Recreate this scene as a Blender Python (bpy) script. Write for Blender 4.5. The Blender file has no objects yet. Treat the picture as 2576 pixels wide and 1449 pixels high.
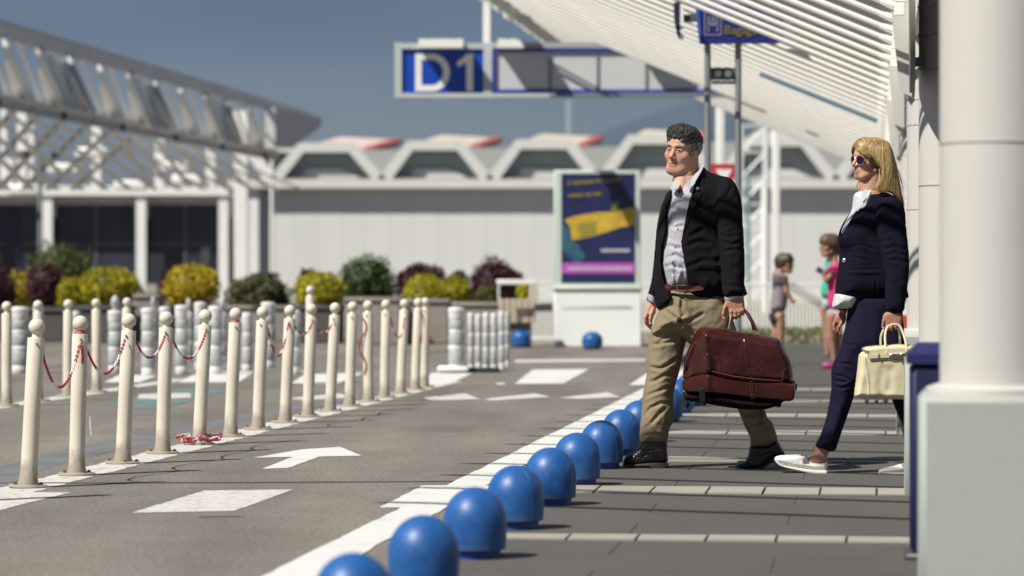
import bpy, bmesh, math, random
import numpy as np
import openvdb as vdb
from mathutils import Vector, Matrix, noise
sc = bpy.context.scene
# ------------------------------------------------------------------ camera, light, exposure
F = 7800.0          # focal length in units where the picture is 2576 wide
EYE = 1.016
HZ = 690.0          # horizon row
cam_d = bpy.data.cameras.new('camera')
cam = bpy.data.objects.new('camera', cam_d); sc.collection.objects.link(cam)
cam.location = (0, 0, EYE); cam.rotation_euler = (math.pi / 2, 0, 0)
cam_d.sensor_width = 36; cam_d.lens = 36 * F / 2576
cam_d.shift_y = -(724.5 - HZ) / 2576
cam_d.clip_start = 0.5; cam_d.clip_end = 6000
cam_d.dof.use_dof = True; cam_d.dof.focus_distance = 16.0; cam_d.dof.aperture_fstop = 2.6
sc.camera = cam
SUN = Vector((-0.545, -0.42, 0.80)).normalized()      # towards the sun
world = bpy.data.worlds.new('World'); sc.world = world; world.use_nodes = True
wn = world.node_tree; wn.nodes.clear()
wout = wn.nodes.new('ShaderNodeOutputWorld'); bg = wn.nodes.new('ShaderNodeBackground')
sky = wn.nodes.new('ShaderNodeTexSky'); sky.sky_type = 'NISHITA'; sky.sun_disc = False
sky.sun_elevation = math.asin(SUN.z); sky.sun_rotation = math.atan2(SUN.x, SUN.y)
sky.air_density = 1.0; sky.dust_density = 0.6; sky.ozone_density = 2.0
# thin grey cloud over the blue
tc = wn.nodes.new('ShaderNodeTexCoord'); mp = wn.nodes.new('ShaderNodeMapping'); mp.inputs['Scale'].default_value = (1.6, 1.6, 5.0)
nz = wn.nodes.new('ShaderNodeTexNoise'); nz.inputs['Scale'].default_value = 2.2; nz.inputs['Detail'].default_value = 5
cr = wn.nodes.new('ShaderNodeValToRGB'); cr.color_ramp.elements[0].position = .35; cr.color_ramp.elements[1].position = .75
cr.color_ramp.elements[0].color = (.84, .84, .84, 1); cr.color_ramp.elements[1].color = (.95, .95, .95, 1)
sep = wn.nodes.new('ShaderNodeSeparateXYZ'); mr = wn.nodes.new('ShaderNodeMapRange'); wn.links.new(tc.outputs['Generated'], sep.inputs[0]); wn.links.new(sep.outputs['Z'], mr.inputs['Value'])
mr.inputs['From Min'].default_value = -.01; mr.inputs['From Max'].default_value = .16; mr.inputs['To Min'].default_value = .88; mr.inputs['To Max'].default_value = 1.04; mul = wn.nodes.new('ShaderNodeMath'); mul.operation = 'MULTIPLY'; mul.use_clamp = True
mx = wn.nodes.new('ShaderNodeMix'); mx.data_type = 'RGBA'
mx.inputs['B'].default_value = (.52, .76, 1.36, 1)
wn.links.new(tc.outputs['Generated'], mp.inputs[0]); wn.links.new(mp.outputs[0], nz.inputs['Vector'])
wn.links.new(nz.outputs['Fac'], cr.inputs[0]); wn.links.new(cr.outputs[0], mul.inputs[0]); wn.links.new(mr.outputs[0], mul.inputs[1]); wn.links.new(mul.outputs[0], mx.inputs['Factor'])
wn.links.new(sky.outputs[0], mx.inputs['A']); wn.links.new(mx.outputs['Result'], bg.inputs[0]); wn.links.new(bg.outputs[0], wout.inputs[0])
bg.inputs[1].default_value = 0.1
sl = bpy.data.lights.new('sun', 'SUN'); sl.energy = 4.9; sl.angle = math.radians(.53); sl.color = (1, .95, .87)
so = bpy.data.objects.new('sun', sl); sc.collection.objects.link(so)
so.rotation_euler = SUN.to_track_quat('Z', 'Y').to_euler()
sc.view_settings.view_transform = 'Standard'; sc.view_settings.look = 'None'; sc.view_settings.gamma = 1
sc.view_settings.exposure = 0.5
try: sc.view_settings.use_curve_mapping = False
except Exception: pass
sc.cycles.max_bounces = 6; sc.cycles.diffuse_bounces = 3; sc.cycles.use_denoising = True
# ------------------------------------------------------------------ helpers
rnd = random.Random(7)
COL = sc.collection
N_ = math.hypot(912, F); U = Vector((912 / N_, F / N_, 0)); V = Vector((F / N_, -912 / N_, 0))   # along / across the road
YAW = -math.atan2(912, F)                                   # local +Y -> along the road
def P(px, py, d): return Vector(((px - 1288) * d / F, d, EYE + (HZ - py) * d / F))
def G(px, py, z=0.0):
    d = F * (EYE - z) / (py - HZ); return Vector(((px - 1288) * d / F, d, z))
def RW(xr, d, z=0.0): return Vector((912 * d / F + xr, d, z))
def setp(o, label=None, cat=None, group=None, kind=None):
    if label: o['label'] = label
    if cat: o['category'] = cat
    if group: o['group'] = group
    if kind: o['kind'] = kind
    return o
def thing(name, label, cat, loc=(0, 0, 0), rz=0.0, group=None):
    o = bpy.data.objects.new(name, None); COL.objects.link(o); o.empty_display_size = .1
    o.location = loc; o.rotation_euler = (0, 0, rz); return setp(o, label, cat, group)
def link(name, me, parent=None, loc=None, rot=None):
    o = bpy.data.objects.new(name, me); COL.objects.link(o)
    if parent: o.parent = parent
    if loc is not None: o.location = loc
    if rot is not None: o.rotation_euler = rot
    return o
def copy_tree(o, parent=None):
    c = o.copy(); COL.objects.link(c); c.parent = parent
    for ch in list(o.children): copy_tree(ch, c)
    return c
class MB:
    def __init__(s): s.v = []; s.f = []; s.m = Matrix.Identity(4); s.sm = []
    def add(s, vs, fs, smooth=False):
        b = len(s.v); s.v += [tuple(s.m @ Vector(v)) for v in vs]
        s.f += [tuple(b + i for i in f) for f in fs]; s.sm += [smooth] * len(fs); return s
    def box(s, x0, x1, y0, y1, z0, z1):
        vs = [(x, y, z) for z in (z0, z1) for y in (y0, y1) for x in (x0, x1)]
        return s.add(vs, [(0, 2, 3, 1), (4, 5, 7, 6), (0, 1, 5, 4), (2, 6, 7, 3), (0, 4, 6, 2), (1, 3, 7, 5)])
    def bbox(s, x0, x1, y0, y1, z0, z1, b=.01):
        pts = [(x0 + b, y0), (x1 - b, y0), (x1, y0 + b), (x1, y1 - b), (x1 - b, y1), (x0 + b, y1), (x0, y1 - b), (x0, y0 + b)]
        q = lambda k: [(min(max(x, x0 + k), x1 - k), min(max(y, y0 + k), y1 - k)) for x, y in pts]
        rings = [[(x, y, z) for x, y in q(b * .8)] if e else [(x, y, z) for x, y in pts] for z, e in ((z0, 1), (z0 + b, 0), (z1 - b, 0), (z1, 1))]
        return s.loft(rings, cap=True)
    def loft(s, rings, cap=True, closed=True, smooth=False):
        n = len(rings[0]); vs = [p for r in rings for p in r]; fs = []
        for i in range(len(rings) - 1):
            for j in range(n if closed else n - 1):
                k = (j + 1) % n; fs.append((i * n + j, i * n + k, (i + 1) * n + k, (i + 1) * n + j))
        s.add(vs, fs, smooth)
        if cap: b = len(s.v) - len(vs); s.f += [tuple(b + j for j in range(n - 1, -1, -1)), tuple(b + (len(rings) - 1) * n + j for j in range(n))]; s.sm += [False, False]
        return s
    def lathe(s, prof, n=20, smooth=True, c=(0, 0, 0)):
        rings = [[(c[0] + r * math.cos(2 * math.pi * j / n), c[1] + r * math.sin(2 * math.pi * j / n), c[2] + z) for j in range(n)] for r, z in prof]
        return s.loft(rings, True, True, smooth)
    def tube(s, pts, r, n=8, smooth=True, cap=True, ry=None):
        pts = [Vector(p) for p in pts]; rings = []; up = None
        for i, p in enumerate(pts):
            t = (pts[min(i + 1, len(pts) - 1)] - pts[max(i - 1, 0)]).normalized()
            if up is None: up = Vector((0, 0, 1)) if abs(t.z) < .9 else Vector((0, 1, 0))
            a = t.cross(up)
            if a.length < 1e-5: a = t.orthogonal()
            a.normalize(); b = a.cross(t).normalized(); up = b
            rr = r[i] if isinstance(r, (list, tuple)) else r
            r2 = rr if ry is None else (ry[i] if isinstance(ry, (list, tuple)) else ry)
            rings.append([tuple(p + a * rr * math.cos(2 * math.pi * j / n) + b * r2 * math.sin(2 * math.pi * j / n)) for j in range(n)])
        return s.loft(rings, cap, True, smooth)
    def prism(s, poly, y0, y1):                      # poly in x,z
        n = len(poly); vs = [(x, y0, z) for x, z in poly] + [(x, y1, z) for x, z in poly]
        fs = [tuple(range(n)), tuple(range(2 * n - 1, n - 1, -1))] + [(i, i + n, (i + 1) % n + n, (i + 1) % n) for i in range(n)]
        return s.add(vs, fs)
    def sheet(s, pts, z):                            # flat ground polygon
        return s.add([(p[0], p[1], z) for p in pts], [tuple(range(len(pts)))])
    def mesh(s, name, mat):
        me = bpy.data.meshes.new(name); me.from_pydata(s.v, [], s.f)
        me.polygons.foreach_set('use_smooth', s.sm)
        for m in (mat if isinstance(mat, (list, tuple)) else [mat]): me.materials.append(m)
        bm = bmesh.new(); bm.from_mesh(me); bmesh.ops.recalc_face_normals(bm, faces=bm.faces); bm.to_mesh(me); bm.free()
        me.update(); me.set_sharp_from_angle(angle=math.radians(38)); return me
    def build(s, name, mat, parent=None, loc=None, rot=None): return link(name, s.mesh(name, mat), parent, loc, rot)
# materials
MATS = {}
def mat(name, col, rough=.6, var=.06, scale=6., bump=0., bscale=60., metal=0., spec=.5, col2=None, stretch=None, attr=None, dirt=0., coat=0.):
    if name in MATS: return MATS[name]
    m = bpy.data.materials.new(name); m.use_nodes = True; nt = m.node_tree; b = nt.nodes['Principled BSDF']; MATS[name] = m
    b.inputs['Roughness'].default_value = rough; b.inputs['Metallic'].default_value = metal; b.inputs['Specular IOR Level'].default_value = spec
    if coat: b.inputs['Coat Weight'].default_value = coat; b.inputs['Coat Roughness'].default_value = .12
    t = nt.nodes.new('ShaderNodeTexCoord'); mp = nt.nodes.new('ShaderNodeMapping'); nt.links.new(t.outputs['Object'], mp.inputs[0])
    if stretch: mp.inputs['Scale'].default_value = stretch
    n = nt.nodes.new('ShaderNodeTexNoise'); n.inputs['Scale'].default_value = scale; n.inputs['Detail'].default_value = 6; n.inputs['Roughness'].default_value = .65
    nt.links.new(mp.outputs[0], n.inputs['Vector'])
    r = nt.nodes.new('ShaderNodeValToRGB'); r.color_ramp.elements[0].position = .3; r.color_ramp.elements[1].position = .7
    c2 = col2 or tuple(min(1, c * (1 + var)) for c in col)
    r.color_ramp.elements[0].color = tuple(c * (1 - var) for c in col) + (1,); r.color_ramp.elements[1].color = tuple(c2) + (1,)
    nt.links.new(n.outputs['Fac'], r.inputs[0]); out = r.outputs[0]
    if attr:
        a = nt.nodes.new('ShaderNodeAttribute'); a.attribute_name = attr; x = nt.nodes.new('ShaderNodeMix'); x.data_type = 'RGBA'; x.blend_type = 'MULTIPLY'; x.inputs['Factor'].default_value = 1
        nt.links.new(out, x.inputs['A']); nt.links.new(a.outputs['Color'], x.inputs['B']); out = x.outputs['Result']
    if dirt:
        n3 = nt.nodes.new('ShaderNodeTexNoise'); n3.inputs['Scale'].default_value = scale * .35; n3.inputs['Detail'].default_value = 8; nt.links.new(mp.outputs[0], n3.inputs['Vector'])
        r3 = nt.nodes.new('ShaderNodeValToRGB'); r3.color_ramp.elements[0].position = .52; r3.color_ramp.elements[1].position = .72
        r3.color_ramp.elements[0].color = (1, 1, 1, 1); r3.color_ramp.elements[1].color = (1 - dirt, 1 - dirt, 1 - dirt * 1.15, 1)
        nt.links.new(n3.outputs['Fac'], r3.inputs[0]); x = nt.nodes.new('ShaderNodeMix'); x.data_type = 'RGBA'; x.blend_type = 'MULTIPLY'; x.inputs['Factor'].default_value = 1
        nt.links.new(out, x.inputs['A']); nt.links.new(r3.outputs[0], x.inputs['B']); out = x.outputs['Result']
    nt.links.new(out, b.inputs['Base Color'])
    if bump:
        n2 = nt.nodes.new('ShaderNodeTexNoise'); n2.inputs['Scale'].default_value = bscale; n2.inputs['Detail'].default_value = 4; nt.links.new(mp.outputs[0], n2.inputs['Vector'])
        bp = nt.nodes.new('ShaderNodeBump'); bp.inputs['Strength'].default_value = bump; bp.inputs['Distance'].default_value = .01
        nt.links.new(n2.outputs['Fac'], bp.inputs['Height']); nt.links.new(bp.outputs[0], b.inputs['Normal'])
    return m
white = mat('white_paint', (.62, .62, .575), .45, .05, 3, dirt=.10)
whiter = mat('bright_white_paint', (.74, .75, .71), .5, .04, 3, dirt=.06)
wallm = mat('pale_wall_paint', (.58, .585, .565), .8, .03, .6, dirt=.04)
greyst = mat('grey_steel', (.21, .23, .24), .45, .08, 8, metal=.3)
darkst = mat('dark_steel', (.045, .05, .05), .5, .1, 8)
cream = mat('cream_enamel', (.60, .555, .46), .30, .04, 5, dirt=.16, stretch=(1, 1, .35), bump=.04, bscale=40)
bluep = mat('blue_plastic', (.006, .072, .265), .43, .18, 9, dirt=.16, bump=.08, bscale=60, col2=(.022, .105, .31), spec=.4)
navy = mat('navy_paint', (.011, .012, .055), .5, .08, 5)
# ------------------------------------------------------------------ ground, pavement, road paint
asph = mat('asphalt', (.178, .167, .150), .9, .10, 2.2, bump=.6, bscale=160, dirt=.16)
nt = asph.node_tree; b = nt.nodes['Principled BSDF']
src = b.inputs['Base Color'].links[0].from_socket
t = nt.nodes.new('ShaderNodeTexCoord')
n = nt.nodes.new('ShaderNodeTexNoise'); n.inputs['Scale'].default_value = 48; n.inputs['Detail'].default_value = 5; n.inputs['Roughness'].default_value = .8; nt.links.new(t.outputs['Object'], n.inputs['Vector'])
r = nt.nodes.new('ShaderNodeValToRGB'); r.color_ramp.elements[0].position = .34; r.color_ramp.elements[1].position = .68
r.color_ramp.elements[0].color = (.38, .37, .36, 1); r.color_ramp.elements[1].color = (1.66, 1.62, 1.57, 1)
x = nt.nodes.new('ShaderNodeMix'); x.data_type = 'RGBA'; x.blend_type = 'MULTIPLY'; x.inputs['Factor'].default_value = 1
nt.links.new(n.outputs['Fac'], r.inputs[0]); nt.links.new(src, x.inputs['A']); nt.links.new(r.outputs[0], x.inputs['B'])
mp = nt.nodes.new('ShaderNodeMapping'); mp.inputs['Rotation'].default_value = (0, 0, -YAW); mp.inputs['Scale'].default_value = (1.1, .16, 1)
n = nt.nodes.new('ShaderNodeTexNoise'); n.inputs['Scale'].default_value = 1.3; n.inputs['Detail'].default_value = 7; nt.links.new(t.outputs['Object'], mp.inputs[0]); nt.links.new(mp.outputs[0], n.inputs['Vector'])
r2 = nt.nodes.new('ShaderNodeValToRGB'); r2.color_ramp.elements[0].position = .35; r2.color_ramp.elements[1].position = .7
r2.color_ramp.elements[0].color = (.74, .72, .71, 1); r2.color_ramp.elements[1].color = (1.16, 1.15, 1.11, 1)
x2 = nt.nodes.new('ShaderNodeMix'); x2.data_type = 'RGBA'; x2.blend_type = 'MULTIPLY'; x2.inputs['Factor'].default_value = 1
nt.links.new(n.outputs['Fac'], r2.inputs[0]); nt.links.new(x.outputs['Result'], x2.inputs['A']); nt.links.new(r2.outputs[0], x2.inputs['B'])
nt.links.new(x2.outputs['Result'], b.inputs['Base Color'])
g = MB().add([(-3000, -60, 0), (3000, -60, 0), (3000, 5500, 0), (-3000, 5500, 0)], [(0, 1, 2, 3)]).build('ground', asph); setp(g, kind='structure')
pavm = mat('pavement_concrete', (.072, .068, .061), .88, .10, 1.2, bump=.3, bscale=120, dirt=.12, stretch=(1, .5, 1))
tilem = mat('cream_tile', (.29, .275, .235), .75, .06, 3, dirt=.2)
linem = mat('road_paint', (.57, .57, .55), .8, .05, 9, dirt=.18, bump=.3, bscale=140)
wornm = mat('worn_road_paint', (.52, .505, .48), .85, .10, 30, dirt=.35, bump=.3, bscale=140)
jointm = mat('tar_joint', (.055, .05, .047), .9, .2, 20)
tealm = mat('teal_road_paint', (.10, .25, .235), .85, .3, 5, col2=(.15, .17, .155), dirt=.3)
def rsheet(name, xa, xb, da, db, z, m, parent=None):
    o = MB().sheet([RW(xa, da), RW(xb, da), RW(xb, db), RW(xa, db)], z).build(name, m, parent); return o
for m_, th in ((linem, .60), (wornm, .53)):
    t2 = m_.node_tree; b2_ = t2.nodes['Principled BSDF']; src = b2_.inputs['Base Color'].links[0].from_socket; tcx = t2.nodes.new('ShaderNodeTexCoord')
    n = t2.nodes.new('ShaderNodeTexNoise'); n.inputs['Scale'].default_value = 26; n.inputs['Detail'].default_value = 9; n.inputs['Roughness'].default_value = .75; t2.links.new(tcx.outputs['Object'], n.inputs['Vector'])
    r = t2.nodes.new('ShaderNodeValToRGB'); r.color_ramp.elements[0].position = th; r.color_ramp.elements[1].position = th + .07; r.color_ramp.elements[0].color = (0, 0, 0, 1); r.color_ramp.elements[1].color = (.62, .62, .62, 1)
    x = t2.nodes.new('ShaderNodeMix'); x.data_type = 'RGBA'; x.inputs['B'].default_value = (.16, .15, .135, 1); t2.links.new(n.outputs['Fac'], r.inputs[0]); t2.links.new(r.outputs[0], x.inputs['Factor']); t2.links.new(src, x.inputs['A']); t2.links.new(x.outputs['Result'], b2_.inputs['Base Color'])
# grime rising from the foot of posts and domes
for m_, h0, h1, gc in ((cream, .0, .16, (.26, .22, .17, 1)), (bluep, -.02, .075, (.10, .11, .13, 1))):
    t2 = m_.node_tree; b2_ = t2.nodes['Principled BSDF']; src = b2_.inputs['Base Color'].links[0].from_socket; tcx = t2.nodes.new('ShaderNodeTexCoord'); sp_ = t2.nodes.new('ShaderNodeSeparateXYZ'); t2.links.new(tcx.outputs['Object'], sp_.inputs[0])
    oi = t2.nodes.new('ShaderNodeObjectInfo'); ad = t2.nodes.new('ShaderNodeVectorMath'); ad.operation = 'ADD'; t2.links.new(tcx.outputs['Object'], ad.inputs[0]); t2.links.new(oi.outputs['Location'], ad.inputs[1])
    n = t2.nodes.new('ShaderNodeTexNoise'); n.inputs['Scale'].default_value = 16; n.inputs['Detail'].default_value = 8; n.inputs['Roughness'].default_value = .7; t2.links.new(ad.outputs[0], n.inputs['Vector'])
    mr2 = t2.nodes.new('ShaderNodeMapRange'); mr2.inputs['From Min'].default_value = h1; mr2.inputs['From Max'].default_value = h0; t2.links.new(sp_.outputs['Z'], mr2.inputs['Value'])
    a1 = t2.nodes.new('ShaderNodeMath'); a1.operation = 'MULTIPLY_ADD'; a1.inputs[1].default_value = .8; t2.links.new(mr2.outputs[0], a1.inputs[0]); t2.links.new(n.outputs['Fac'], a1.inputs[2])
    r = t2.nodes.new('ShaderNodeValToRGB'); r.color_ramp.elements[0].position = .58; r.color_ramp.elements[1].position = 1.0; r.color_ramp.elements[0].color = (0, 0, 0, 1); r.color_ramp.elements[1].color = (.8, .8, .8, 1); t2.links.new(a1.outputs[0], r.inputs[0])
    x = t2.nodes.new('ShaderNodeMix'); x.data_type = 'RGBA'; x.inputs['B'].default_value = gc; t2.links.new(r.outputs[0], x.inputs['Factor']); t2.links.new(src, x.inputs['A']); t2.links.new(x.outputs['Result'], b2_.inputs['Base Color'])
# pavement: rows of concrete slabs across, with narrow joints, and cream tile strips
pv = bpy.data.objects.new('pavement', MB().sheet([RW(-1.62, 5), RW(14, 5), RW(14, 47), RW(-1.62, 47)], .004).mesh('pavement', mat('slab_joint', (.066, .062, .056), .9, .2, 20))); COL.objects.link(pv); setp(pv, kind='structure')
strips = [(F * EYE / (y0 - HZ), F * EYE / (y1 - HZ)) for y0, y1 in ((1371, 1357), (1250, 1233), (1098, 1088), (1053, 1046), (1016, 1011), (985, 981.5))]
def across(xr, s, z): return RW(0, s, z) + V * xr          # true perpendicular rows
edges = [5.0]; kinds = []
for a, b2 in strips: edges += [a, b2]
edges.append(47.0)
tile_me = {}
for i in range(len(edges) - 1):
    a, b2 = edges[i], edges[i + 1]
    if i % 2 == 1:      # cream strip of single tiles
        w = (b2 - a); k = 0; xx = -1.55 + (.12 if i % 4 == 1 else .0)
        tw = .26 if i < 4 else .5
        if i == 1: tw = .265
        while xx < 2.2:
            g_ = .006
            p = [across(xx + g_, a + .012, 0), across(xx + tw - g_, a + .012, 0), across(xx + tw - g_, b2 - .012, 0), across(xx + g_, b2 - .012, 0)]
            dz = rnd.uniform(-.0015, .002)
            m = MB(); m.add([(q.x, q.y, .002) for q in p] + [(q.x, q.y, .0125 + dz) for q in p], [(4, 5, 6, 7), (0, 1, 5, 4), (1, 2, 6, 5), (2, 3, 7, 6), (3, 0, 4, 7)])
            m.build('tile', tilem, pv); xx += tw
    else:
        nrow = max(1, round((b2 - a) / .62)); rw = (b2 - a) / nrow
        for r_ in range(nrow):
            y0 = a + r_ * rw; xx = -1.6 + (.6 if r_ % 2 else 0) - .6
            while xx < 2.2:
                x0 = max(xx, -1.6); x1 = xx + 1.25
                p = [across(x0 + .002, y0 + .0025, 0), across(x1 - .002, y0 + .0025, 0), across(x1 - .002, y0 + rw - .0025, 0), across(x0 + .002, y0 + rw - .0025, 0)]
                dz = rnd.uniform(0, .0025)
                if x1 > x0 + .05: MB().add([(q.x, q.y, .002) for q in p] + [(q.x, q.y, .0065 + dz * .4) for q in p], [(4, 5, 6, 7), (0, 1, 5, 4), (1, 2, 6, 5), (2, 3, 7, 6), (3, 0, 4, 7)]).build('slab', pavm, pv)
                xx = x1
# slot drain across the pavement near the walkers
dr = thing('drain_channel', 'narrow pale slotted drain channel running across the pavement behind the boots', 'drain', RW(0, 17.0))
for yy in (1159.5, 1167.5):
    dd = F * EYE / (yy - HZ); xx = -1.2
    while xx < 1.2:
        p = [across(xx + .004, dd - .035, 0), across(xx + .52, dd - .035, 0), across(xx + .52, dd + .035, 0), across(xx + .004, dd + .035, 0)]
        MB().add([(q.x, q.y - 17.0, .003) if 0 else (q.x - dr.location.x, q.y - dr.location.y, z) for z in (.003, .016) for q in p], [(4, 5, 6, 7), (0, 1, 5, 4), (1, 2, 6, 5), (2, 3, 7, 6), (3, 0, 4, 7)]).build('channel_bar', tilem, dr); xx += .53
def paint(name, pts, z=.006, m=None, jag=.006, label=None):
    w = [G(*p) for p in pts]; out = []
    for i in range(len(w)):
        a, c = w[i], w[(i + 1) % len(w)]; n_ = max(1, int((c - a).length / .07))
        for k in range(n_):
            q = a.lerp(c, k / n_)
            if k: q = q + Vector((rnd.uniform(-jag, jag), rnd.uniform(-jag, jag), 0))
            out.append(q)
    o = MB().sheet(out, z * .4).build(name, m or linem); setp(o, kind='structure'); return o
def longline(name, xa, xb, d0, d1, z, m, jag=.006):
    n_ = int((d1 - d0) / .12); L = [RW(xa + rnd.uniform(-jag, jag), d0 + (d1 - d0) * k / n_) for k in range(n_ + 1)]; Rr = [RW(xb + rnd.uniform(-jag, jag), d0 + (d1 - d0) * k / n_) for k in range(n_ + 1)]
    mb = MB(); mb.add([(p.x, p.y, z * .4) for p in L + Rr], [(k, n_ + 1 + k, n_ + 2 + k, k + 1) for k in range(n_)]); o = mb.build(name, m); setp(o, kind='structure'); return o
longline('edge_line', -2.055, -1.86, 6, 40, .0085, linem)
longline('lane_divider_line', -4.15, -3.92, 14.25, 29.5, .004, wornm, .012)
longline('lane_divider_line', -6.80, -6.60, 20, 30, .004, wornm, .012)
paint('road_block_marking', [(330, 1291), (590, 1286), (738, 1232), (512, 1235)], .005, wornm)
paint('road_block_marking', [(0, 1239), (180, 1239), (91, 1261), (0, 1284), (-60, 1297), (-60, 1239)], .005, wornm)
paint('road_block_marking', [(955, 1278), (1085, 1277), (1290, 1222), (1062, 1222)], .0055, linem)
paint('lane_arrow', [(636, 1152), (736, 1150), (660, 1180), (724, 1178), (804, 1149), (910, 1147), (856, 1125), (760, 1131)], .005, linem, .003)
for pl in ([(1064, 1001), (1169, 990), (1207, 1004), (1087, 1008)], [(1218, 1004), (1346, 990), (1385, 999), (1233, 1008)], [(1406, 1001), (1529, 987), (1561, 999), (1458, 1004)], [(720, 1003), (850, 990), (900, 1000), (760, 1007)], [(940, 1003), (985, 992), (1010, 1000), (960, 1006)]):
    paint('give_way_tooth', pl, .005, wornm)
for pl in ([(1295, 966), (1417, 965), (1481, 929), (1340, 930)], [(1068, 967), (1130, 967), (1192, 937), (1085, 938)], [(731, 965), (850, 965), (915, 938), (770, 940)], [(1582, 969), (1660, 969), (1700, 940), (1625, 941)], [(450, 962), (600, 962), (640, 935), (500, 936)], [(262, 962), (350, 962), (400, 944), (300, 944)]):
    paint('crossing_block', pl, .005, linem)
paint('crossing_block', [(1247, 968), (1268, 968), (1272, 963), (1250, 963)], .005, wornm, .002)
paint('pale_line', [(1290, 912), (1620, 909), (1630, 903), (1300, 905)], .005, wornm)
paint('teal_patch', [(262, 1022), (380, 1031), (450, 1016), (560, 988), (540, 976), (440, 982), (300, 1004)], .004, tealm, .05)
paint('pale_line', [(345, 1003), (400, 1005), (480, 1000), (478, 989), (350, 992)], .006, wornm)
# hairline joint across the lane, tyre mark, repaired strip
paint('road_joint', [(-40, 1217), (700, 1215.5), (1310, 1211), (1310, 1209.2), (700, 1212.5), (-40, 1215)], .004, jointm, .002)
paint('skid_mark', [(495, 1299), (600, 1297), (616, 1301), (500, 1302.5)], .004, mat('rubber_mark', (.09, .082, .076), .9, .2, 40), .004)
paint('repair_strip', [(-20, 1235), (160, 1165), (420, 1105), (720, 1040), (1000, 985), (985, 980), (690, 1028), (380, 1088), (120, 1140), (-20, 1180)], .0025, mat('asphalt_patch', (.135, .14, .145), .9, .2, 2.5, dirt=.3, bump=.4, bscale=120), .02)
PHASE = 0.0
# ------------------------------------------------------------------ canopy
CB = mat('canopy_enamel', (.76, .745, .69), .45, .05, 4, dirt=.08)
CBL = mat('canopy_blade', (.17, .168, .155), .6, .06, 4, dirt=.12)  # blades coloured darker than the rods: shade of the gaps put into colour
can = thing('canopy', 'long white open louvred canopy of slanting tubes over the lane edge', 'canopy', RW(.13, 6, 2.67))
A0, RISE, LEN = .13, .41, 5.3
rod_m = MB().tube([(0, 0, 0), (-LEN, 0, LEN * RISE)], .021, 8).mesh('rod', CB)
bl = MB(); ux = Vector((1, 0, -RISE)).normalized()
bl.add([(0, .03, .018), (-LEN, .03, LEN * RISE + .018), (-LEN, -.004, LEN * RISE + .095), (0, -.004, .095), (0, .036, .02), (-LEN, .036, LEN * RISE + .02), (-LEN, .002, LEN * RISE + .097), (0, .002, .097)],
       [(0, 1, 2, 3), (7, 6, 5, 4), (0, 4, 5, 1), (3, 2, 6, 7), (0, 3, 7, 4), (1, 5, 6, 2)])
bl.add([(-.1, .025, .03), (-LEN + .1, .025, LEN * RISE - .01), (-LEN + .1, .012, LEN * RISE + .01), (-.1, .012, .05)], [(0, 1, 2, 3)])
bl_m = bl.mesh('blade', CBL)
cutm = []
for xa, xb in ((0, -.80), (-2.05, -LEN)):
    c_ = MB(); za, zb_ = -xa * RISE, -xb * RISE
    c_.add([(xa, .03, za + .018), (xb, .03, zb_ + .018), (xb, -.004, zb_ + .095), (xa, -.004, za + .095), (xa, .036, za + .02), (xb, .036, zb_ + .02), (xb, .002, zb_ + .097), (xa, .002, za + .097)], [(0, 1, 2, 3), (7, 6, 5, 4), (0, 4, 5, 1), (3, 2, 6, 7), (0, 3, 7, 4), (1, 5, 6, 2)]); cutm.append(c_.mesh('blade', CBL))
kn = MB().tube([(-.10, 0, .04), (-.02, 0, .008), (.02, 0, -.008)], [.02, .034, .03], 8); kn.box(-.01, .05, -.03, .03, -.05, .03)
kn_m = kn.mesh('rod_end', CB)
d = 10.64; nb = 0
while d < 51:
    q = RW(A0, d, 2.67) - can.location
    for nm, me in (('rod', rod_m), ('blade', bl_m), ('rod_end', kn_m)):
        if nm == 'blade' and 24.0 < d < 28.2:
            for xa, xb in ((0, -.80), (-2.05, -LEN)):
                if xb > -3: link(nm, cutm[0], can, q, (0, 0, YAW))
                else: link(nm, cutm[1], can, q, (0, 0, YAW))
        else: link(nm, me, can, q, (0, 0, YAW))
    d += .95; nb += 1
bm_ = MB()
bm_.m = Matrix.Rotation(YAW, 4, 'Z')
q0 = RW(A0 + .11, 6, 0) - RW(.13, 6, 0)
bm_.box(q0.x, q0.x + .12, 0, 46.5, -.16, .12)
bm_.build('gutter_beam', CB, can)
eb = MB(); eb.m = Matrix.Rotation(YAW, 4, 'Z')
eb.box(-LEN - .03, -LEN + .05, 34, 46, LEN * RISE - .02, LEN * RISE + .06)
eb.build('outer_rail', whiter, can)
sc_ = MB(); sc_.m = Matrix.Rotation(YAW, 4, 'Z')
for k in range(150):
    y = 24 + k * .147; sc_.box(-LEN - .12 - rnd.random() * .05, -LEN - .02, y, y + .1, LEN * RISE - .06 - rnd.random() * .05, LEN * RISE + .07 + rnd.random() * .06)
o = sc_.build('edge_flashing', whiter, can); o['kind'] = 'stuff'
# lateral tie across last bars (blue grey cable tray)
tr = MB().tube([(-.1, 0, .02), (-1.35, 0, 1.35 * RISE - .02)], .022, 8); tr.build('cable_tray', mat('teal_steel', (.10, .18, .22), .5), can, RW(A0, 33, 2.62) - can.location, (0, 0, YAW))
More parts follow.
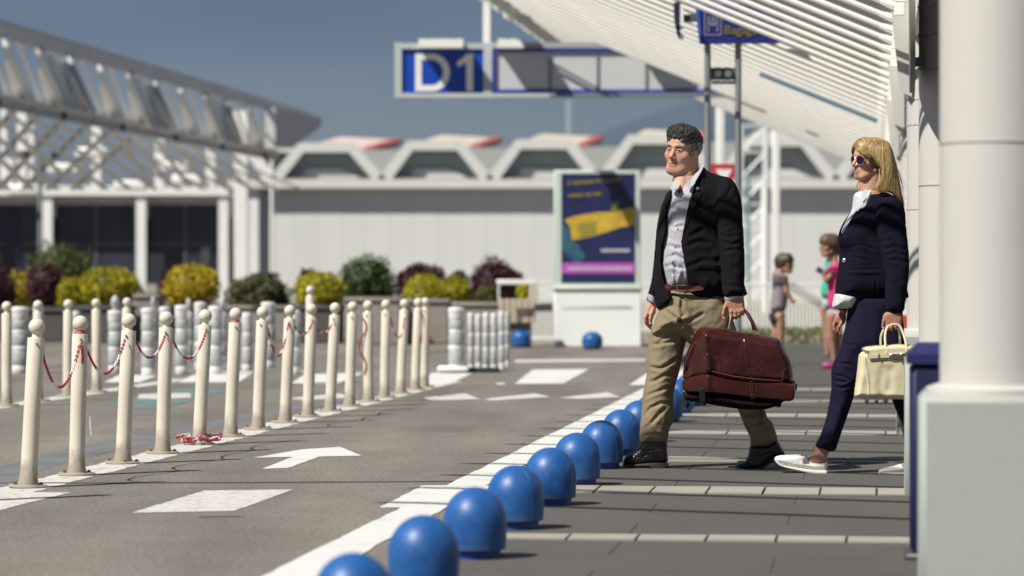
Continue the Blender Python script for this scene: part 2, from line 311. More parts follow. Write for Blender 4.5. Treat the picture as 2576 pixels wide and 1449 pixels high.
# ------------------------------------------------------------------ columns
colm = mat('column_cladding', (.47, .46, .43), .5, .03, 1.2, dirt=.07)
basem = mat('column_plinth_paint', (.33, .36, .335), .8, .06, 2, dirt=.16, bump=.04, bscale=12)
seamm = mat('cladding_seam', (.33, .32, .29), .6)
def column(d, label, detail=True):
    root = thing('column', label, 'column', RW(.395, d), YAW, 'columns along the pavement')
    n = 40; R = .19
    MB().lathe([(R, .652), (R, 6.2)], n).build('shaft', colm, root)
    for z in (1.42, 1.95, 2.11, 2.24, 3.2):
        MB().lathe([(R + .001, z), (R + .003, z + .002), (R + .003, z + .006), (R + .001, z + .008)], n).build('cladding_joint', seamm, root)
    if detail:
        rv = MB()
        for z in (2.12, 2.25, 1.965):
            for k in range(26):
                a = 2 * math.pi * k / 26; c = (math.cos(a) * (R + .001), math.sin(a) * (R + .001), z)
                rv.box(c[0] - .004, c[0] + .004, c[1] - .004, c[1] + .004, z - .003, z + .003)
        o = rv.build('rivet_row', colm, root); o['kind'] = 'stuff'
    MB().bbox(-.255, .255, -.255, .255, 0, .645, .02).build('plinth', basem, root)
    MB().lathe([(.235, .645), (.235, .662), (.2, .675)], n).build('collar', colm, root)
    return root
column(9.68, 'large round white column nearest the camera, blurred at the right edge')
column(14.28, 'round white column with riveted seams carrying the round sign')
column(19.57, 'round white column just behind the blonde woman')
for i, dd in enumerate((24.5, 29.4, 34.3, 39.2, 44.1)):
    column(dd, ['white column fourth in the row, mostly behind nearer ones', 'white column fifth in the row behind the woman', 'white column sixth in the receding row', 'white column seventh in the receding row', 'farthest white column under the canopy end'][i], False)
# brackets holding the gutter beam on the columns
for i, (dd, lb) in enumerate(((19.57, 'white curved bracket plate above the blonde woman'), (24.5, 'third white bracket plate under the canopy'), (29.4, 'fourth white bracket plate under the canopy'))):
    m = MB(); m.prism([(-.2, 3.5), (-.075, 2.35), (-.06, 2.2), (-.03, 2.15), (.02, 2.13), (.02, 3.5)], -.02, .02)
    o = m.build('bracket', colm, None, RW(.215, dd - .1), (0, 0, YAW)); setp(o, lb, 'bracket', 'brackets on the columns')
tbd = thing('terminal_building', 'long pale terminal facade with tall windows right of the pavement, outside the picture', 'building', RW(6.8, 0), YAW)
MB().box(0, .4, -6, 58, 0, .5).build('base_wall', wallm, tbd); MB().box(0, .4, -6, 58, 3.0, 5.4).build('upper_wall', wallm, tbd)
pn_ = MB().box(.15, .18, 0, 2.3, .5, 3.0).mesh('window_pane', mat('facade_glass', (.05, .06, .07), .12, .1, 1)); mu_ = MB().box(-.02, .4, -.08, .08, .5, 3.0).mesh('mullion', white)
for k in range(26): link('window_pane', pn_, tbd, (0, -5.9 + k * 2.46, 0)); link('mullion', mu_, tbd, (0, -5.98 + k * 2.46, 0))
# round sign edge-on
rs = thing('round_sign', 'round traffic sign seen edge on, fixed to the riveted column', 'sign', RW(.170, 14.02, 2.18), YAW)
m = MB(); m.m = Matrix.Rotation(math.pi / 2, 4, 'Y'); m.lathe([(.33, -.006), (.335, -.003), (.335, .007), (.33, .009)], 40); m.build('sign_disc', darkst, rs)
m = MB(); m.m = Matrix.Rotation(math.pi / 2, 4, 'Y'); m.lathe([(.337, -.011), (.343, -.011), (.343, .011), (.337, .011)], 40); m.build('rim', mat('dull_grey_rim', (.16, .155, .14), .5), rs)
for z in (.17, -.20): MB().box(.012, .06, .04, .09, z - .02, z + .02).build('clamp', darkst, rs)
# ------------------------------------------------------------------ litter bin (navy)
bn = thing('litter_bin', 'tall navy blue litter bin beside the foreground column', 'bin', RW(.126, 10.93), YAW)
MB().bbox(0, .34, 0, .3, .03, .70, .02).build('body', navy, bn)
m = MB(); m.loft([[(x, y, z) for x, y in ((a, a), (.34 - a, a), (.34 - a, .3 - a), (a, .3 - a))] for a, z in ((-.012, .70), (-.012, .735), (.03, .772))], True); m.build('lid', mat('navy_lid', (.018, .02, .09), .4), bn)
MB().bbox(-.02, .36, .0, .3, 0, .03, .01).build('foot', darkst, bn)
# ------------------------------------------------------------------ sign gantry D1
gz = lambda y: EYE + (HZ - y) * 45 / F
gx = lambda x: (x - 1288) * 45 / F
sg = thing('gantry_sign', 'long hanging sign with blue D1 panel and pale panes', 'sign', (gx(1454), 45, gz(176)))
ox, oz = gx(1454), gz(176)
def gb(name, x0, x1, y0, y1, m, ya=-.06, yb=.06, par=sg):
    return MB().box(gx(x0) - ox, gx(x1) - ox, ya, yb, gz(y1) - oz, gz(y0) - oz).build(name, m, par)
frm = mat('sign_frame_grey', (.42, .46, .46), .5, .04, 5)
royal = mat('royal_blue_panel', (.004, .050, .37), .4, .05, 4); palep = mat('milky_pane', (.50, .51, .52), .35, .05, 2); bluestr = mat('blue_stripe', (.015, .03, .30), .5)
gb('frame_left', 993, 1011, 108, 247, frm, -.10, .10); gb('frame_post', 1216, 1238, 108, 247, frm, -.10, .10)
gb('frame_bottom', 1011, 1216, 235, 247, frm, -.10, .10); gb('frame_top', 1011, 1216, 110, 124, frm, -.10, .10)
gb('panel', 1011, 1216, 124, 235, royal)
gb('top_rail', 1238, 1745, 108, 122, mat('rail_grey', (.33, .35, .35), .5), -.10, .10); gb('bottom_rail', 1238, 1382, 236, 246, frm, -.10, .10); gb('bottom_rail', 1382, 1915, 234, 244, mat('rail_dark', (.16, .18, .19), .5), -.10, .10)
gb('blue_border', 1238, 1905, 122, 131, bluestr, -.09, .05); gb('blue_border', 1238, 1905, 226, 234, bluestr, -.09, .05); gb('blue_border', 1238, 1247, 131, 226, bluestr, -.09, .05)
for x0, x1 in ((1247, 1380), (1388, 1500), (1506, 1622), (1628, 1745), (1751, 1830), (1835, 1905)): gb('pane', x0, x1, 131, 226, palep, -.05, .05)
for x0 in (1380, 1500, 1622, 1745, 1830): gb('mullion', x0, x0 + (8 if x0 == 1380 else 6), 131, 226, greyst, -.07, .05)
for x0, x1 in ((1055, 1166), (1253, 1318), (1600, 1670)): gb('lamp_box', x0, x1, 103, 125, whiter, -.42, -.10)
for x0 in (1075, 1140, 1275, 1300, 1620, 1650): gb('lamp_arm', x0, x0 + 5, 100, 105, greyst, -.42, .10)
gb('hanger', 1215, 1233, -420, 108, whiter, -.05, .05); gb('hanger', 1850, 1866, -420, 108, whiter, -.05, .05)
def text(body, size, parent, loc, m, rot=(math.pi / 2, 0, 0), name='lettering', ext=.004, bold=0.0, sx=1.0):
    c = bpy.data.curves.new('t', 'FONT'); c.body = body; c.size = size; c.extrude = ext; c.offset = bold
    o = bpy.data.objects.new('t', c); COL.objects.link(o); dg = bpy.context.evaluated_depsgraph_get()
    me = bpy.data.meshes.new_from_object(o.evaluated_get(dg)); bpy.data.objects.remove(o)
    me.name = name; me.materials.clear(); me.materials.append(m); o = link(name, me, parent, loc, rot); o.scale = (sx, 1, 1); return o
def plate(name, pts, hole=None):
    cu = bpy.data.curves.new('t', 'CURVE'); cu.dimensions = '2D'; cu.fill_mode = 'BOTH'; cu.extrude = .004
    for poly in [pts] + ([hole] if hole else []):
        sp = cu.splines.new('POLY'); sp.points.add(len(poly) - 1); sp.use_cyclic_u = True
        for k, (a, b_) in enumerate(poly): sp.points[k].co = (gx(a) - ox, gz(b_) - oz, 0, 1)
    o = bpy.data.objects.new('t', cu); COL.objects.link(o); me = bpy.data.meshes.new_from_object(o.evaluated_get(bpy.context.evaluated_depsgraph_get())); bpy.data.objects.remove(o)
    me.name = name; me.materials.clear(); me.materials.append(whiter); link(name, me, sg, (0, -.066, 0), (math.pi / 2, 0, 0))
arc = lambda cx, cy, rx, ry, a0, a1, n=16: [(cx + rx * math.sin(a0 + (a1 - a0) * k / n), cy - ry * math.cos(a0 + (a1 - a0) * k / n)) for k in range(n + 1)]
plate('letter', [(1045, 136), (1088, 136)] + arc(1088, 183, 44, 47, 0, math.pi)[1:] + [(1045, 230)], [(1061, 151), (1086, 151)] + arc(1086, 183, 29, 32, 0, math.pi)[1:] + [(1061, 215)])
plate('numeral', [(1176, 136), (1190, 136), (1190, 230), (1173, 230), (1173, 158), (1153, 170), (1149, 158)])
# ------------------------------------------------------------------ baggage sign on two posts
D2 = 27.6; bx = lambda x: (x - 1288) * D2 / F; bz = lambda y: EYE + (HZ - y) * D2 / F
bs = thing('luggage_sign', 'navy luggage pictogram sign on two grey steel posts', 'sign', (bx(1820), D2, 0))
o0 = bx(1820)
for x in (1780, 1857): MB().tube([(bx(x) - o0, 0, 0), (bx(x) - o0, 0, bz(-60 if x > 1800 else 105))], .029, 12).build('post', greyst, bs)
m = MB(); m.prism([(bx(1749) - o0, bz(16)), (bx(1760) - o0, bz(111)), (bx(1958) - o0, bz(109)), (bx(1968) - o0, bz(95)), (bx(1968) - o0, bz(28)), (bx(1935) - o0, bz(12))], -.10, .03); m.build('panel', mat('dark_blue_panel', (.012, .018, .16), .4), bs)
m = MB(); m.prism([(bx(1749) - o0, bz(16)), (bx(1760) - o0, bz(111)), (bx(1764) - o0, bz(111)), (bx(1757) - o0, bz(16))], -.115, -.1); m.build('edge_strip', mat('mid_blue', (.03, .08, .45), .4), bs)
pale = mat('pictogram_paint', (.14, .145, .22), .6); yel = mat('yellow_lettering', (.20, .16, .015), .6)  # both paints darkened to stand in for the shade on this sign
fr = MB()
for a, b_, c, e in ((1770, 1813, 32, 35), (1770, 1813, 88, 92), (1769, 1773, 35, 88), (1810, 1814, 35, 88)): fr.box(bx(a) - o0, bx(b_) - o0, -.106, -.1, bz(e), bz(c))
fr.build('pictogram_frame', pale, bs)
fg = MB()
for a, b_, c, e in ((1778, 1783, 42, 82), (1800, 1805, 42, 82), (1783, 1800, 56, 64), (1787, 1797, 45, 58), (1775, 1808, 64, 68)): fg.box(bx(a) - o0, bx(b_) - o0, -.107, -.1, bz(e), bz(c))
fg.build('pictogram', pale, bs)
text('Left Luggage', .125, bs, (bx(1822) - o0, -.105, bz(52)), pale); text('Bagage   gauche', .11, bs, (bx(1819) - o0, -.105, bz(88)), yel)
m = MB(); m.box(bx(1785) - o0, bx(1853) - o0, -.02, .02, bz(201), bz(170)); m.build('cross_plate', mat('plate_grey', (.07, .085, .08), .6), bs)
for x in (1806, 1831):
    m = MB(); m.m = Matrix.Translation((bx(x) - o0, -.026, bz(186))) @ Matrix.Rotation(math.pi / 2, 4, 'X'); m.lathe([(.03, -.006), (.03, .006)], 16); m.build('plate_disc', whiter if x > 1820 else frm, bs)
MB().box(bx(1787) - o0, bx(1850) - o0, -.015, .015, bz(212), bz(203)).build('lower_bar', frm, bs)
s2 = thing('side_panel_sign', 'narrow dark blue sign panel with white back, left of the luggage sign', 'sign', (bx(1700), D2 - .3, 0))
o1 = bx(1700)
m = MB(); m.prism([(bx(1690) - o1, bz(14)), (bx(1706) - o1, bz(14)), (bx(1706) - o1, bz(105)), (bx(1699) - o1, bz(95)), (bx(1692) - o1, bz(60))], -.04, .02); m.build('panel', royal if 0 else navy, s2)
MB().box(bx(1706) - o1, bx(1714) - o1, -.05, .05, bz(104), bz(18)).build('backing', whiter, s2)
MB().box(bx(1714) - o1, bx(1749) - o1, .0, .04, bz(62), bz(43)).build('arm', mat('plate_grey', (.07, .085, .08)), s2)
# yield sign
D3 = 40; yx = lambda x: (x - 1288) * D3 / F; yz = lambda y: EYE + (HZ - y) * D3 / F
yl = thing('give_way_sign', 'red and white give way triangle sign behind the man\'s shoulder', 'sign', (yx(1820), D3, 0)); o2 = yx(1820)
redm = mat('sign_red', (.42, .03, .05), .5)
m = MB(); m.prism([(yx(1782) - o2, yz(412)), (yx(1860) - o2, yz(412)), (yx(1862) - o2, yz(420)), (yx(1824) - o2, yz(486)), (yx(1818) - o2, yz(486)), (yx(1780) - o2, yz(420))], -.012, .012); m.build('plate', redm, yl)
m = MB(); m.prism([(yx(1800) - o2, yz(426)), (yx(1842) - o2, yz(426)), (yx(1821) - o2, yz(464))], -.018, -.012); m.build('face', whiter, yl)
MB().tube([(0, .03, 0), (0, .03, yz(420))], .025, 10).build('post', greyst, yl)
# ------------------------------------------------------------------ poster kiosk
D4 = 43.5; kx = lambda x: (x - 1288) * D4 / F; kz = lambda y: EYE + (HZ - y) * D4 / F
kk = thing('poster_kiosk', 'pale green framed advertising kiosk with dark blue and yellow poster', 'kiosk', (kx(1502), D4, 0)); o3 = kx(1502)
def kb(name, x0, x1, y0, y1, m, ya=0, yb=.45): return MB().bbox(kx(x0) - o3, kx(x1) - o3, ya, yb, kz(y1), kz(y0), .012).build(name, m, kk)
mint = mat('mint_frame', (.50, .58, .52), .5, .04, 4); kwhite = mat('kiosk_white', (.76, .79, .75), .55, .03, 3)
kb('frame', 1394, 1611, 428, 722, mint, 0, .42); kb('base', 1394, 1613, 728, 872, kwhite, -.02, .46); kb('ledge', 1390, 1616, 720, 729, mint, -.05, .48)
kb('relief_stripe', 1412, 1590, 770, 775, mint, -.024, -.02)
MB().box(kx(1412) - o3, kx(1597) - o3, -.008, 0, kz(711), kz(437)).build('poster', mat('poster_navy', (.018, .022, .085), .35, .3, 2), kk)
def poly_on(name, pts, m, y=-.012):
    mb = MB(); mb.prism([(kx(a) - o3, kz(b_)) for a, b_ in pts], y, y + .003); return mb.build(name, m, kk)
poly_on('poster_yellow_print', [(1420, 553), (1440, 545), (1500, 534), (1545, 533), (1595, 520), (1597, 565), (1560, 572), (1500, 592), (1450, 603), (1438, 603), (1434, 570)], mat('print_yellow', (.55, .37, .03), .5, .35, 5, col2=(.62, .42, .05)))
poly_on('poster_green_print', [(1455, 565), (1500, 556), (1500, 588), (1458, 598)], mat('print_olive', (.24, .22, .04), .5, .3, 9), -.015)
poly_on('poster_leaf_print', [(1535, 530), (1545, 510), (1558, 503), (1556, 530)], mat('print_green', (.12, .20, .03), .5), -.014)
poly_on('poster_blue_print', [(1413, 560), (1430, 575), (1434, 600), (1460, 620), (1472, 645), (1450, 670), (1425, 640), (1413, 625)], mat('print_blue', (.02, .08, .28), .5, .5, 6, col2=(.04, .14, .16)), -.011)
poly_on('poster_violet_band', [(1413, 661), (1597, 661), (1597, 688), (1413, 688)], mat('print_violet', (.40, .09, .42), .5, .08, 4), -.012)
tx = MB()
for y, xa, xb in ((460, 1428, 1560), (492, 1430, 1512)):
    x = xa
    while x < xb:
        w = rnd.uniform(4, 9); yy = y - (x - xa) * .06; tx.box(kx(x) - o3, kx(x + w) - o3, -.012, -.008, kz(yy + rnd.uniform(3, 6)), kz(yy - 4)); x += w + rnd.choice((1.5, 1.5, 5))
tx.build('poster_lettering', yel, kk)
tx = MB(); x = 1512
while x < 1580: w = rnd.uniform(3, 7); tx.box(kx(x) - o3, kx(x + w) - o3, -.012, -.008, kz(634), kz(626)); x += w + 1.5
x = 1428
while x < 1585: w = rnd.uniform(4, 9); tx.box(kx(x) - o3, kx(x + w) - o3, -.016, -.012, kz(679), kz(672)); x += w + 2
tx.build('poster_lettering', mat('print_pale', (.5, .5, .56)), kk)
# ------------------------------------------------------------------ railings (white pickets)
def railing(x0, x1, D, ytop, ybot, label, m=whiter, step=9):
    zt = EYE + (HZ - ytop) * D / F; zb = max(0, EYE + (HZ - ybot) * D / F)
    fx = lambda x: (x - 1288) * D / F
    r_ = thing('railing', label, 'railing', (fx(x0), D, 0)); w = fx(x1) - fx(x0)
    MB().box(0, w, -.02, .02, zt - .04, zt).build('top_rail', m, r_); MB().box(0, w, -.015, .015, zb + .05, zb + .09).build('bottom_rail', m, r_)
    me = MB().box(-.014, .014, -.012, .012, zb, zt - .04).mesh('picket', m); n_ = int((x1 - x0) / step)
    for k in range(n_ + 1): link('picket', me, r_, (w * k / n_, 0, 0))
railing(1612, 1880, 46, 712, 838, 'white picket railing right of the kiosk, behind the man'); railing(1880, 2270, 46, 712, 838, 'white picket railing behind the two children')
railing(1335, 1394, 44.5, 706, 862, 'white picket railing left of the kiosk')
lw = MB(); lw.box((1612 - 1288) * 47 / F, (2400 - 1288) * 47 / F, 0, .5, 0, .17); o = lw.build('low_wall', mat('beige_kerb', (.33, .29, .21), .9, .08, 3, dirt=.2), None, (0, 45.3, 0)); setp(o, 'low beige concrete kerb wall under the white railing', 'wall')
vg = MB()
for k in range(500):
    x = (rnd.uniform(1860, 2100) - 1288) * 45.2 / F; z = .1 + rnd.random() * .12; y = 45.2 + rnd.random() * .2; s = .03
    vg.add([(x, y, z), (x + s, y + rnd.uniform(-.02, .02), z + s * rnd.random()), (x + s * .4, y, z + s * 1.6)], [(0, 1, 2)])
o = vg.build('grass', mat('dry_grass', (.10, .12, .03), .9, .3, 4)); setp(o, 'strip of low dry grass along the foot of the white railing', 'grass', kind='stuff')
hl_m = MB(); ridge = [(900, 430), (1250, 405), (1480, 345), (1600, 300), (1700, 268), (1790, 236), (1900, 205), (2050, 190), (2200, 160), (2500, 120), (3000, 150)]
dH = 3600.0; top = [P(x, y, dH) for x, y in ridge]; mid = [P(x + 60 * math.sin(i * 2.1), (y + HZ) / 2 + 10, dH - 500 + 90 * math.sin(i)) for i, (x, y) in enumerate(ridge)]; bot = [Vector((p.x * .75, 2200, -2)) for p in top]
n_ = len(ridge); hl_m.add(top + mid + bot, [(i + n_, i + n_ + 1, i + 1, i) for i in range(n_ - 1)] + [(i + 2 * n_, i + 2 * n_ + 1, i + n_ + 1, i + n_) for i in range(n_ - 1)], True)
o = hl_m.build('hills', mat('hazy_mountain', (.070, .092, .125), 1, .05, .002, spec=0)); setp(o, kind='structure')
# ------------------------------------------------------------------ far hall
D5 = 120.0; hx = lambda x: (x - 1288) * D5 / F; hz = lambda y: EYE + (HZ - y) * D5 / F
hall = thing('airport_hall', 'long low white hall with a zigzag folded roof', 'building', (hx(1400), D5, 0)); o4 = hx(1400)
def hb(name, x0, x1, y0, y1, m, ya=0, yb=.5, par=hall, zb=None): return MB().box(hx(x0) - o4, hx(x1) - o4, ya, yb, hz(y1) if zb is None else zb, hz(y0)).build(name, m, par)
teals = mat('recess_paint', (.36, .41, .405), .7, .05, 1); roofg = mat('roof_sheet', (.19, .20, .19), .7, .06, 1.5, stretch=(6, 1, 1))
panm = [mat('wall_panel_a', (.60, .615, .59), .7, .02, .5), mat('wall_panel_b', (.59, .605, .58), .7, .02, .5)]
x = 680; i = 0
while x < 2480:
    hb('wall_panel', x, x + 59.6, 470, 0, panm[i % 2], rnd.uniform(-.003, .003), .4, zb=0); x += 60; i += 1
hb('end_wall', 581, 652, 466, 0, whiter, -.30, .4, zb=0); hb('reveal', 652, 680, 470, 0, teals, .02, .4, zb=0)
hb('fascia', 575, 2480, 452, 474, mat('fascia_cream', (.62, .61, .56), .6), -.52, .6); hb('gutter', 575, 2480, 474, 478, teals, -.42, .4)
hb('roof_deck', 575, 2480, 449, 452, roofg, -.4, 24)
bay = [(690, 0, 0)] + [(975, 0, 0), (1240, 0, 3), (1508, 0, 6), (1812, 0, 10), (2100, 0, 12), (2390, 0, 14)]
def bayshape(xl, xr, yt, yb): return [(xl, yb), (xl + (xr - xl) * .29, yt), (xl + (xr - xl) * .73, yt), (xr, yb)]
bays = [(688, 962, 360, 452), (962, 1232, 355, 452), (1232, 1508, 352, 452), (1508, 1806, 340, 452), (1806, 2100, 345, 452), (2100, 2395, 345, 452)]
for k, (xl, xr, yt, yb) in enumerate(bays):
    w = xr - xl; a = xl + w * .24; c = xl + w * .74; t = 24
    outer = [(xl - 12, yb), (a, yt), (c, yt), (xr + 12, yb)]; inner = [(xr - 24, yb), (c - 12, yt + t), (a + 12, yt + t), (xl + 24, yb)]
    Z = lambda pts: [(hx(p) - o4, hz(q)) for p, q in pts]
    m = MB()
    m.prism(Z([outer[0], outer[1], inner[2], inner[3]]), -.5, -.1); m.prism(Z([outer[1], outer[2], inner[1], inner[2]]), -.503, -.1); m.prism(Z([outer[2], outer[3], inner[0], inner[1]]), -.5, -.1)
    m.build('roof_frame', mat('frame_white', (.60, .61, .585), .6, .04, 2), hall)
    m = MB(); m.prism(Z([(xl + 22, yb - 1), (a + 12, yt + t), (c - 12, yt + t), (xr - 22, yb - 1)]), .12, .3); m.build('gable_panel', teals, hall)
    m = MB(); m.prism(Z([(xl + 60, yb - 1), (xl + 82, yb - 28), (c - 30, yb - 28), (xr - 50, yb - 1)]), -.04, .2); m.build('gable_step', wallm, hall)
    m = MB(); m.prism(Z([(xl - 8, yb - 1), (a + 2, yt + 2), (c - 2, yt + 2), (xr + 8, yb - 1), (xr - 2, yb - 1), (c - 6, yt + 7), (a + 6, yt + 7), (xl + 2, yb - 1)]), -.08, 20); m.build('roof_shell', roofg, hall)
    rc = 0
    m = MB(); q = [(hx(p) - o4, y_, hz(r_)) for p, y_, r_ in ((a + 10, 2, yt + 2), (c + 36, 2, yt + 6), (c + 92, 9, yt - 34), (a + 70, 9, yt - 42), (a + 10, 2, yt + 10), (c + 36, 2, yt + 24), (c + 92, 9, yt - 14), (a + 70, 9, yt - 16))]
    m.add(q, [(0, 1, 2, 3), (4, 7, 6, 5), (0, 4, 5, 1), (1, 5, 6, 2), (2, 6, 7, 3), (3, 7, 4, 0)]); m.build('rooflight', mat('rooflight_beige' if k != 0 else 'rooflight_pink', (.52, .46, .36) if k else (.58, .44, .40), .6, .1, 1), hall)
    m = MB(); q = [(hx(p) - o4, y_, hz(r_)) for p, y_, r_ in ((c + 22, 1.9, yt + 4), (c + 44, 1.9, yt + 5), (c + 100, 8.9, yt - 35), (c + 74, 8.9, yt - 37), (c + 22, 1.9, yt + 16), (c + 44, 1.9, yt + 18), (c + 100, 8.9, yt - 22), (c + 74, 8.9, yt - 22))]
    m.add(q, [(0, 1, 2, 3), (4, 7, 6, 5), (0, 4, 5, 1), (1, 5, 6, 2), (2, 6, 7, 3), (3, 7, 4, 0)]); m.build('rooflight_rim', mat('red_trim', (.42, .10, .08), .5), hall)
    m = MB(); m.add([(hx(p) - o4, y_, hz(r_)) for p, y_, r_ in ((xr - 66, 1, yt + 14), (xr + 66, 1, yt + 14), (xr + 66, 19, yt + 4), (xr - 66, 19, yt + 4), (xr, .2, yb))], [(0, 1, 2, 3), (0, 4, 1), (0, 3, 4), (1, 4, 2)]); m.build('valley_roof', roofg, hall)
m = MB(); m.prism([(hx(p) - o4, hz(q)) for p, q in ((608, 366), (640, 366), (700, 452), (664, 452))], -.5, -.1); m.build('roof_frame', whiter, hall)
m = MB(); m.box(hx(640) - o4, hx(760) - o4, 3, 8, hz(420), hz(374)); m.build('plant_room', mat('dark_teal_box', (.12, .13, .12), .7), hall); hb('plant_room_cap', 636, 764, 366, 376, wallm, 2.6, 8.3)
o = MB().box(hx(1455), hx(1470), 148, 148.2, 0, 1 + 440 * 148 / F).build('flag_mast', mat('mast_grey', (.30, .36, .39), .6)); setp(o, 'thin pale mast rising behind the hall roof', 'mast')
# ------------------------------------------------------------------ left wing with dark glazing
D6 = 112.0; lx = lambda x: (x - 1288) * D6 / F; lz = lambda y: EYE + (HZ - y) * D6 / F
wing = thing('glazed_wing', 'low building wing with tall dark windows between white posts', 'building', (lx(300), D6, 0)); o5 = lx(300)
def wb(name, x0, x1, y0, y1, m, ya=0, yb=.4, zb=None): return MB().box(lx(x0) - o5, lx(x1) - o5, ya, yb, lz(y1) if zb is None else zb, lz(y0)).build(name, m, wing)
glass = mat('dark_glass', (.035, .038, .055), .22, .25, .5, spec=.35)
wb('beam', -120, 576, 468, 492, whiter, -.3, .4); wb('lintel', -120, 552, 492, 513, mat('lintel_beige', (.40, .385, .36), .8), .5, .9)
for x in (-60, 121, 356, 563): wb('post', x - 12, x + 12, 492, 0, whiter, -.2, .1, zb=0)
for x0, x1 in ((-120, 36), (40, 105), (133, 232), (236, 345), (368, 458), (462, 551)): wb('window_pane', x0, x1, 514, 715, glass, .8, .85)
for x in (38, 234, 460): wb('mullion', x - 2, x + 2, 514, 715, mat('mullion_grey', (.13, .14, .16), .5), .76, .85)
wb('transom', -120, 551, 612, 615, mat('mullion_grey', (.13, .14, .16), .5), .755, .85); wb('doorway', 501, 524, 617, 702, darkst, .70, .79); wb('side_door', 2, 40, 520, 660, mat('deep_blue_glass', (.01, .013, .035), .3), .7, .79)
wb('sill_wall', -120, 590, 715, 0, mat('sill_beige', (.36, .33, .29), .9, .08, 1), .6, 1.2, zb=0)
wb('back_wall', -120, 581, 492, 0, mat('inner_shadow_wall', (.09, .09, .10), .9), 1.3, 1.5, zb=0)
# ------------------------------------------------------------------ big truss canopy at left, parallel to the road
tz = 5.3
def TP(px, drop=0.0, off=0.0):           # point on top chord line through px: depth from y
    y = HZ - (2200 - px) * (395 / 1415.); dd = F * tz / (HZ - y); return Vector(((px - 1288) * dd / F + off, dd, EYE + tz - drop))
tt = thing('truss_canopy', 'huge white and grey steel truss canopy running back on the left', 'truss', TP(785)); tb = tt.location.copy()
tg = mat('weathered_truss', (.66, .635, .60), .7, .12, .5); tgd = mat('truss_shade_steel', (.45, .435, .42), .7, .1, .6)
def flat(a, b_, wa, wb, y=.12, m=None):
    m = m or MB(); W0, W1, Y_ = Vector((wa, 0, 0)), Vector((wb, 0, 0)), Vector((0, y, 0))
    v = [a - W0, a + W0, b_ + W1, b_ - W1]; return m.add(v + [p + Y_ for p in v], [(0, 1, 2, 3), (7, 6, 5, 4), (0, 4, 5, 1), (1, 5, 6, 2), (2, 6, 7, 3), (3, 7, 4, 0)])
def vbar(a, b_, h, y, m=None):
    m = m or MB(); Z_, Y_ = Vector((0, 0, h)), Vector((0, y, 0)); v = [a - Z_, b_ - Z_, b_ + Z_, a + Z_]
    return m.add(v + [p + Y_ for p in v], [(0, 1, 2, 3), (7, 6, 5, 4), (0, 4, 5, 1), (1, 5, 6, 2), (2, 6, 7, 3), (3, 7, 4, 0)])
pa, pb = TP(-260) - tb, TP(785) - tb
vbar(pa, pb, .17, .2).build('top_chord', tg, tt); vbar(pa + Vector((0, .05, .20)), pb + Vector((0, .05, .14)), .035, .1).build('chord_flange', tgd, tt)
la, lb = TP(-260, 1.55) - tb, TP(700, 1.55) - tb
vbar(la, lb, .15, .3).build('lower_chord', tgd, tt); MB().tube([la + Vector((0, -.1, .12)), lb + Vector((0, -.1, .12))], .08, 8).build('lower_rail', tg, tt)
strut_w = mat('strut_white', (.76, .77, .74), .5); k = 0; px = -200.; glassp = mat('canopy_glazing', (.45, .53, .60), .3, .15, 1); stg = mat('strut_grey', (.42, .43, .42), .6)
while px < 655:
    st = 92 - 46 * (px / 785.)
    a = TP(px, .1) - tb; b_ = TP(px + st * .80, 1.50) - tb
    sv = rnd.uniform(.9, 1.1)
    flat(a.lerp(b_, .38), b_, .05, .21 * sv, .15).build('strut', strut_w, tt)
    f_ = Vector((.0, .8, 0))
    flat(TP(px + st * .05, .1) - tb + f_, TP(px + st * .85, 1.5) - tb + f_, .06, .13, .08).build('rear_strut', stg, tt)
    flat(TP(px + st * .45, .1) - tb + f_, TP(px + st * 1.2, 1.5) - tb + f_, .04, .05, .08).build('rear_strut', strut_w, tt)
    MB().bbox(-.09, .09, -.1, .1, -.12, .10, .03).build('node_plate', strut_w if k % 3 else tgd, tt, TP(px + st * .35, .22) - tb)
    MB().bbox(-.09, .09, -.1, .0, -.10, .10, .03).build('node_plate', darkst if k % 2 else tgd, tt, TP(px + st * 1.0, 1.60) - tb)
    g_ = Vector((0, 1.0, 0)); p1, p2, p3, p4 = TP(px + st * .2, .2) - tb + g_, TP(px + st * 1.0, .2) - tb + g_, TP(px + st * 1.6, 1.4) - tb + g_, TP(px + st * .85, 1.4) - tb + g_
    if k % 3 == 0: MB().add([p1, p2, p3, p4] + [p + Vector((0, .03, 0)) for p in (p1, p2, p3, p4)], [(0, 1, 2, 3), (7, 6, 5, 4), (0, 4, 5, 1), (1, 5, 6, 2), (2, 6, 7, 3), (3, 7, 4, 0)]).build('glass_panel', glassp, tt)
    px += st * .92; k += 1
m = MB(); e0, e1, e2, e3 = TP(668, .1) - tb, TP(786, .0) - tb, TP(786, .30) - tb, TP(712, 1.25) - tb; e4 = TP(668, 1.35) - tb
for s_ in (0, ):
    pts = [e0, e1, e2, e3, e4]; w_ = Vector((.3, .0, 0)); m.add(pts + [p + w_ for p in pts], [(0, 1, 2, 3, 4), (9, 8, 7, 6, 5)] + [(i, (i + 1) % 5, (i + 1) % 5 + 5, i + 5) for i in range(5)])
m.build('end_panel', mat('end_grey', (.48, .49, .48), .7, .06, 1), tt)
for i in range(13):                       # white hangers fanning under the truss
    px = -230 + i * 62; a = TP(px, 1.75) - tb; b_ = P(px + 250, 478, min(97, a.y + tb.y + 3)) - tb
    flat(a, b_, .07, .08, .12).build('hanger_rod', strut_w, tt)
for i in range(6):
    px = -60 + i * 62; a = TP(px + 90, 1.7) - tb; b_ = P(px - 70, 478, min(96, a.y + tb.y + 2)) - tb
    flat(a, b_, .07, .08, .1).build('hanger_rod', stg, tt)
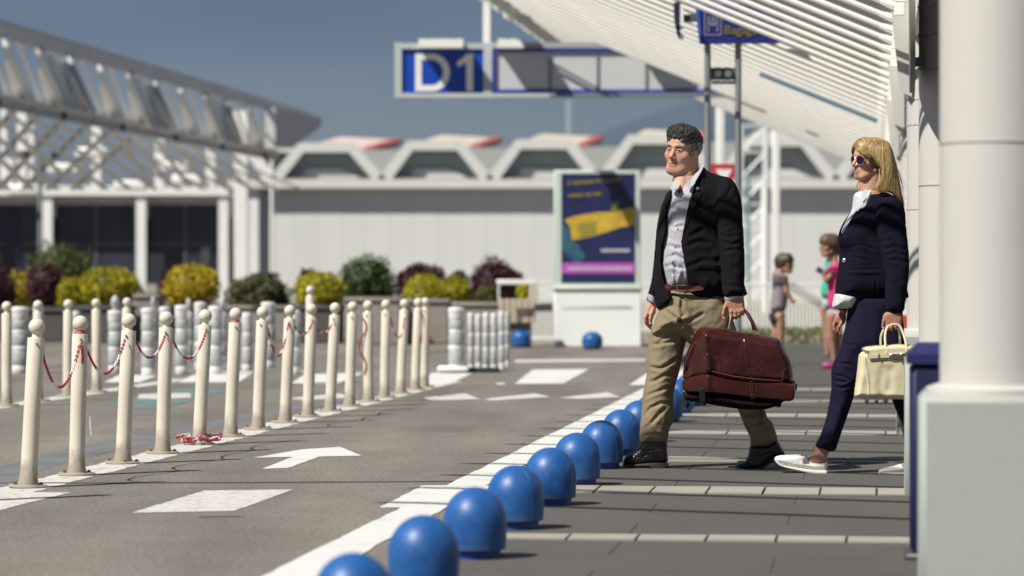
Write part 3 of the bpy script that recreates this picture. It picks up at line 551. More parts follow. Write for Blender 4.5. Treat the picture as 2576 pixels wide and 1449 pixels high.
for i in range(7):
    px = 290 + i * 48; a = TP(px, 1.7) - tb; b_ = P(px + 90, 470, min(98, a.y + tb.y + 3)) - tb
    flat(a, b_, .07, .08, .1).build('hanger_rod', strut_w, tt)
for px, y0, w_ in ((10, 250, .11), (56, 262, .17), (78, 300, .11), (243, 316, .17), (402, 340, .17), (530, 372, .17), (20, 400, .2)):
    dd = 98.; x = (px - 1288) * dd / F; w_ *= .85
    MB().box(x - w_, x + w_, dd - w_, dd + w_, EYE + (HZ - 480) * dd / F, EYE + (HZ - y0) * dd / F).build('mast_post', strut_w, tt, -tb)
for px, py in ((62, 478), (163, 424), (330, 466), (475, 452), (232, 384), (440, 420)):
    MB().bbox(-.5, .5, -.3, .3, -.15, .15, .06).build('fitting', strut_w, tt, P(px, py, 96) - tb)
o = MB().bbox(-.23, .23, -.2, .2, 0, EYE + (HZ - 280) * 104 / F, .02).build('pylon', whiter, None, P(607, 745, 104) * 1.0); o.location.z = 0; setp(o, 'broad white pylon at the end of the grey truss', 'pylon')
o = MB().tube([(0, 0, 0), (0, 0, EYE + (HZ - 292) * 110 / F)], .06, 8).build('thin_pole', strut_w, None, (lx(684) * 110 / 112, 110, 0)); setp(o, 'thin white pole in front of the truss end', 'pole')
# street lamp far left
lp = thing('street_lamp', 'grey lamp post with dark twin heads before the glazed wing', 'lamp', P(101, 690, 70) - Vector((0, 0, EYE)))
hh = EYE + (HZ - 385) * 70 / F
MB().tube([(0, 0, 0), (0, 0, hh)], [.06, .045], 10).build('pole', greyst, lp); MB().box(-.35, .35, -.03, .03, hh - .04, hh).build('arm', greyst, lp)
for s_ in (-1, 1): MB().bbox(s_ * .37 - .12, s_ * .37 + .12, -.08, .08, hh - .1, hh + .06, .03).build('lamp_head', darkst, lp)
# white masts and lattice tower right of the man
for x, y0, w_, D, lb in ((1952, 306, .075, 60, 'tall white mast between the man and the children'), (1812, 262, .08, 62, 'white mast seen between the sign posts')):
    o = MB().bbox(-w_, w_, -w_, w_, 0, EYE + (HZ - y0) * D / F, .02).build('mast', whiter, None, ((x - 1288) * D / F, D, 0)); setp(o, lb, 'mast')
lt = thing('lattice_tower', 'pale grey lattice tower behind the sign posts', 'tower', ((1895 - 1288) * 90 / F, 90, 0)); lts = mat('lattice_steel', (.60, .64, .63), .6, .1, 1)
hl = EYE + (HZ - 318) * 90 / F; w0 = .36
for sx in (-1, 1):
    for sy in (-1, 1): MB().tube([(sx * w0, sy * w0, 0), (sx * w0, sy * w0, hl)], .055, 6).build('leg', lts, lt)
for k in range(7):
    z0, z1 = hl * k / 7, hl * (k + 1) / 7
    for sy in (-1, 1): MB().tube([(-w0, sy * w0, z0), (w0, sy * w0, z1)], .03, 5).build('brace', lts, lt); MB().tube([(-w0, sy * w0, z1), (w0, sy * w0, z1)], .03, 5).build('crossbar', lts, lt)
o = MB().tube([(0, 0, 0), (0, 0, EYE + (HZ - 430) * 80 / F)], .05, 8).build('teal_pole', mat('teal_pole_paint', (.16, .26, .28), .5), None, ((1882 - 1288) * 80 / F, 80, 0)); setp(o, 'dull teal pole standing left of the white mast', 'pole')
o = MB().tube([(0, 0, 0), (0, 0, EYE + (HZ - 470) * 82 / F)], .1, 8).build('pale_pole', strut_w, None, ((1925 - 1288) * 82 / F, 82, 0)); setp(o, 'thick pale pole immediately left of the tall white mast', 'pole')
# ------------------------------------------------------------------ cream bollards
def bol_tube(h=.715):
    return MB().lathe([(.050, .012), (.050, .02), (.044, .045), (.0405, .09), (.040, .35), (.040, h - .004), (.0375, h), (.022, h + .001), (.020, h + .004), (.019, h + .018)], 24)
bt = bol_tube().mesh('tube', cream)
bball = MB().lathe([(.017, .725)] + [(.040 * math.sin(a), .768 - .040 * math.cos(a)) for a in [math.pi * k / 12 for k in range(2, 12)]] + [(.001, .808)], 22).mesh('ball', cream)
fl = MB(); fl.lathe([(.088, 0), (.094, .003), (.094, .012), (.090, .016), (.05, .018)], 26); flm = fl.mesh('flange', cream)
bo = MB()
boltm = mat('rusty_bolt', (.10, .085, .07), .6, .3, 60)
bo = MB(); bo.lathe([(.010, 0), (.010, .008), (.005, .008), (.005, .012)], 6, False); bom = bo.mesh('bolt', boltm)
sc1 = MB(); sc1.m = Matrix.Rotation(math.pi / 2, 4, 'X'); sc1.lathe([(.006, 0), (.006, .010), (.004, .013)], 8); scm = sc1.mesh('hook_screw', mat('zinc', (.35, .34, .32), .35, .1, 30, metal=.7))
bol = []
def bollard(px_base, d, lean, label, group, xy=None, rz=None, small=False):
    base = RW(px_base, d) if xy is None else xy
    r_ = thing('bollard', label, 'bollard', base, 0, group)
    r_.rotation_euler = (rnd.uniform(-.01, .01), lean, rnd.uniform(-.3, .3) if rz is None else rz)
    link('tube', bt, r_); link('ball', bball, r_, (rnd.uniform(-.002, .002), 0, 0)); 
    if small: link('flange', flm, r_); return r_
    link('flange', flm, r_)
    for k in range(4):
        a = .5 + k * math.pi / 2; link('bolt', bom, r_, (.074 * math.cos(a), .074 * math.sin(a), .015))
    link('hook_screw', scm, r_, (0, -.036, .688)); bol.append(r_); return r_
leans = [22, 9, 17, 10, 17, 13, 13, 13, 10, 14, 8, -2, 5, 12, 8, 3]
ordn = ['nearest cream bollard, leaning right, with a chip on its ball', 'second cream bollard, red collar under a loose ball, chain on both sides', 'third cream bollard in the front row, chain on both sides', 'fourth cream bollard in the front row, holding two chain ends',
        'fifth cream bollard with a red and white chain heaped round its foot', 'sixth cream bollard, red ring under the ball and no chain', 'seventh cream bollard in the front row, chain hanging to its right', 'eighth cream bollard in the front row, chain on both sides', 'ninth cream bollard, in front of a taller one, slack chain both sides',
        'tenth cream bollard in the front row, end of the chained run', 'eleventh cream bollard in the front row, slim and blurred', 'twelfth cream bollard with a chain hanging straight down its front', 'thirteenth cream bollard in the front row', 'fourteenth cream bollard in the front row', 'fifteenth cream bollard with a chain tail hanging on its right', 'last cream bollard of the front row, touching the fifteenth']
row_d = [14.76, 15.66, 16.62, 17.55, 18.5, 19.4, 20.27, 21.2, 22.05, 22.95, 23.8, 24.7, 25.5, 26.35, 27.2, 27.75]
for i, dd in enumerate(row_d):
    lean = leans[i] * dd / F / .79
    bollard(-4.03, dd, math.atan(lean), ordn[i], 'cream bollards of the front row')
redr = mat('red_collar_paint', (.40, .09, .04), .6, .2, 30)
for i in (1, 5): MB().lathe([(.026, .714), (.029, .717), (.026, .728), (.020, .732)], 16).build('collar_ring', redr, bol[i])
o = bollard(0, 0, .01, 'cream bollard half outside the left edge, only its foot bolt in view', 'cream bollards of the front row', xy=RW(-4.04, 13.85))
rear = ['cream rear row bollard at the left edge of the picture', 'cream rear row bollard just left of the nearest front bollard', 'cream rear row bollard between the first two front bollards', 'cream rear row bollard right behind the second front bollard', 'cream rear row bollard rising behind the third front bollard']
for k, px in enumerate((17, 95, 170, 243, 318)):
    dd = 23.9 + .93 * k; bollard(0, 0, rnd.uniform(-.005, .012), rear[k], 'cream bollards of the rear row', xy=Vector(((px - 1288) * dd / F, dd, 0)), small=True)
bollard(0, 0, 0, 'cream bollard standing behind the ninth one, its ball showing above', 'cream bollards of the rear row', xy=Vector(((780 - 1288) * 29 / F, 29, .10)), small=True)
# ------------------------------------------------------------------ chains
lk = MB(); pts = []
for k in range(12):
    a = 2 * math.pi * k / 12; pts.append(((.0058 if abs(math.cos(a)) < 2 else 0) * math.sin(a), 0, .0115 * math.cos(a)))
rr = []
for k, p in enumerate(pts):
    nn = Vector((math.sin(2 * math.pi * k / 12), 0, math.cos(2 * math.pi * k / 12)))
    rr.append([tuple(Vector(p) + nn * .0030 * math.cos(b) + Vector((0, 1, 0)) * .0030 * math.sin(b)) for b in [2 * math.pi * j / 5 for j in range(5)]])
rr.append(rr[0]); lk.loft(rr, False, True, True)
redc = mat('red_plastic', (.34, .012, .03), .4, .15, 40); whc = mat('white_plastic', (.66, .64, .60), .4, .08, 40)
lred = lk.mesh('link', redc); lwhite = lk.mesh('link', whc)
def cat_pts(a, b_, low, n, bias=.5):
    out = []
    for k in range(n + 1):
        t = k / n; q = a.lerp(b_, t); s = 1 - ((t - bias) / (bias if t < bias else 1 - bias)) ** 2
        base = a.z + (b_.z - a.z) * t; zl = base + (low - (a.z + (b_.z - a.z) * bias)) * s; out.append(Vector((q.x, q.y, zl)))
    return out
def resample(pts, step):
    out = [pts[0]]; acc = 0; last = pts[0]
    for p in pts[1:]:
        seg = (p - last).length
        while acc + seg >= step:
            last = last.lerp(p, (step - acc) / seg); out.append(last); seg = (p - last).length; acc = 0
        acc += seg; last = p
    return out
def chain(pts, label, red=9, wht=5, start=0, fine=True, r=.0045):
    q = resample(pts, .0172)
    root = thing('chain', label, 'chain', q[0], 0, 'red and white plastic chains')
    joined = {0: MB(), 1: MB()}
    for k in range(len(q) - 1):
        t = (q[k + 1] - q[k]).normalized(); mid = (q[k] + q[k + 1]) / 2
        is_red = ((k + start) % (red + wht)) < red
        rot = t.to_track_quat('Z', 'Y').to_matrix().to_4x4() @ Matrix.Rotation((math.pi / 2 if k % 2 else 0) + .5, 4, 'Z')
        M_ = Matrix.Translation(mid - q[0]) @ rot
        if fine:
            o = bpy.data.objects.new('link', lred if is_red else lwhite); COL.objects.link(o); o.parent = root; o.matrix_local = M_
        else:
            mb = joined[0 if is_red else 1]; mb.m = M_; mb.add(lk.v, lk.f, True)
    if not fine:
        for i in (0, 1):
            if joined[i].v: o = joined[i].build('link_run', redc if i == 0 else whc, root)
    return root
def hook(i, dx=.0, dz=.688, dy=-.048):
    o = bol[i]; o.rotation_mode = 'XYZ'; m = Matrix.Translation(o.location) @ o.rotation_euler.to_matrix().to_4x4()
    return m @ Vector((dx, dy, dz))
def at_px(x, y, d): return P(x, y, d)
def hang(i, j, low, label, n=48, bias=.55, ax=.034, bx_=-.0, fine=True, start=0, red=9, wht=5):
    a = hook(i, .030, .665, .03); b_ = hook(j, bx_, .676, -.046); chain(cat_pts(a, b_, low, n, bias), label, red, wht, start, fine)
lowz = lambda y, d: EYE + (HZ - y) * d / F
hang(0, 1, lowz(974, 15.2), 'deepest sagging red and white chain, between the two nearest bollards', bias=.48, bx_=0, start=0, red=17, wht=6)
hang(1, 2, lowz(939, 16.2), 'red and white chain between second and third bollard', bias=.5, start=19, red=13, wht=9)
hang(2, 3, lowz(899, 17.1), 'red and white chain between third and fourth bollard', bias=.5, start=4, red=14, wht=8)
hang(3, 4, lowz(902, 18.0), 'red and white chain between fourth and fifth bollard', bias=.5, start=6, red=15, wht=9)
hang(6, 7, lowz(895, 20.7), 'red and white chain between seventh and eighth bollard', bias=.5, fine=False, start=3)
hang(7, 8, lowz(840, 21.6), 'slack shallow chain between eighth and ninth bollard', fine=False, start=5)
hang(8, 9, lowz(838, 22.5), 'slack shallow chain between ninth and tenth bollard', fine=False, start=8)
hang(12, 13, lowz(850, 25.9), 'faint blurred chain between thirteenth and fourteenth bollard', fine=False)
def tail(i, n, label, start=0, dx=0.0, red=9, fine=False, wob=.01):
    a = hook(i, dx, .672, -.05); pts = [a + Vector((wob * math.sin(k * .35), 0, -.0172 * k)) for k in range(n)]; chain(pts, label, red, 5, start, fine)
tail(11, 27, 'chain hanging straight down the front of the twelfth bollard', 0, -.03, 30, wob=.03); tail(14, 16, 'short chain tail hanging beside the fifteenth bollard', 0, .03, 6)
tail(1, 7, 'short white chain end on the second bollard', 9, .0, 5)
# loose chain heaped at foot of the fifth bollard
c5 = bol[4].location; pts = []
for k in range(130):
    a = k * .19; rr_ = .085 + .03 * math.sin(k * .33) + .018 * math.sin(k * 1.1)
    pts.append(Vector((c5.x + rr_ * math.cos(a) * 1.1, c5.y + rr_ * math.sin(a), .024 + .010 * (k // 33) + .006 * math.sin(k * .9))))
chain(pts, 'loose red and white chain heaped on the ground around the fifth bollard', 8, 5, 0, False)
tg_ = MB().add([(0, 0, 0), (.012, .004, -.09), (.02, .004, -.10), (.012, 0, 0), (0, .002, 0), (.012, .006, -.09), (.02, .006, -.10), (.012, .002, 0)], [(0, 1, 2, 3), (7, 6, 5, 4), (0, 4, 5, 1), (2, 6, 7, 3)])
o = tg_.build('tape_scrap', mat('tape', (.5, .5, .48), .5), None, hook(1, .048, .30, -.02)); setp(o, 'torn scrap of clear tape hanging on the second bollard', 'tape')
# ------------------------------------------------------------------ blue domes
R_ = .1135
prof = [(.090, 0), (.092, .004), (.092, .030), (.098, .033), (.1090, .036), (.1115, .06), (R_, .10), (R_, .13)] + [(R_ * math.cos(a), .130 + .124 * math.sin(a)) for a in [math.pi / 2 * k / 14 for k in range(1, 14)]] + [(.002, .254)]
shell = MB().lathe(prof[3:], 36).mesh('shell', bluep); coll = MB().lathe([(.088, 0), (.091, .003), (.092, .034), (.085, .036)], 36).mesh('collar', mat('blue_collar', (.006, .05, .26), .45, .15, 20, dirt=.3))
seam = MB(); a_ = -.62
seam.tube([(r_ * 1.004 * math.cos(a_), r_ * 1.004 * math.sin(a_), z) for r_, z in prof[4:-1]], .0012, 5)
seam_m = seam.mesh('mould_seam', bluep)
dl = ['blue dome cut off by the bottom edge, nearest the camera', 'second blue dome, large, standing at the bottom of the picture', 'third blue dome of the row beside the white line', 'fourth blue dome of the row beside the white line', 'fifth blue dome of the row, middle of the visible run', 'sixth blue dome, two before the black boot', 'seventh blue dome, its foot touching the black boot toe', 'eighth blue dome, directly behind the boot dome',
      'ninth blue dome, half hidden by the khaki trouser leg', 'tenth blue dome, mostly hidden behind the trouser leg', 'eleventh blue dome, behind the standing leg', 'twelfth blue dome, seen between leg and leather bag', 'thirteenth blue dome, below the bag wheels', 'farthest blue dome of the row, behind the bag wheels']
for k in range(14):
    dd = 8.5 + 1.27 * k if k else 8.45
    r_ = thing('dome_bollard', dl[k], 'bollard', RW(-1.42 + rnd.uniform(-.005, .005), dd, .004), rnd.uniform(-.4, .4), 'blue dome bollards in a row'); r_.rotation_euler[0] = rnd.uniform(-.02, .02); r_.rotation_euler[1] = rnd.uniform(-.02, .02)
    link('shell', shell, r_); link('collar', coll, r_); link('mould_seam', seam_m, r_)
bluel = shell
for px, dd, lb in ((1311, 42.9, 'small far blue dome under the slatted planter'), (1490, 42.0, 'small far blue dome in front of the white kiosk base')):
    r_ = thing('dome_bollard', lb, 'bollard', Vector(((px - 1288) * dd / F, dd, 0)), 0, 'far blue dome bollards'); link('shell', shell, r_); link('collar', coll, r_); r_.scale = (1.25, 1.25, .95 if px > 1400 else 1.0)
# ------------------------------------------------------------------ wrapped traffic delineators
dw = mat('delineator_white', (.60, .60, .60), .45, .12, 12, dirt=.2, bump=.5, bscale=14); dg_ = mat('delineator_grey', (.34, .355, .36), .4, .15, 12, bump=.5, bscale=14); dbk = mat('rubber_black', (.03, .03, .03), .8)
def delin(px, w, yt, d, label, knob=False, tone=dw, base=False):
    s = d / F; h = EYE + (HZ - yt) * s; r_ = w * s / 2; root = thing('traffic_post', label, 'traffic post', Vector(((px - 1288) * s, d, 0)), 0, 'wrapped grey and white traffic posts')
    if knob: hk = h; h = h - .16
    zs = [0, .12, .34, .42, .60, .66, .80, 1.0]
    for k in range(len(zs) - 1):
        a, b_ = zs[k] * h, zs[k + 1] * h; rr_ = r_ * (1 + .015 * ((k % 2) * 2 - 1) + rnd.uniform(-.02, .02)); off = rnd.uniform(-.004, .004)
        MB().lathe([(rr_ * .92, a), (rr_, a + .012), (rr_, b_ - .012), (rr_ * .92, b_)], 16, c=(off, 0, 0)).build('band', dg_ if k % 2 else tone, root)
    MB().lathe([(r_ * 1.04, h - .05), (r_ * 1.06, h - .02), (r_ * .8, h), (.01, h + .005)], 16).build('cap', tone, root)
    if knob: MB().lathe([(r_ * .4, h), (r_ * .4, h + .03), (r_ * .65, h + .06), (r_ * .6, h + .12), (.01, h + .16)], 14).build('knob', dg_, root)
    if base:
        MB().bbox(-r_ * 2.4, r_ * 1.6, -.2, .2, .02, .07, .02).build('foot', whiter, root); MB().bbox(-r_ * .5, r_ * 5.5, .05, .35, .0, .045, .02).build('rubber_foot', dbk, root)
    return root
delins = [(51, 43, 772, 31.8, 'stout wrapped post by the left edge, bow shaped wrinkle', False), (97, 26, 770, 34, 'pale wrapped post right behind the nearest bollard', False), (190, 26, 783, 34, 'thin wrapped post beside the third rear bollard', False), (290, 37, 742, 32, 'tall wrapped post with a knob left of the third bollard', True), (373, 36, 775, 31, 'wrapped grey post between third and fourth bollards', False),
          (386, 22, 745, 36, 'far knobbed post behind the wrapped grey one', True), (415, 30, 772, 34, 'pinkish wrapped post behind the fourth bollard', False), (457, 34, 768, 31.5, 'wrapped post between fourth and fifth bollards', False), (475, 24, 750, 36, 'knobbed post rising just left of the fifth bollard', True), (504, 30, 760, 33, 'wrapped white post behind the fifth bollard', False), (542, 36, 770, 31.5, 'wide wrapped white post between fifth and sixth bollards', False),
          (560, 22, 752, 36, 'knobbed far post left of the sixth bollard', True), (622, 27, 786, 32.5, 'white wrapped post between sixth and seventh bollards', False), (675, 36, 760, 33.5, 'round topped wrapped post left of the eighth bollard', False), (742, 29, 780, 31.5, 'bluish wrapped post between eighth and ninth bollards', False)]
for a in delins: delin(*a)
delin(1148, 40, 773, 32.0, 'stoutest wrapped post at the front of the cluster right of the row', base=True)
for px, yt, dd, lb in ((1185, 787, 32.6, 'slim banded post next to the stoutest one'), (1204, 790, 33.2, 'second slim banded post of the cluster'), (1223, 787, 32.4, 'third slim banded post of the cluster, slightly pink'), (1243, 788, 32.6, 'fourth slim banded post of the cluster'), (1262, 783, 33.0, 'fifth slim banded post, with a wider top'), (1274, 786, 34.0, 'rightmost slim grey post of the cluster')):
    delin(px, 17, yt, dd, lb)
# ------------------------------------------------------------------ planters and shrubs
conc = mat('planter_concrete', (.25, .225, .20), .9, .08, 3, dirt=.2, bump=.3, bscale=25); dconc = mat('planter_dark', (.075, .07, .068), .9, .12, 3)
def planter(x0, x1, yt, d, label, m=conc):
    s = d / F; root = thing('planter', label, 'planter', ((x0 + x1) / 2 * s - 1288 * s, d, 0), 0, 'planters before the hall'); w = (x1 - x0) * s / 2; h = EYE + (HZ - yt) * s
    MB().bbox(-w, w, -.35, .55, 0, h - .06, .02).build('box', m, root); MB().bbox(-w - .02, w + .02, -.38, .58, h - .06, h, .015).build('rim', m, root)
    MB().box(-w + .05, w - .05, -.3, .5, h, h + .015).build('soil', mat('soil', (.05, .04, .03), .95), root)
for a in ((175, 330, 770, 46, 'dark planter box at left under the lime shrub', dconc), (-40, 170, 775, 47, 'dark planter box at the left edge', dconc), (345, 405, 740, 47, 'beige block between lime and yellow shrubs', conc), (420, 560, 770, 48, 'planter under the round yellow shrub', dconc), (570, 735, 768, 47, 'planter under the feathery olive shrub', conc), (745, 860, 768, 46, 'planter under the lime shrub beside the ninth bollard', dconc), (872, 1010, 748, 45, 'grey concrete planter below the dark green shrub', conc), (1020, 1130, 752, 45.5, 'grey concrete planter below the pair of lime shrubs', conc), (1140, 1260, 760, 45, 'grey planter below the large maroon shrub', conc)):
    planter(*a)
sp = thing('slatted_planter', 'wooden slatted planter box on a dark post left of the kiosk', 'planter', ((1300 - 1288) * 43 / F, 43, 0)); slat = mat('slat_wood', (.42, .36, .28), .8, .12, 6)
for k in range(6):
    x = -.25 + k * .085; MB().bbox(x, x + .075, -.18, .18, EYE + (HZ - 812) * 43 / F, EYE + (HZ - 752) * 43 / F, .008).build('slat', slat, sp)
MB().box(-.2, .2, -.12, .12, 0, .34).build('pedestal', mat('pedestal_grey', (.13, .12, .11), .8), sp)
o = MB().bbox(-.14, .14, -.06, .06, 0, .11, .01).build('black_box', darkst, None, ((1366 - 1288) * 43.6 / F, 43.6, EYE + (HZ - 783) * 43.6 / F)); setp(o, 'small black box between the slatted planter and the kiosk', 'box')
o = MB().bbox(-.28, .28, -.02, .02, 0, .07, .01).build('white_rail', whiter, None, ((1300 - 1288) * 42.6 / F, 42.6, EYE + (HZ - 716) * 42.6 / F)); setp(o, 'short white rail seen above the slatted planter', 'rail')
for k in (-.25, .25): MB().box(k - .012, k + .012, -.01, .01, -.22, 0).build('rail_leg', whiter, o)
leafm = {}
def leafmat(n_, c, v=.35):
    m = mat('leaf_' + n_, c, .55, v, 2.5, spec=.3, attr='tone'); return m
lm = {'lime': leafmat('lime', (.31, .28, .010)), 'yellow': leafmat('yellow', (.42, .32, .012)), 'maroon': leafmat('maroon', (.055, .014, .022), .4), 'dgreen': leafmat('dgreen', (.035, .06, .012)), 'olive': leafmat('olive', (.075, .08, .035)), 'green': leafmat('green', (.07, .085, .02))}
barkm = mat('bark', (.06, .045, .035), .9, .2, 20)
def shrub(x0, x1, yt, yb, d, kind, label, n=2600, ragged=.12, zmin=None):
    s = d / F; cx, w = (x0 + x1) / 2, (x1 - x0) * s / 2; zt = EYE + (HZ - yt) * s; zb = EYE + (HZ - yb) * s; cz, hz_ = (zt + zb) / 2 - (zt - zb) * .12, (zt - zb) * .62
    root = thing('shrub', label, 'shrub', ((cx - 1288) * s, d, 0), 0, 'clipped shrubs before the hall'); seed = rnd.random() * 100
    def srf(dv):
        q = noise.noise(dv * 2.1 + Vector((seed, 0, 0))) * ragged * 1.6 + noise.noise(dv * 5 + Vector((seed, 9, 0))) * ragged
        return 1 + q
    core = []; m = MB()
    rings = []
    for i in range(1, 10):
        th = math.pi * i / 10; ring = []
        for j in range(18):
            ph = 2 * math.pi * j / 18; dv = Vector((math.sin(th) * math.cos(ph), math.sin(th) * math.sin(ph), math.cos(th))); k = srf(dv) * .86
            ring.append((dv.x * w * k, dv.y * w * .8 * k, cz + dv.z * hz_ * k))
        rings.append(ring)
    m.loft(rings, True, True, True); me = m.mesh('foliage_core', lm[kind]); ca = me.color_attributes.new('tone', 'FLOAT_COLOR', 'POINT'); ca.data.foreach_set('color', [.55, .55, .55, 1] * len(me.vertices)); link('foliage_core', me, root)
    lv = MB(); tones = []
    for k in range(n):
        dv = Vector((rnd.gauss(0, 1), rnd.gauss(0, 1), rnd.gauss(0, 1))).normalized(); q = srf(dv) * rnd.uniform(.80, 1.10)
        c = Vector((dv.x * w * q, dv.y * w * .8 * q, cz + dv.z * hz_ * q)); sz = rnd.uniform(.018, .036) * (1.3 if ragged > .15 else 1)
        t1 = Vector((rnd.gauss(0, 1), rnd.gauss(0, 1), rnd.gauss(0, 1))).normalized(); t2 = (dv * .6 + Vector((rnd.gauss(0, .6), rnd.gauss(0, .6), rnd.gauss(0, .6)))).normalized().cross(t1)
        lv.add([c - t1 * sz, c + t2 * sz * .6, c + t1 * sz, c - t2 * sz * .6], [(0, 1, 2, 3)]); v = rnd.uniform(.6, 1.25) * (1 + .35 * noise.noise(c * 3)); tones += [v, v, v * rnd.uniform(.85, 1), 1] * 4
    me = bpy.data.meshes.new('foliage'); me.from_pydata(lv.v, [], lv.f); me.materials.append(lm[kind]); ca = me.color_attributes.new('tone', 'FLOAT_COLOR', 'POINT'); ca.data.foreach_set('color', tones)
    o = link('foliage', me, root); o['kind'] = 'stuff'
    st = MB()
    for k in range(4): a = k * 1.6; st.tube([(.04 * math.cos(a), .04 * math.sin(a), max(0, min(.3, zb - .1))), (w * .3 * math.cos(a), w * .3 * math.sin(a), cz)], [.02, .008], 6)
    st.build('stem', barkm, root)
S_ = [(-60, 42, 672, 775, 50, 'maroon', 'maroon shrub cut by the left edge', .14), (12, 80, 684, 775, 51, 'yellow', 'small yellow shrub between two maroon ones at left', .1), (68, 165, 664, 755, 49, 'maroon', 'round maroon shrub in front of the green tree at left', .12), (55, 235, 624, 770, 54, 'green', 'tall loose green shrub above the maroon one', .2), (145, 200, 700, 775, 48, 'lime', 'small lime shrub tucked left of the wide lime one', .15),
      (193, 352, 673, 758, 48, 'lime', 'wide lime green clipped shrub before the left window', .07), (405, 470, 672, 740, 52, 'maroon', 'dark maroon shrub just peeping left of the yellow one', .1), (414, 552, 667, 757, 48, 'yellow', 'bright yellow round shrub before the right window', .06), (582, 726, 693, 775, 47, 'olive', 'feathery grey green shrub below the white end wall', .2), (748, 800, 680, 760, 51, 'maroon', 'thin maroon twigs behind the lime shrub', .2),
      (745, 862, 684, 768, 46, 'lime', 'lime shrub above the ninth bollard', .08), (855, 995, 648, 765, 47, 'dgreen', 'tall dark green rounded shrub in the middle', .12), (1000, 1120, 667, 745, 50, 'maroon', 'maroon shrub behind the pair of lime shrubs', .16), (1014, 1118, 692, 785, 46, 'lime', 'left one of the two lime shrubs right of centre', .09), (1100, 1184, 697, 782, 46.5, 'lime', 'right one of the two lime shrubs right of centre', .1),
      (1125, 1180, 684, 740, 50, 'dgreen', 'small dark green tuft between lime and maroon shrubs', .15), (1180, 1300, 655, 775, 47, 'maroon', 'large maroon shrub left of the kiosk', .14), (1250, 1325, 682, 750, 48, 'maroon', 'low maroon shrub behind the short white rail', .15), (1300, 1352, 708, 755, 45, 'lime', 'tiny lime shrub beside the slatted planter', .12), (1200, 1260, 720, 765, 45.5, 'green', 'small green growth at the foot of the large maroon shrub', .15)]
for x0, x1, yt, yb, dd, kd, lb, rg in S_: shrub(x0, x1, yt, yb, dd, kd, lb, n=int(1200 + (x1 - x0) * 16), ragged=rg)
# ------------------------------------------------------------------ sculpting with distance fields
f32 = np.float32
def chaikin(p, n=2):
    p = np.array(p, float)
    for _ in range(n):
        q = np.roll(p, -1, 0); p = np.stack([p * .75 + q * .25, p * .25 + q * .75], 1).reshape(-1, 2)
    return p
def polysd(poly, X, Z):
    P_ = np.asarray(poly, f32); d2 = np.full(X.shape, 1e9, f32); ins = np.zeros(X.shape, bool)
    for i in range(len(P_)):
        a, b_ = P_[i], P_[(i + 1) % len(P_)]; e = b_ - a; wx, wz = X - a[0], Z - a[1]
        t = np.clip((wx * e[0] + wz * e[1]) / (e @ e + 1e-12), 0, 1); dx, dz = wx - e[0] * t, wz - e[1] * t; d2 = np.minimum(d2, dx * dx + dz * dz)
        if a[1] != b_[1]:
            c = ((a[1] <= Z) & (b_[1] > Z)) | ((b_[1] <= Z) & (a[1] > Z)); ins ^= c & (X < a[0] + (Z - a[1]) * e[0] / (e[1] if e[1] else 1e-9))
    d_ = np.sqrt(d2); return np.where(ins, -d_, d_)
def smin(a, b_, k): h = np.clip(.5 + .5 * (b_ - a) / k, 0, 1); return b_ * (1 - h) + a * h - k * h * (1 - h)
def linedist(pts, X, Z):
    d_ = np.full(X.shape, 1e9, f32)
    for a, b_ in zip(pts[:-1], pts[1:]):
        ex, ez = b_[0] - a[0], b_[1] - a[1]; t = np.clip(((X - a[0]) * ex + (Z - a[1]) * ez) / (ex * ex + ez * ez + 1e-12), 0, 1)
        d_ = np.minimum(d_, np.hypot(X - a[0] - ex * t, Z - a[1] - ez * t))
    return d_
_rs = np.random.RandomState(5)
def noise2(X, Z, scale, seed=0):
    rs = np.random.RandomState(seed); tab = rs.rand(64, 64).astype(f32); x, z = X / scale + 100, Z / scale + 100; xi, zi = np.floor(x).astype(int), np.floor(z).astype(int)
    fx, fz = x - xi, z - zi; fx, fz = fx * fx * (3 - 2 * fx), fz * fz * (3 - 2 * fz); g = lambda i, j: tab[(xi + i) % 64, (zi + j) % 64]
    return (g(0, 0) * (1 - fx) * (1 - fz) + g(1, 0) * fx * (1 - fz) + g(0, 1) * (1 - fx) * fz + g(1, 1) * fx * fz) * 2 - 1
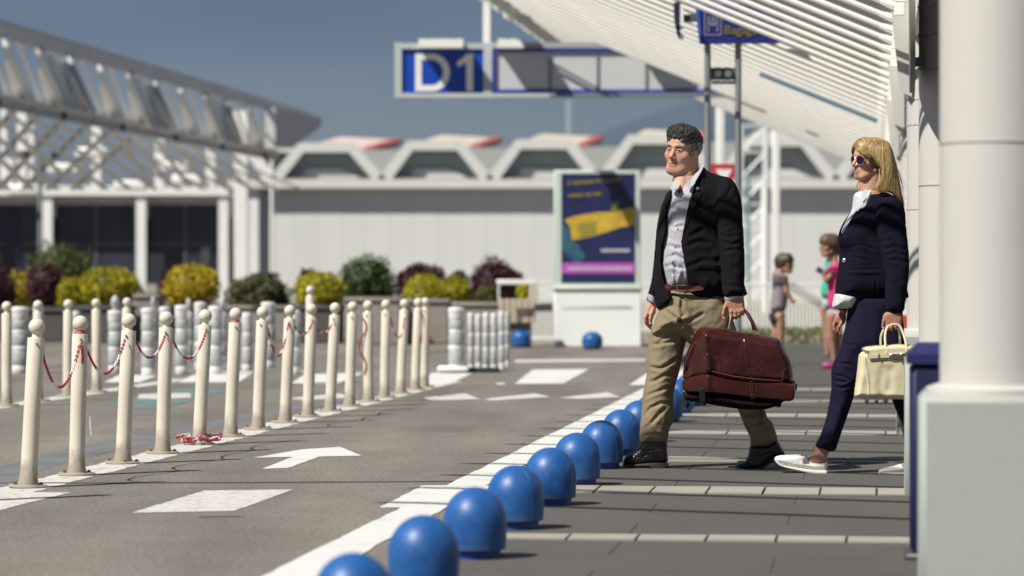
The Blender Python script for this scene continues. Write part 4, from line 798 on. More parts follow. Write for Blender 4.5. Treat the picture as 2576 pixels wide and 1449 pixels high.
class Grid:
    def __init__(s, lo, hi, h):
        s.lo, s.h = np.array(lo, f32), h; n = [int(math.ceil((hi[i] - lo[i]) / h)) + 1 for i in range(3)]
        ax = [(lo[i] + np.arange(n[i]) * h).astype(f32) for i in range(3)]
        s.X, s.Y, s.Z = ax[0][:, None, None], ax[1][None, :, None], ax[2][None, None, :]
        s.X2, s.Z2 = np.meshgrid(ax[0], ax[2], indexing='ij'); s.f = np.full(n, .05, f32)
    def inflate(s, poly, R, D, yc=0., disp=None, smooth=2):     # outline in x,z grown to a rounded body
        d2 = polysd(chaikin(poly, smooth) if smooth else poly, s.X2, s.Z2); m = np.clip(-d2 / R, 0, 1)
        T = D * np.sqrt(np.clip(1 - (1 - m) ** 2, 0, 1))
        if disp is not None: T = T + disp * np.clip(m * 3, 0, 1)
        ycv = yc(s.X2, s.Z2) if callable(yc) else yc
        ay = np.abs(s.Y - (ycv[:, None, :] if not np.isscalar(ycv) else ycv)); d3, T3 = d2[:, None, :], T[:, None, :]
        q = ay - T3; return np.where(d3 > 0, np.sqrt(d3 * d3 + np.maximum(ay, 0) ** 2), np.where(q > 0, q, np.maximum(q, d3 * .9)) * .8)
    def cone(s, a, b_, ra, rb, ky=1.):
        a, b_ = np.array(a, f32), np.array(b_, f32); e = b_ - a; e2 = e * np.array([1, 1 / ky ** 2, 1], f32); X, Y, Z = s.X - a[0], s.Y - a[1], s.Z - a[2]
        t = np.clip((X * e[0] + Y * e2[1] + Z * e[2]) / (e @ e2 + 1e-9), 0, 1); return np.sqrt((X - e[0] * t) ** 2 + ((Y - e[1] * t) / ky) ** 2 + (Z - e[2] * t) ** 2) - (ra + (rb - ra) * t)
    def ell(s, c, r, M=None):
        X, Y, Z = s.X - c[0], s.Y - c[1], s.Z - c[2]
        if M is not None: X, Y, Z = M[0][0] * X + M[1][0] * Y + M[2][0] * Z, M[0][1] * X + M[1][1] * Y + M[2][1] * Z, M[0][2] * X + M[1][2] * Y + M[2][2] * Z
        k = np.sqrt((X / r[0]) ** 2 + (Y / r[1]) ** 2 + (Z / r[2]) ** 2); return (k - 1) * min(r)
    def add(s, fld, k=.0): s.f = smin(s.f, fld, k) if k else np.minimum(s.f, fld); return s
    def cut(s, fld, k=.004): s.f = -smin(-s.f, fld, k); return s
    def verts(s):
        f = np.clip(s.f, -.03, .03); f[[0, -1]] = .03; f[:, [0, -1]] = .03; f[:, :, [0, -1]] = .03
        g = vdb.FloatGrid(.03); g.copyFromArray(np.ascontiguousarray(f, f32)); pts, quads = g.convertToQuads(0.0); return np.asarray(pts) * s.h + s.lo, np.asarray(quads)
    def mesh(s, name, m, color=None, smooth=True, fixn=True):
        pts, quads = s.verts(); return npmesh(name, pts, quads, m, color)
def npmesh(name, pts, quads, m, color=None):
    me = bpy.data.meshes.new(name); n, q = len(pts), len(quads)
    me.vertices.add(n); me.vertices.foreach_set('co', np.asarray(pts, f32).ravel()); me.loops.add(q * 4); me.loops.foreach_set('vertex_index', np.asarray(quads, np.int32)[:, ::-1].ravel())
    me.polygons.add(q); me.polygons.foreach_set('loop_start', np.arange(q, dtype=np.int32) * 4); me.polygons.foreach_set('loop_total', np.full(q, 4, np.int32))
    me.polygons.foreach_set('use_smooth', np.ones(q, bool)); me.update(calc_edges=True); me.validate()
    for mm in (m if isinstance(m, (list, tuple)) else [m]): me.materials.append(mm)
    if color is not None:
        ca = me.color_attributes.new('tone', 'FLOAT_COLOR', 'POINT'); c = np.ones((n, 4), f32); c[:, :3] = color(pts); ca.data.foreach_set('color', c.ravel())
    return me
def laplacian_smooth(pts, quads, it=2, lam=.5):
    e = np.concatenate([quads[:, [0, 1]], quads[:, [1, 2]], quads[:, [2, 3]], quads[:, [3, 0]]]); e = np.concatenate([e, e[:, ::-1]])
    cnt = np.bincount(e[:, 0], minlength=len(pts))[:, None]
    for _ in range(it):
        acc = np.stack([np.bincount(e[:, 0], weights=pts[e[:, 1], k], minlength=len(pts)) for k in range(3)], 1); pts = pts + lam * (acc / np.maximum(cnt, 1) - pts)
    return pts
skin = mat('skin', (.46, .255, .175), .5, .05, 14, spec=.35, attr='tone', bump=.08, bscale=220)
skin.node_tree.nodes['Principled BSDF'].inputs['Subsurface Weight'].default_value = .08
skin.node_tree.nodes['Principled BSDF'].inputs['Subsurface Scale'].default_value = .01
class Fig:
    """maps picture rows and columns at a distance into metres around the figure's base"""
    def __init__(s, d, px0, conv=None): s.d = d; s.k = d / F; s.x0 = px0
    def x(s, px): return (px - s.x0) * s.k
    def z(s, py): return EYE + (HZ - py) * s.k
    def p(s, px, py, y=0.): return np.array((s.x(px), y, s.z(py)), f32)
    def poly(s, pts, cv): return [(s.x(a), s.z(b_)) for a, b_ in (cv(*q) for q in pts)]
    def base(s): return Vector(((s.x0 - 1288) * s.k, s.d, 0))
def cvt(ox, oy, sx): return lambda x, y: (ox + x / sx, oy + y / sx)
Z1 = cvt(1542.8, 268.3, 3.086); Z2 = cvt(1542.8, 670.8, 2.542); Z6 = cvt(1569.7, 704.3, 7.2); Z3 = cvt(1878.2, 301.9, 2.70); Z4 = cvt(1878.2, 737.9, 2.70)
Z8 = cvt(1811.2, 536.6, 3.3245); ID = lambda x, y: (x, y)
def folds(g, fig, cv, lines, w=.012, dpt=.006):
    """creases: thin valleys with a soft ridge beside them"""
    out = np.zeros(g.X2.shape, f32)
    for ln in lines:
        pts = [(fig.x(a), fig.z(b_)) for a, b_ in (cv(*q) for q in ln)]; dd = linedist(pts, g.X2, g.Z2); out -= dpt * np.exp(-(dd / w) ** 2); out += dpt * .55 * np.exp(-((dd - w * 1.9) / (w * 1.1)) ** 2)
    return out
def hair_locks(name, m, parent, locks, r=.003, seg=8, tones=(.7, 1.25), flat=.5):
    v, fc, tn = [], [], []
    for pts, rad in locks:
        n_ = len(pts); b0 = len(v); t0 = rnd.uniform(*tones)
        for i, p in enumerate(pts):
            p = Vector(p); t = (Vector(pts[min(i + 1, n_ - 1)]) - Vector(pts[max(i - 1, 0)])).normalized(); a = t.cross(Vector((0, -1, .15))).normalized(); c = t.cross(a); k = i / (n_ - 1); rr = rad * (.5 + .8 * math.sin(math.pi * min(1, k * .8 + .2)) ** .7) * (1 - k ** 4 * .85)
            for j in range(4): an = math.pi / 2 * j + .4; v.append(tuple(p + a * rr * math.cos(an) + c * rr * flat * math.sin(an))); tn += [t0 * (.85 + .3 * k)] * 3 + [1]
        for i in range(n_ - 1):
            for j in range(4): fc.append((b0 + i * 4 + j, b0 + i * 4 + (j + 1) % 4, b0 + (i + 1) * 4 + (j + 1) % 4, b0 + (i + 1) * 4 + j))
    me = bpy.data.meshes.new(name); me.from_pydata(v, [], fc); me.polygons.foreach_set('use_smooth', [True] * len(fc)); me.materials.append(m)
    ca = me.color_attributes.new('tone', 'FLOAT_COLOR', 'POINT'); ca.data.foreach_set('color', tn); o = link(name, me, parent); o['kind'] = 'stuff'; return o
def bez(pts, n=9):
    pts = [Vector(p) for p in pts]; out = []
    for i in range(n):
        t = i / (n - 1); q = pts[:]
        while len(q) > 1: q = [q[k].lerp(q[k + 1], t) for k in range(len(q) - 1)]
        out.append(q[0])
    return out
# ------------------------------------------------------------------ heads
def head_mesh(centre, yaw, pitch, roll, sc_, male=True, h=.0022):
    """local frame: x = the head's left, y = face forward, z up; centre = between the ears"""
    Rm = Matrix.Rotation(yaw, 3, 'Z') @ Matrix.Rotation(pitch, 3, 'X') @ Matrix.Rotation(roll, 3, 'Y')
    g = Grid((-.105, -.135, -.17), (.105, .16, .15), h)
    C_, E_ = g.cone, g.ell; m_ = male
    g.add(E_((0, -.022, .035), (.079, .102, .092))); g.add(E_((0, .038, .03), (.066, .062, .085)), .02)
    g.add(E_((0, .035, -.045), (.060 if m_ else .055, .060, .080)), .02)
    g.add(C_((-.022, .062 if m_ else .068, -.098), (.022, .062 if m_ else .068, -.098), .017 if m_ else .013, .017 if m_ else .013), .028)       # chin
    for s in (-1, 1):
        g.add(C_((s * (.062 if m_ else .058), .0, -.060), (s * .030, .064, -.098), .023 if m_ else .015, .018 if m_ else .014), .025)   # jaw
        g.add(E_((s * .047, .058, -.022), (.026, .024, .026) if m_ else (.024, .024, .022)), .02)                      # cheek
        g.add(C_((s * .012, .094, .028), (s * .044, .080, .030), .0085 if m_ else .006, .0085 if m_ else .006), .014)          # brow
    for s in (-1, 1):
        g.cut(E_((s * .031, .106, .008), (.020, .018, .0115)), .012)                # socket
        g.add(E_((s * .031, .078, .006), (.0145, .0145, .0125)), .003)                # eyeball
        g.add(C_((s * .018, .0925, .0125), (s * .044, .084, .0105), .0045, .004), .006)         # upper lid
        g.add(C_((s * .019, .0905, -.0005), (s * .043, .083, -.0005), .0032, .003), .006)         # lower lid
    g.add(C_((0, .094, .012), (0, .117, -.026), .0085, .0125), .010)             # nose
    for s in (-1, 1): g.add(E_((s * .0125, .104, -.034), (.0092, .0115, .009)), .006); g.cut(E_((s * .007, .112, -.0415), (.0035, .005, .004)), .003)
    g.add(E_((0, .079, -.064), (.027, .021, .026)), .014)                        # mouth mound
    ml = .024
    g.add(C_((-ml * .7, .095, -.0605), (ml * .7, .095, -.0605), .0042, .0042), .006); g.add(C_((-ml * .6, .095, -.0715), (ml * .6, .095, -.0715), .0052, .0052), .006)
    g.cut(C_((-ml, .094, -.0700), (0, .098, -.0660), .0016, .0018), .004); g.cut(C_((0, .098, -.0660), (ml, .094, -.0700), .0018, .0016), .004); 
    for s in (-1, 1):
        g.cut(C_((s * .020, .104, -.036), (s * .034, .094, -.064), .0012, .0012), .009)     # nasolabial fold
        M_ = Matrix.Rotation(s * .35, 3, 'Z')
        g.add(E_((s * .080, -.012, -.006), (.007, .018, .031), M_), .006); g.cut(E_((s * .087, -.008, -.003), (.005, .010, .018)), .004)
    nk = .058 if m_ else .048
    if m_: g.add(E_((0, .045, -.105), (.045, .045, .028)), .025)                 # soft under the chin
    def tone(p):
        c = np.ones((len(p), 3)); 
        def spot(cx, cy, cz, rx, ry, rz): return np.exp(-(((p[:, 0] - cx) / rx) ** 2 + ((p[:, 1] - cy) / ry) ** 2 + ((p[:, 2] - cz) / rz) ** 2))[:, None]
        def mixc(w, col): nonlocal c; w = np.clip(w, 0, 1); c = c * (1 - w) + np.array(col) * w
        for s in (-1, 1):
            mixc(.35 * spot(s * .042, .08, -.022, .022, .04, .02), (1.08, .80, .78))
            bw = np.clip(1.9 * np.exp(-((p[:, 2] - (.0275 + .002 * np.cos((p[:, 0] * s - .03) * 60))) / .0062) ** 2) * np.exp(-((p[:, 0] * s - .031) / .018) ** 4) * (p[:, 1] > .06), 0, 1)[:, None]; mixc(bw * (.85 if m_ else .6), (.16, .16, .19))
            ey = (np.exp(-((p[:, 0] * s - .031) / .0125) ** 4 - ((p[:, 2] - .0058) / .0036) ** 4) * (p[:, 1] > .07))[:, None]; mixc(ey * 1.3, (.75, 1.1, 1.3))
            ir = (np.exp(-((p[:, 0] - (s * .031 - .004)) / .0055) ** 4 - ((p[:, 2] - .0058) / .0042) ** 4) * (p[:, 1] > .07))[:, None]; mixc(ir * 1.5, (.07, .09, .10))
            ls = (np.exp(-((p[:, 0] * s - .031) / .0145) ** 4 - ((p[:, 2] - .0100) / .0026) ** 2) * (p[:, 1] > .07))[:, None]; mixc(ls * 1.3, (.16, .14, .14))
        lp_ = (np.exp(-(p[:, 0] / .0225) ** 4 - ((p[:, 2] + .066) / .0085) ** 4) * (p[:, 1] > .08))[:, None]; mixc(lp_ * .7, (.78, .56, .56) if m_ else (1.0, .48, .50))
        mixc(1.2 * (np.exp(-(p[:, 0] / .021) ** 4 - ((p[:, 2] + .0665) / .0016) ** 2) * (p[:, 1] > .085))[:, None], (.35, .22, .22))
        mixc(.25 * spot(0, .115, -.028, .012, .02, .012), (1.1, .72, .70))
        if m_: sh = (np.clip((-.045 - p[:, 2]) / .03, 0, 1) * np.clip((p[:, 1] + .01) / .03, 0, 1))[:, None] * (1 - lp_); mixc(sh * .28, (.62, .66, .72))
        return c
    pts, quads = g.verts(); col = tone(pts)
    W = np.array([[Rm[i][j] for j in range(3)] for i in range(3)]); pts = (pts * sc_) @ W.T + np.array(centre); return pts, quads, col, W
def fuse(parts, name, m):
    V_, Q_, C2, o = [], [], [], 0
    for p, q, c in parts: V_.append(p); Q_.append(np.asarray(q) + o); C2.append(c); o += len(p)
    cc = np.concatenate(C2); return npmesh(name, np.concatenate(V_), np.concatenate(Q_), m, lambda p: cc)
def finger_set(g, fig, cv, chains, k=.004):
    for ch in chains:
        pts = [(fig.p(*cv(x, y), yy), r) for x, y, yy, r in ch]
        for (a, ra), (b_, rb) in zip(pts[:-1], pts[1:]): g.add(g.cone(a, b_, ra, rb), k)

def cap_strands(n, cen, rad, start, direc, length, lift, W, hc_, scl, ok, rr=(.0007, .0013), steps=7, wave=.0):
    """strands that lie along a scalp ellipsoid; start() -> unit dir, direc(p) -> flow"""
    out = []; cen = Vector(cen); rad = Vector(rad); tries = 0
    while len(out) < n and tries < n * 6:
        tries += 1; u_ = start(); p = Vector((u_.x * rad.x, u_.y * rad.y, u_.z * rad.z)) + cen
        if not ok(p): continue
        L = rnd.uniform(*length); lf = rnd.uniform(*lift); ph = rnd.uniform(0, 6); d0 = direc(p); pts = []
        for k in range(steps):
            t = k / (steps - 1); q = p - cen; nrm = Vector((q.x / rad.x ** 2, q.y / rad.y ** 2, q.z / rad.z ** 2)).normalized()
            e = Vector((q.x / rad.x, q.y / rad.y, q.z / rad.z)); surf = Vector((e.normalized().x * rad.x, e.normalized().y * rad.y, e.normalized().z * rad.z)) + cen
            h_ = lf * math.sin(math.pi * min(1, .15 + .75 * t)); pts.append(Vector((np.array(surf + nrm * h_) * scl) @ W.T + hc_))
            dd = direc(p) * .5 + d0 * .5; dd = dd - nrm * dd.dot(nrm); side_ = nrm.cross(dd); p = surf + (dd.normalized() + side_ * wave * math.sin(ph + 5 * t)) * L / (steps - 1)
            if not ok(p) and k > 2: break
        if len(pts) > 3: out.append((pts, rnd.uniform(*rr)))
    return out
def rdir(zmin=-.6):
    while 1:
        v = Vector((rnd.gauss(0, 1), rnd.gauss(0, 1), rnd.gauss(0, 1))).normalized()
        if v.z > zmin: return v
# ================================================================== MAN
mf = Fig(16.14, 1740); MB0 = mf.base()
man = thing('person', 'grey haired man in dark open blazer and khaki trousers, striding left', 'person', MB0)
blaz = mat('blazer_cloth', (.0068, .006, .0078), .9, .15, 40, spec=.12, bump=.08, bscale=400); shirtm = mat('pale_shirt', (.33, .33, .37), .8, .04, 60, bump=.15, bscale=240)
khaki = mat('khaki_cotton', (.205, .165, .105), .85, .07, 9, bump=.10, bscale=400, spec=.2); leather = mat('black_leather', (.014, .011, .010), .38, .2, 18, bump=.2, bscale=70)
beltm = mat('brown_belt', (.085, .022, .014), .4, .15, 20); metalm = mat('polished_metal', (.6, .58, .55), .25, .05, 30, metal=1)
# --- blazer
S = [(700, 452), (722, 498), (830, 534), (893, 546), (940, 608), (968, 690), (979, 750), (986, 900), (994, 1050), (993, 1290), (1038, 1446), (1046, 1456), (1010, 1475), (985, 1490), (880, 1500), (760, 1560), (640, 1555), (600, 1530), (575, 1500), (560, 1500), (500, 1560), (440, 1640), (395, 1570), (330, 1580), (322, 1440), (312, 1310), (330, 1200), (328, 1050), (345, 950), (375, 830), (398, 690), (436, 645), (560, 560), (620, 500)]
g = Grid((mf.x(1625), -.25, mf.z(790)), (mf.x(1890), .25, mf.z(405)), .005)
Sm = mf.poly(S, Z1)
dsp = .004 * noise2(g.X2, g.Z2, .06, 3) + .003 * noise2(g.X2 * 1.0, g.Z2 * .5, .03, 4)
dsp += folds(g, mf, Z1, [[(650, 780), (720, 800), (780, 790)], [(640, 870), (700, 900), (770, 940)], [(560, 1090), (640, 1050), (720, 1060)], [(570, 1240), (700, 1190), (800, 1200)], [(600, 1000), (680, 960)], [(800, 1180), (830, 1400)], [(350, 1000), (380, 1250)], [(350, 850), (385, 1000)]], .012, .0045)
lap = mf.poly([(700, 470), (690, 560), (700, 600), (650, 640), (690, 660), (600, 840), (530, 1000), (512, 1060), (528, 900), (560, 760), (600, 640), (640, 560)], Z1)
dsp += .007 * np.clip(-polysd(lap, g.X2, g.Z2) / .004, 0, 1)
flap = mf.poly([(640, 1215), (820, 1225), (818, 1275), (638, 1262)], Z1); dsp += .005 * np.clip(-polysd(flap, g.X2, g.Z2) / .004, 0, 1)
pk = mf.poly([(640, 800), (700, 780), (702, 806), (642, 824)], Z1); dsp += .005 * np.clip(-polysd(pk, g.X2, g.Z2) / .004, 0, 1)
g.add(g.inflate(Sm, .15, .155, 0., dsp))
O = mf.poly([(690, 440), (686, 470), (640, 545), (607, 640), (570, 770), (545, 890), (528, 980), (513, 1050), (520, 1110), (532, 1180), (548, 1260), (570, 1370), (600, 1460), (650, 1520), (720, 1570), (700, 1650), (400, 1650), (408, 1560), (430, 1500), (425, 1440), (400, 1390), (372, 1310), (364, 1200), (372, 1080), (398, 960), (404, 830), (440, 690), (452, 650), (430, 600), (560, 430)], Z1)
opn = polysd(O, g.X2, g.Z2)[:, None, :]; g.cut(np.maximum(opn, g.Y - .03), .004)
inner = g.inflate(Sm, .14, .143, 0.) + .004; fsh = inner.copy()
neckhole = g.cone(mf.p(1712, 400, .02), mf.p(1728, 470, .02), .066, .075); g.cut(neckhole, .004)
link('blazer', g.mesh('blazer', blaz), man)
# lapel fold line + vent
# --- sleeve, left arm (near) and right arm (far)
g = Grid((mf.x(1740), -.36, mf.z(765)), (mf.x(1885), .08, mf.z(420)), .005)
LA = [(812, 560), (880, 545), (938, 605), (972, 700), (982, 760), (988, 930), (996, 1050), (998, 1250), (995, 1400), (990, 1480), (900, 1486), (826, 1478), (818, 1350), (812, 1200), (800, 1060), (786, 920), (768, 800), (772, 680)]
dsp = .003 * noise2(g.X2, g.Z2, .03, 8) + folds(g, mf, Z1, [[(800, 1000), (880, 1020), (980, 1000)], [(810, 1050), (900, 1075), (985, 1040)], [(800, 950), (870, 930)], [(830, 1130), (920, 1110), (985, 1130)], [(790, 760), (850, 720), (890, 640)], [(830, 1380), (950, 1400)]], .009, .0035)
zz = g.Z2; yc = lambda X, Z: -.155 - .07 * np.clip((mf.z(480) - Z) / .55, 0, 1)
g.add(g.inflate(mf.poly(LA, Z1), .055, .062, yc, dsp))
link('sleeve', g.mesh('sleeve', blaz), man)
g = Grid((mf.x(1620), -.02, mf.z(765)), (mf.x(1700), .26, mf.z(480)), .005)
RA = [(400, 690), (440, 800), (440, 1000), (420, 1200), (405, 1300), (352, 1440), (350, 1540), (262, 1510), (264, 1490), (300, 1370), (312, 1290), (330, 1100), (345, 900)]
g.add(g.inflate(mf.poly(RA, Z1), .045, .05, .11, .004 * noise2(g.X2, g.Z2, .03, 18)))
link('sleeve', g.mesh('sleeve', blaz), man)
# --- shirt (fills the opening) with placket, collar, buttons
g = Grid((mf.x(1640), -.2, mf.z(745)), (mf.x(1790), .2, mf.z(400)), .004)
Bel = [(700, 470), (760, 560), (760, 1400), (700, 1445), (560, 1430), (470, 1438), (410, 1430), (376, 1330), (364, 1200), (374, 1080), (400, 950), (404, 830), (440, 680), (448, 640), (560, 560)]
dsp = .0035 * noise2(g.X2, g.Z2, .035, 9) + folds(g, mf, Z1, [[(470, 1380), (480, 1300), (470, 1220)], [(520, 1370), (530, 1290)], [(420, 1340), (400, 1240)], [(390, 1100), (430, 1080), (500, 1100)], [(400, 1180), (470, 1150), (520, 1180)], [(420, 900), (470, 940), (520, 930)], [(450, 760), (480, 820)], [(380, 1250), (440, 1230), (530, 1260)], [(430, 700), (470, 740), (520, 720)]], .009, .0055)
pl_ = mf.poly([(500, 640), (512, 700), (506, 800), (484, 940), (458, 1080), (450, 1200), (470, 1380), (455, 1380), (432, 1200), (440, 1080), (466, 940), (490, 790), (494, 700)], Z1); dsp += .003 * np.clip(-polysd(pl_, g.X2, g.Z2) / .003, 0, 1)
g.add(g.inflate(mf.poly(Bel, Z1), .12, .150, 0., dsp)); g.cut(g.cone(mf.p(*Z1(500, 600), -.14), mf.p(*Z1(505, 680), -.19), .034, .006), .004); g.cut(g.cone(mf.p(1712, 390, -.01), mf.p(1722, 452, 0), .066, .068), .004)
g.cut(np.maximum(polysd(mf.poly([(560, 400), (440, 560), (470, 600), (505, 690), (555, 600), (560, 560), (700, 440)], Z1), g.X2, g.Z2)[:, None, :], g.Y + .02), .003)
link('shirt', g.mesh('shirt', shirtm), man)
def blade(fig, cv, pts, y0, y1, t, m, name, parent, ys=None, flip=False):
    """thin cloth blade from an outline; y per point"""
    n_ = len(pts); vs = []; ys = ys or [y0] * n_
    for s_ in (0, t): vs += [tuple(fig.p(*cv(*q), ys[i] + s_)) for i, q in enumerate(pts)]
    bm = bmesh.new(); v0 = [bm.verts.new(v) for v in vs]; bm.faces.new(v0[:n_]); bm.faces.new(v0[n_:][::-1])
    for i in range(n_): bm.faces.new((v0[i], v0[i + n_], v0[(i + 1) % n_ + n_], v0[(i + 1) % n_]))
    bmesh.ops.triangulate(bm, faces=[f for f in bm.faces if len(f.verts) > 4]); bmesh.ops.recalc_face_normals(bm, faces=bm.faces)
    me = bpy.data.meshes.new(name); bm.to_mesh(me); bm.free(); me.materials.append(m); return link(name, me, parent)
blade(mf, Z1, [(688, 452), (655, 500), (600, 560), (552, 590), (545, 615), (580, 640), (600, 622), (640, 560), (676, 500), (700, 462)], 0, 0, .006, shirtm, 'collar', man, ys=[-.03, -.08, -.135, -.150, -.158, -.168, -.165, -.15, -.12, -.04])
blade(mf, Z1, [(484, 565), (448, 600), (434, 640), (452, 655), (480, 650), (500, 628), (492, 590)], 0, 0, .006, shirtm, 'collar', man, ys=[-.09, -.10, -.10, -.128, -.148, -.150, -.12])
for x, y in ((488, 790), (466, 918), (433, 1040), (425, 1175), (452, 1310)):
    c = mf.p(*Z1(x, y), 0); yy = -.143 if y > 900 else -.136
    m = MB(); m.m = Matrix.Translation((c[0], yy - .006, c[2])) @ Matrix.Rotation(math.pi / 2, 4, 'X'); m.lathe([(.0045, -.003), (.0055, .002), (.004, .004)], 10); m.build('button', whiter, man)
m = MB(); c = mf.p(*Z1(640, 641), 0); m.m = Matrix.Translation((c[0], -.158, c[2])) @ Matrix.Rotation(math.pi / 2, 4, 'X'); m.lathe([(.008, -.002), (.0085, .003), (.003, .004)], 14); m.build('lapel_pin', metalm, man)
for x, y in ((528, 1092), (560, 1249)):
    m = MB(); c = mf.p(*Z1(x + 8, y), 0); m.m = Matrix.Translation((c[0], -.142, c[2])) @ Matrix.Rotation(math.pi / 2, 4, 'X'); m.lathe([(.006, -.003), (.006, .004)], 10); m.build('blazer_button', leather, man)
# --- trousers
g = Grid((mf.x(1600), -.20, mf.z(1122)), (mf.x(1965), .20, mf.z(712)), .005)
pel = [(330, 128), (480, 120), (640, 120), (720, 150), (755, 300), (770, 430), (700, 500), (600, 520), (480, 500), (440, 440), (300, 430), (235, 440), (262, 360), (290, 290), (318, 200)]
L1 = [(300, 250), (262, 350), (240, 420), (226, 500), (214, 600), (218, 680), (204, 740), (190, 810), (184, 900), (174, 1010), (168, 1090), (176, 1140), (250, 1128), (345, 1142), (356, 1080), (362, 1035), (392, 985), (396, 930), (384, 860), (396, 770), (430, 660), (448, 560), (476, 450), (520, 340), (450, 250)]
L2 = [(480, 300), (520, 420), (620, 600), (740, 790), (788, 905), (812, 960), (838, 1025), (868, 1080), (874, 1110), (870, 1162), (930, 1158), (985, 1152), (1052, 1112), (1040, 1070), (1022, 1015), (1012, 985), (985, 972), (972, 930), (955, 880), (900, 720), (850, 560), (790, 420), (752, 300), (700, 200)]
fl1 = [[(205, 740), (260, 730), (330, 690), (410, 690)], [(195, 830), (270, 800), (340, 770), (390, 780)], [(215, 640), (300, 650), (400, 590)], [(230, 500), (300, 490), (400, 470)], [(300, 470), (380, 430), (450, 420)], [(260, 400), (340, 380), (420, 380), (450, 345)], [(330, 280), (380, 320), (420, 345)], [(185, 960), (240, 900), (300, 870), (380, 880)], [(180, 1050), (230, 1010), (290, 940), (330, 900)], [(175, 1085), (260, 1070), (340, 1085)], [(180, 1105), (240, 1098), (330, 1112)], [(430, 230), (450, 300), (410, 350)], [(350, 160), (390, 175), (430, 165), (470, 155)], [(432, 200), (425, 260), (430, 310)], [(420, 350), (500, 420), (520, 460)], [(420, 350), (470, 350), (560, 300)]]
fl2 = [[(820, 950), (900, 930), (960, 935)], [(850, 1040), (900, 1010), (960, 980), (1010, 985)], [(870, 1070), (930, 1030), (1000, 1020)], [(875, 1100), (960, 1080), (1030, 1060)], [(930, 920), (925, 990), (900, 1040)]]
dsp = .003 * noise2(g.X2, g.Z2, .05, 11) + .002 * noise2(g.X2, g.Z2, .018, 12)
d1 = dsp + folds(g, mf, Z2, fl1, .009, .0075); d2_ = dsp + folds(g, mf, Z2, fl2, .011, .010)
d1 += folds(g, mf, Z2, [[(440, 460), (415, 620), (372, 760), (345, 900), (322, 1050)]], .003, .004)
g.add(g.inflate(mf.poly(pel, Z2), .12, .135, 0., d1)); g.add(g.inflate(mf.poly(L1, Z2), .085, .092, .035, d1), .02); g.add(g.inflate(mf.poly(L2, Z2), .08, .085, -.04, d2_), .02)
pts, q = g.verts(); pts = laplacian_smooth(pts, q, 1, .4); link('trousers', npmesh('trousers', pts, q, khaki), man)
# belt + buckle
bpts = [(330, 118), (380, 128), (430, 128), (482, 122), (520, 115), (600, 105)]
ysb = [-.10, -.125, -.138, -.142, -.143, -.14]
blade(mf, Z2, [(322, 112), (390, 118), (440, 122), (480, 116), (560, 104), (566, 145), (484, 158), (438, 160), (388, 156), (330, 148)], 0, 0, .012, beltm, 'belt', man, ys=[-.118, -.142, -.148, -.150, -.150, -.150, -.150, -.148, -.142, -.118])
fr = MB()
c1, c2, c3, c4 = [Vector(mf.p(*Z2(*q_), -.156)) for q_ in ((394, 120), (448, 116), (450, 154), (404, 158))]
fr.tube([c1, c2, c3, c4, c1], .0022, 6); fr.build('buckle', metalm, man)
# --- boots
def boot(poly, sole, y0, D, name, extra=()):
    g = Grid((min(mf.x(Z2(a, b_)[0]) for a, b_ in poly) - .02, y0 - D - .03, min(mf.z(Z2(a, b_)[1]) for a, b_ in poly + sole) - .02), (max(mf.x(Z2(a, b_)[0]) for a, b_ in poly) + .02, y0 + D + .03, max(mf.z(Z2(a, b_)[1]) for a, b_ in poly) + .02), .004)
    dd = .0015 * noise2(g.X2, g.Z2, .02, 21)
    for ln in extra: dd -= .004 * np.exp(-(linedist([(mf.x(a), mf.z(b_)) for a, b_ in (Z2(*q_) for q_ in ln)], g.X2, g.Z2) / .003) ** 2)
    g.add(g.inflate(mf.poly(poly, Z2), .03, D, y0, dd)); o = link(name, g.mesh(name, leather), man)
    g2 = Grid(tuple(g.lo), tuple(g.lo + np.array(g.f.shape) * g.h), .004); g2.add(g2.inflate(mf.poly(sole, Z2), .008, D + .004, y0, None, 1)); o2 = link('sole', g2.mesh('sole', mat('rubber_sole', (.035, .03, .027), .7)), man)
    return o
boot([(172, 1138), (186, 1105), (200, 1088), (330, 1092), (350, 1120), (346, 1160), (352, 1210), (354, 1262), (236, 1262), (150, 1272), (66, 1276), (60, 1250), (78, 1216), (120, 1192), (152, 1165)], [(60, 1262), (150, 1258), (232, 1250), (356, 1246), (356, 1297), (236, 1298), (230, 1282), (150, 1284), (62, 1283)], .03, .048, 'boot', [[(230, 1180), (300, 1160), (345, 1170)], [(150, 1215), (270, 1195)], [(265, 1195), (275, 1250)], [(235, 1120), (230, 1180), (180, 1230)]])
boot([(868, 1130), (930, 1136), (985, 1128), (1040, 1088), (1062, 1130), (1092, 1180), (1090, 1200), (1050, 1214), (1000, 1240), (950, 1282), (900, 1298), (772, 1296), (764, 1282), (790, 1256), (830, 1246), (850, 1228), (862, 1190)], [(764, 1278), (800, 1280), (900, 1280), (950, 1264), (1010, 1220), (1060, 1198), (1092, 1186), (1086, 1212), (1012, 1244), (955, 1290), (900, 1305), (775, 1305)], -.04, .048, 'boot', [[(870, 1200), (930, 1210), (1000, 1180)]])
for k in range(5):
    a = Vector(mf.p(*Z2(150 + k * 17, 1200 - k * 20), -.012 - .0)); b_ = Vector(mf.p(*Z2(178 + k * 12, 1212 - k * 22), -.016)); MB().tube([a, (a + b_) / 2 + Vector((0, -.006, .002)), b_], .0022, 5).build('lace', mat('lace_dark', (.05, .045, .04), .8), man)
for q_ in ((229, 1104), (133, 1200), (150, 1184)): c = Vector(mf.p(*Z2(*q_), -.018)); m = MB(); m.m = Matrix.Translation(c) @ Matrix.Rotation(math.pi / 2, 4, 'X'); m.lathe([(.004, -.004), (.004, .004)], 8); m.build('eyelet', metalm, man)
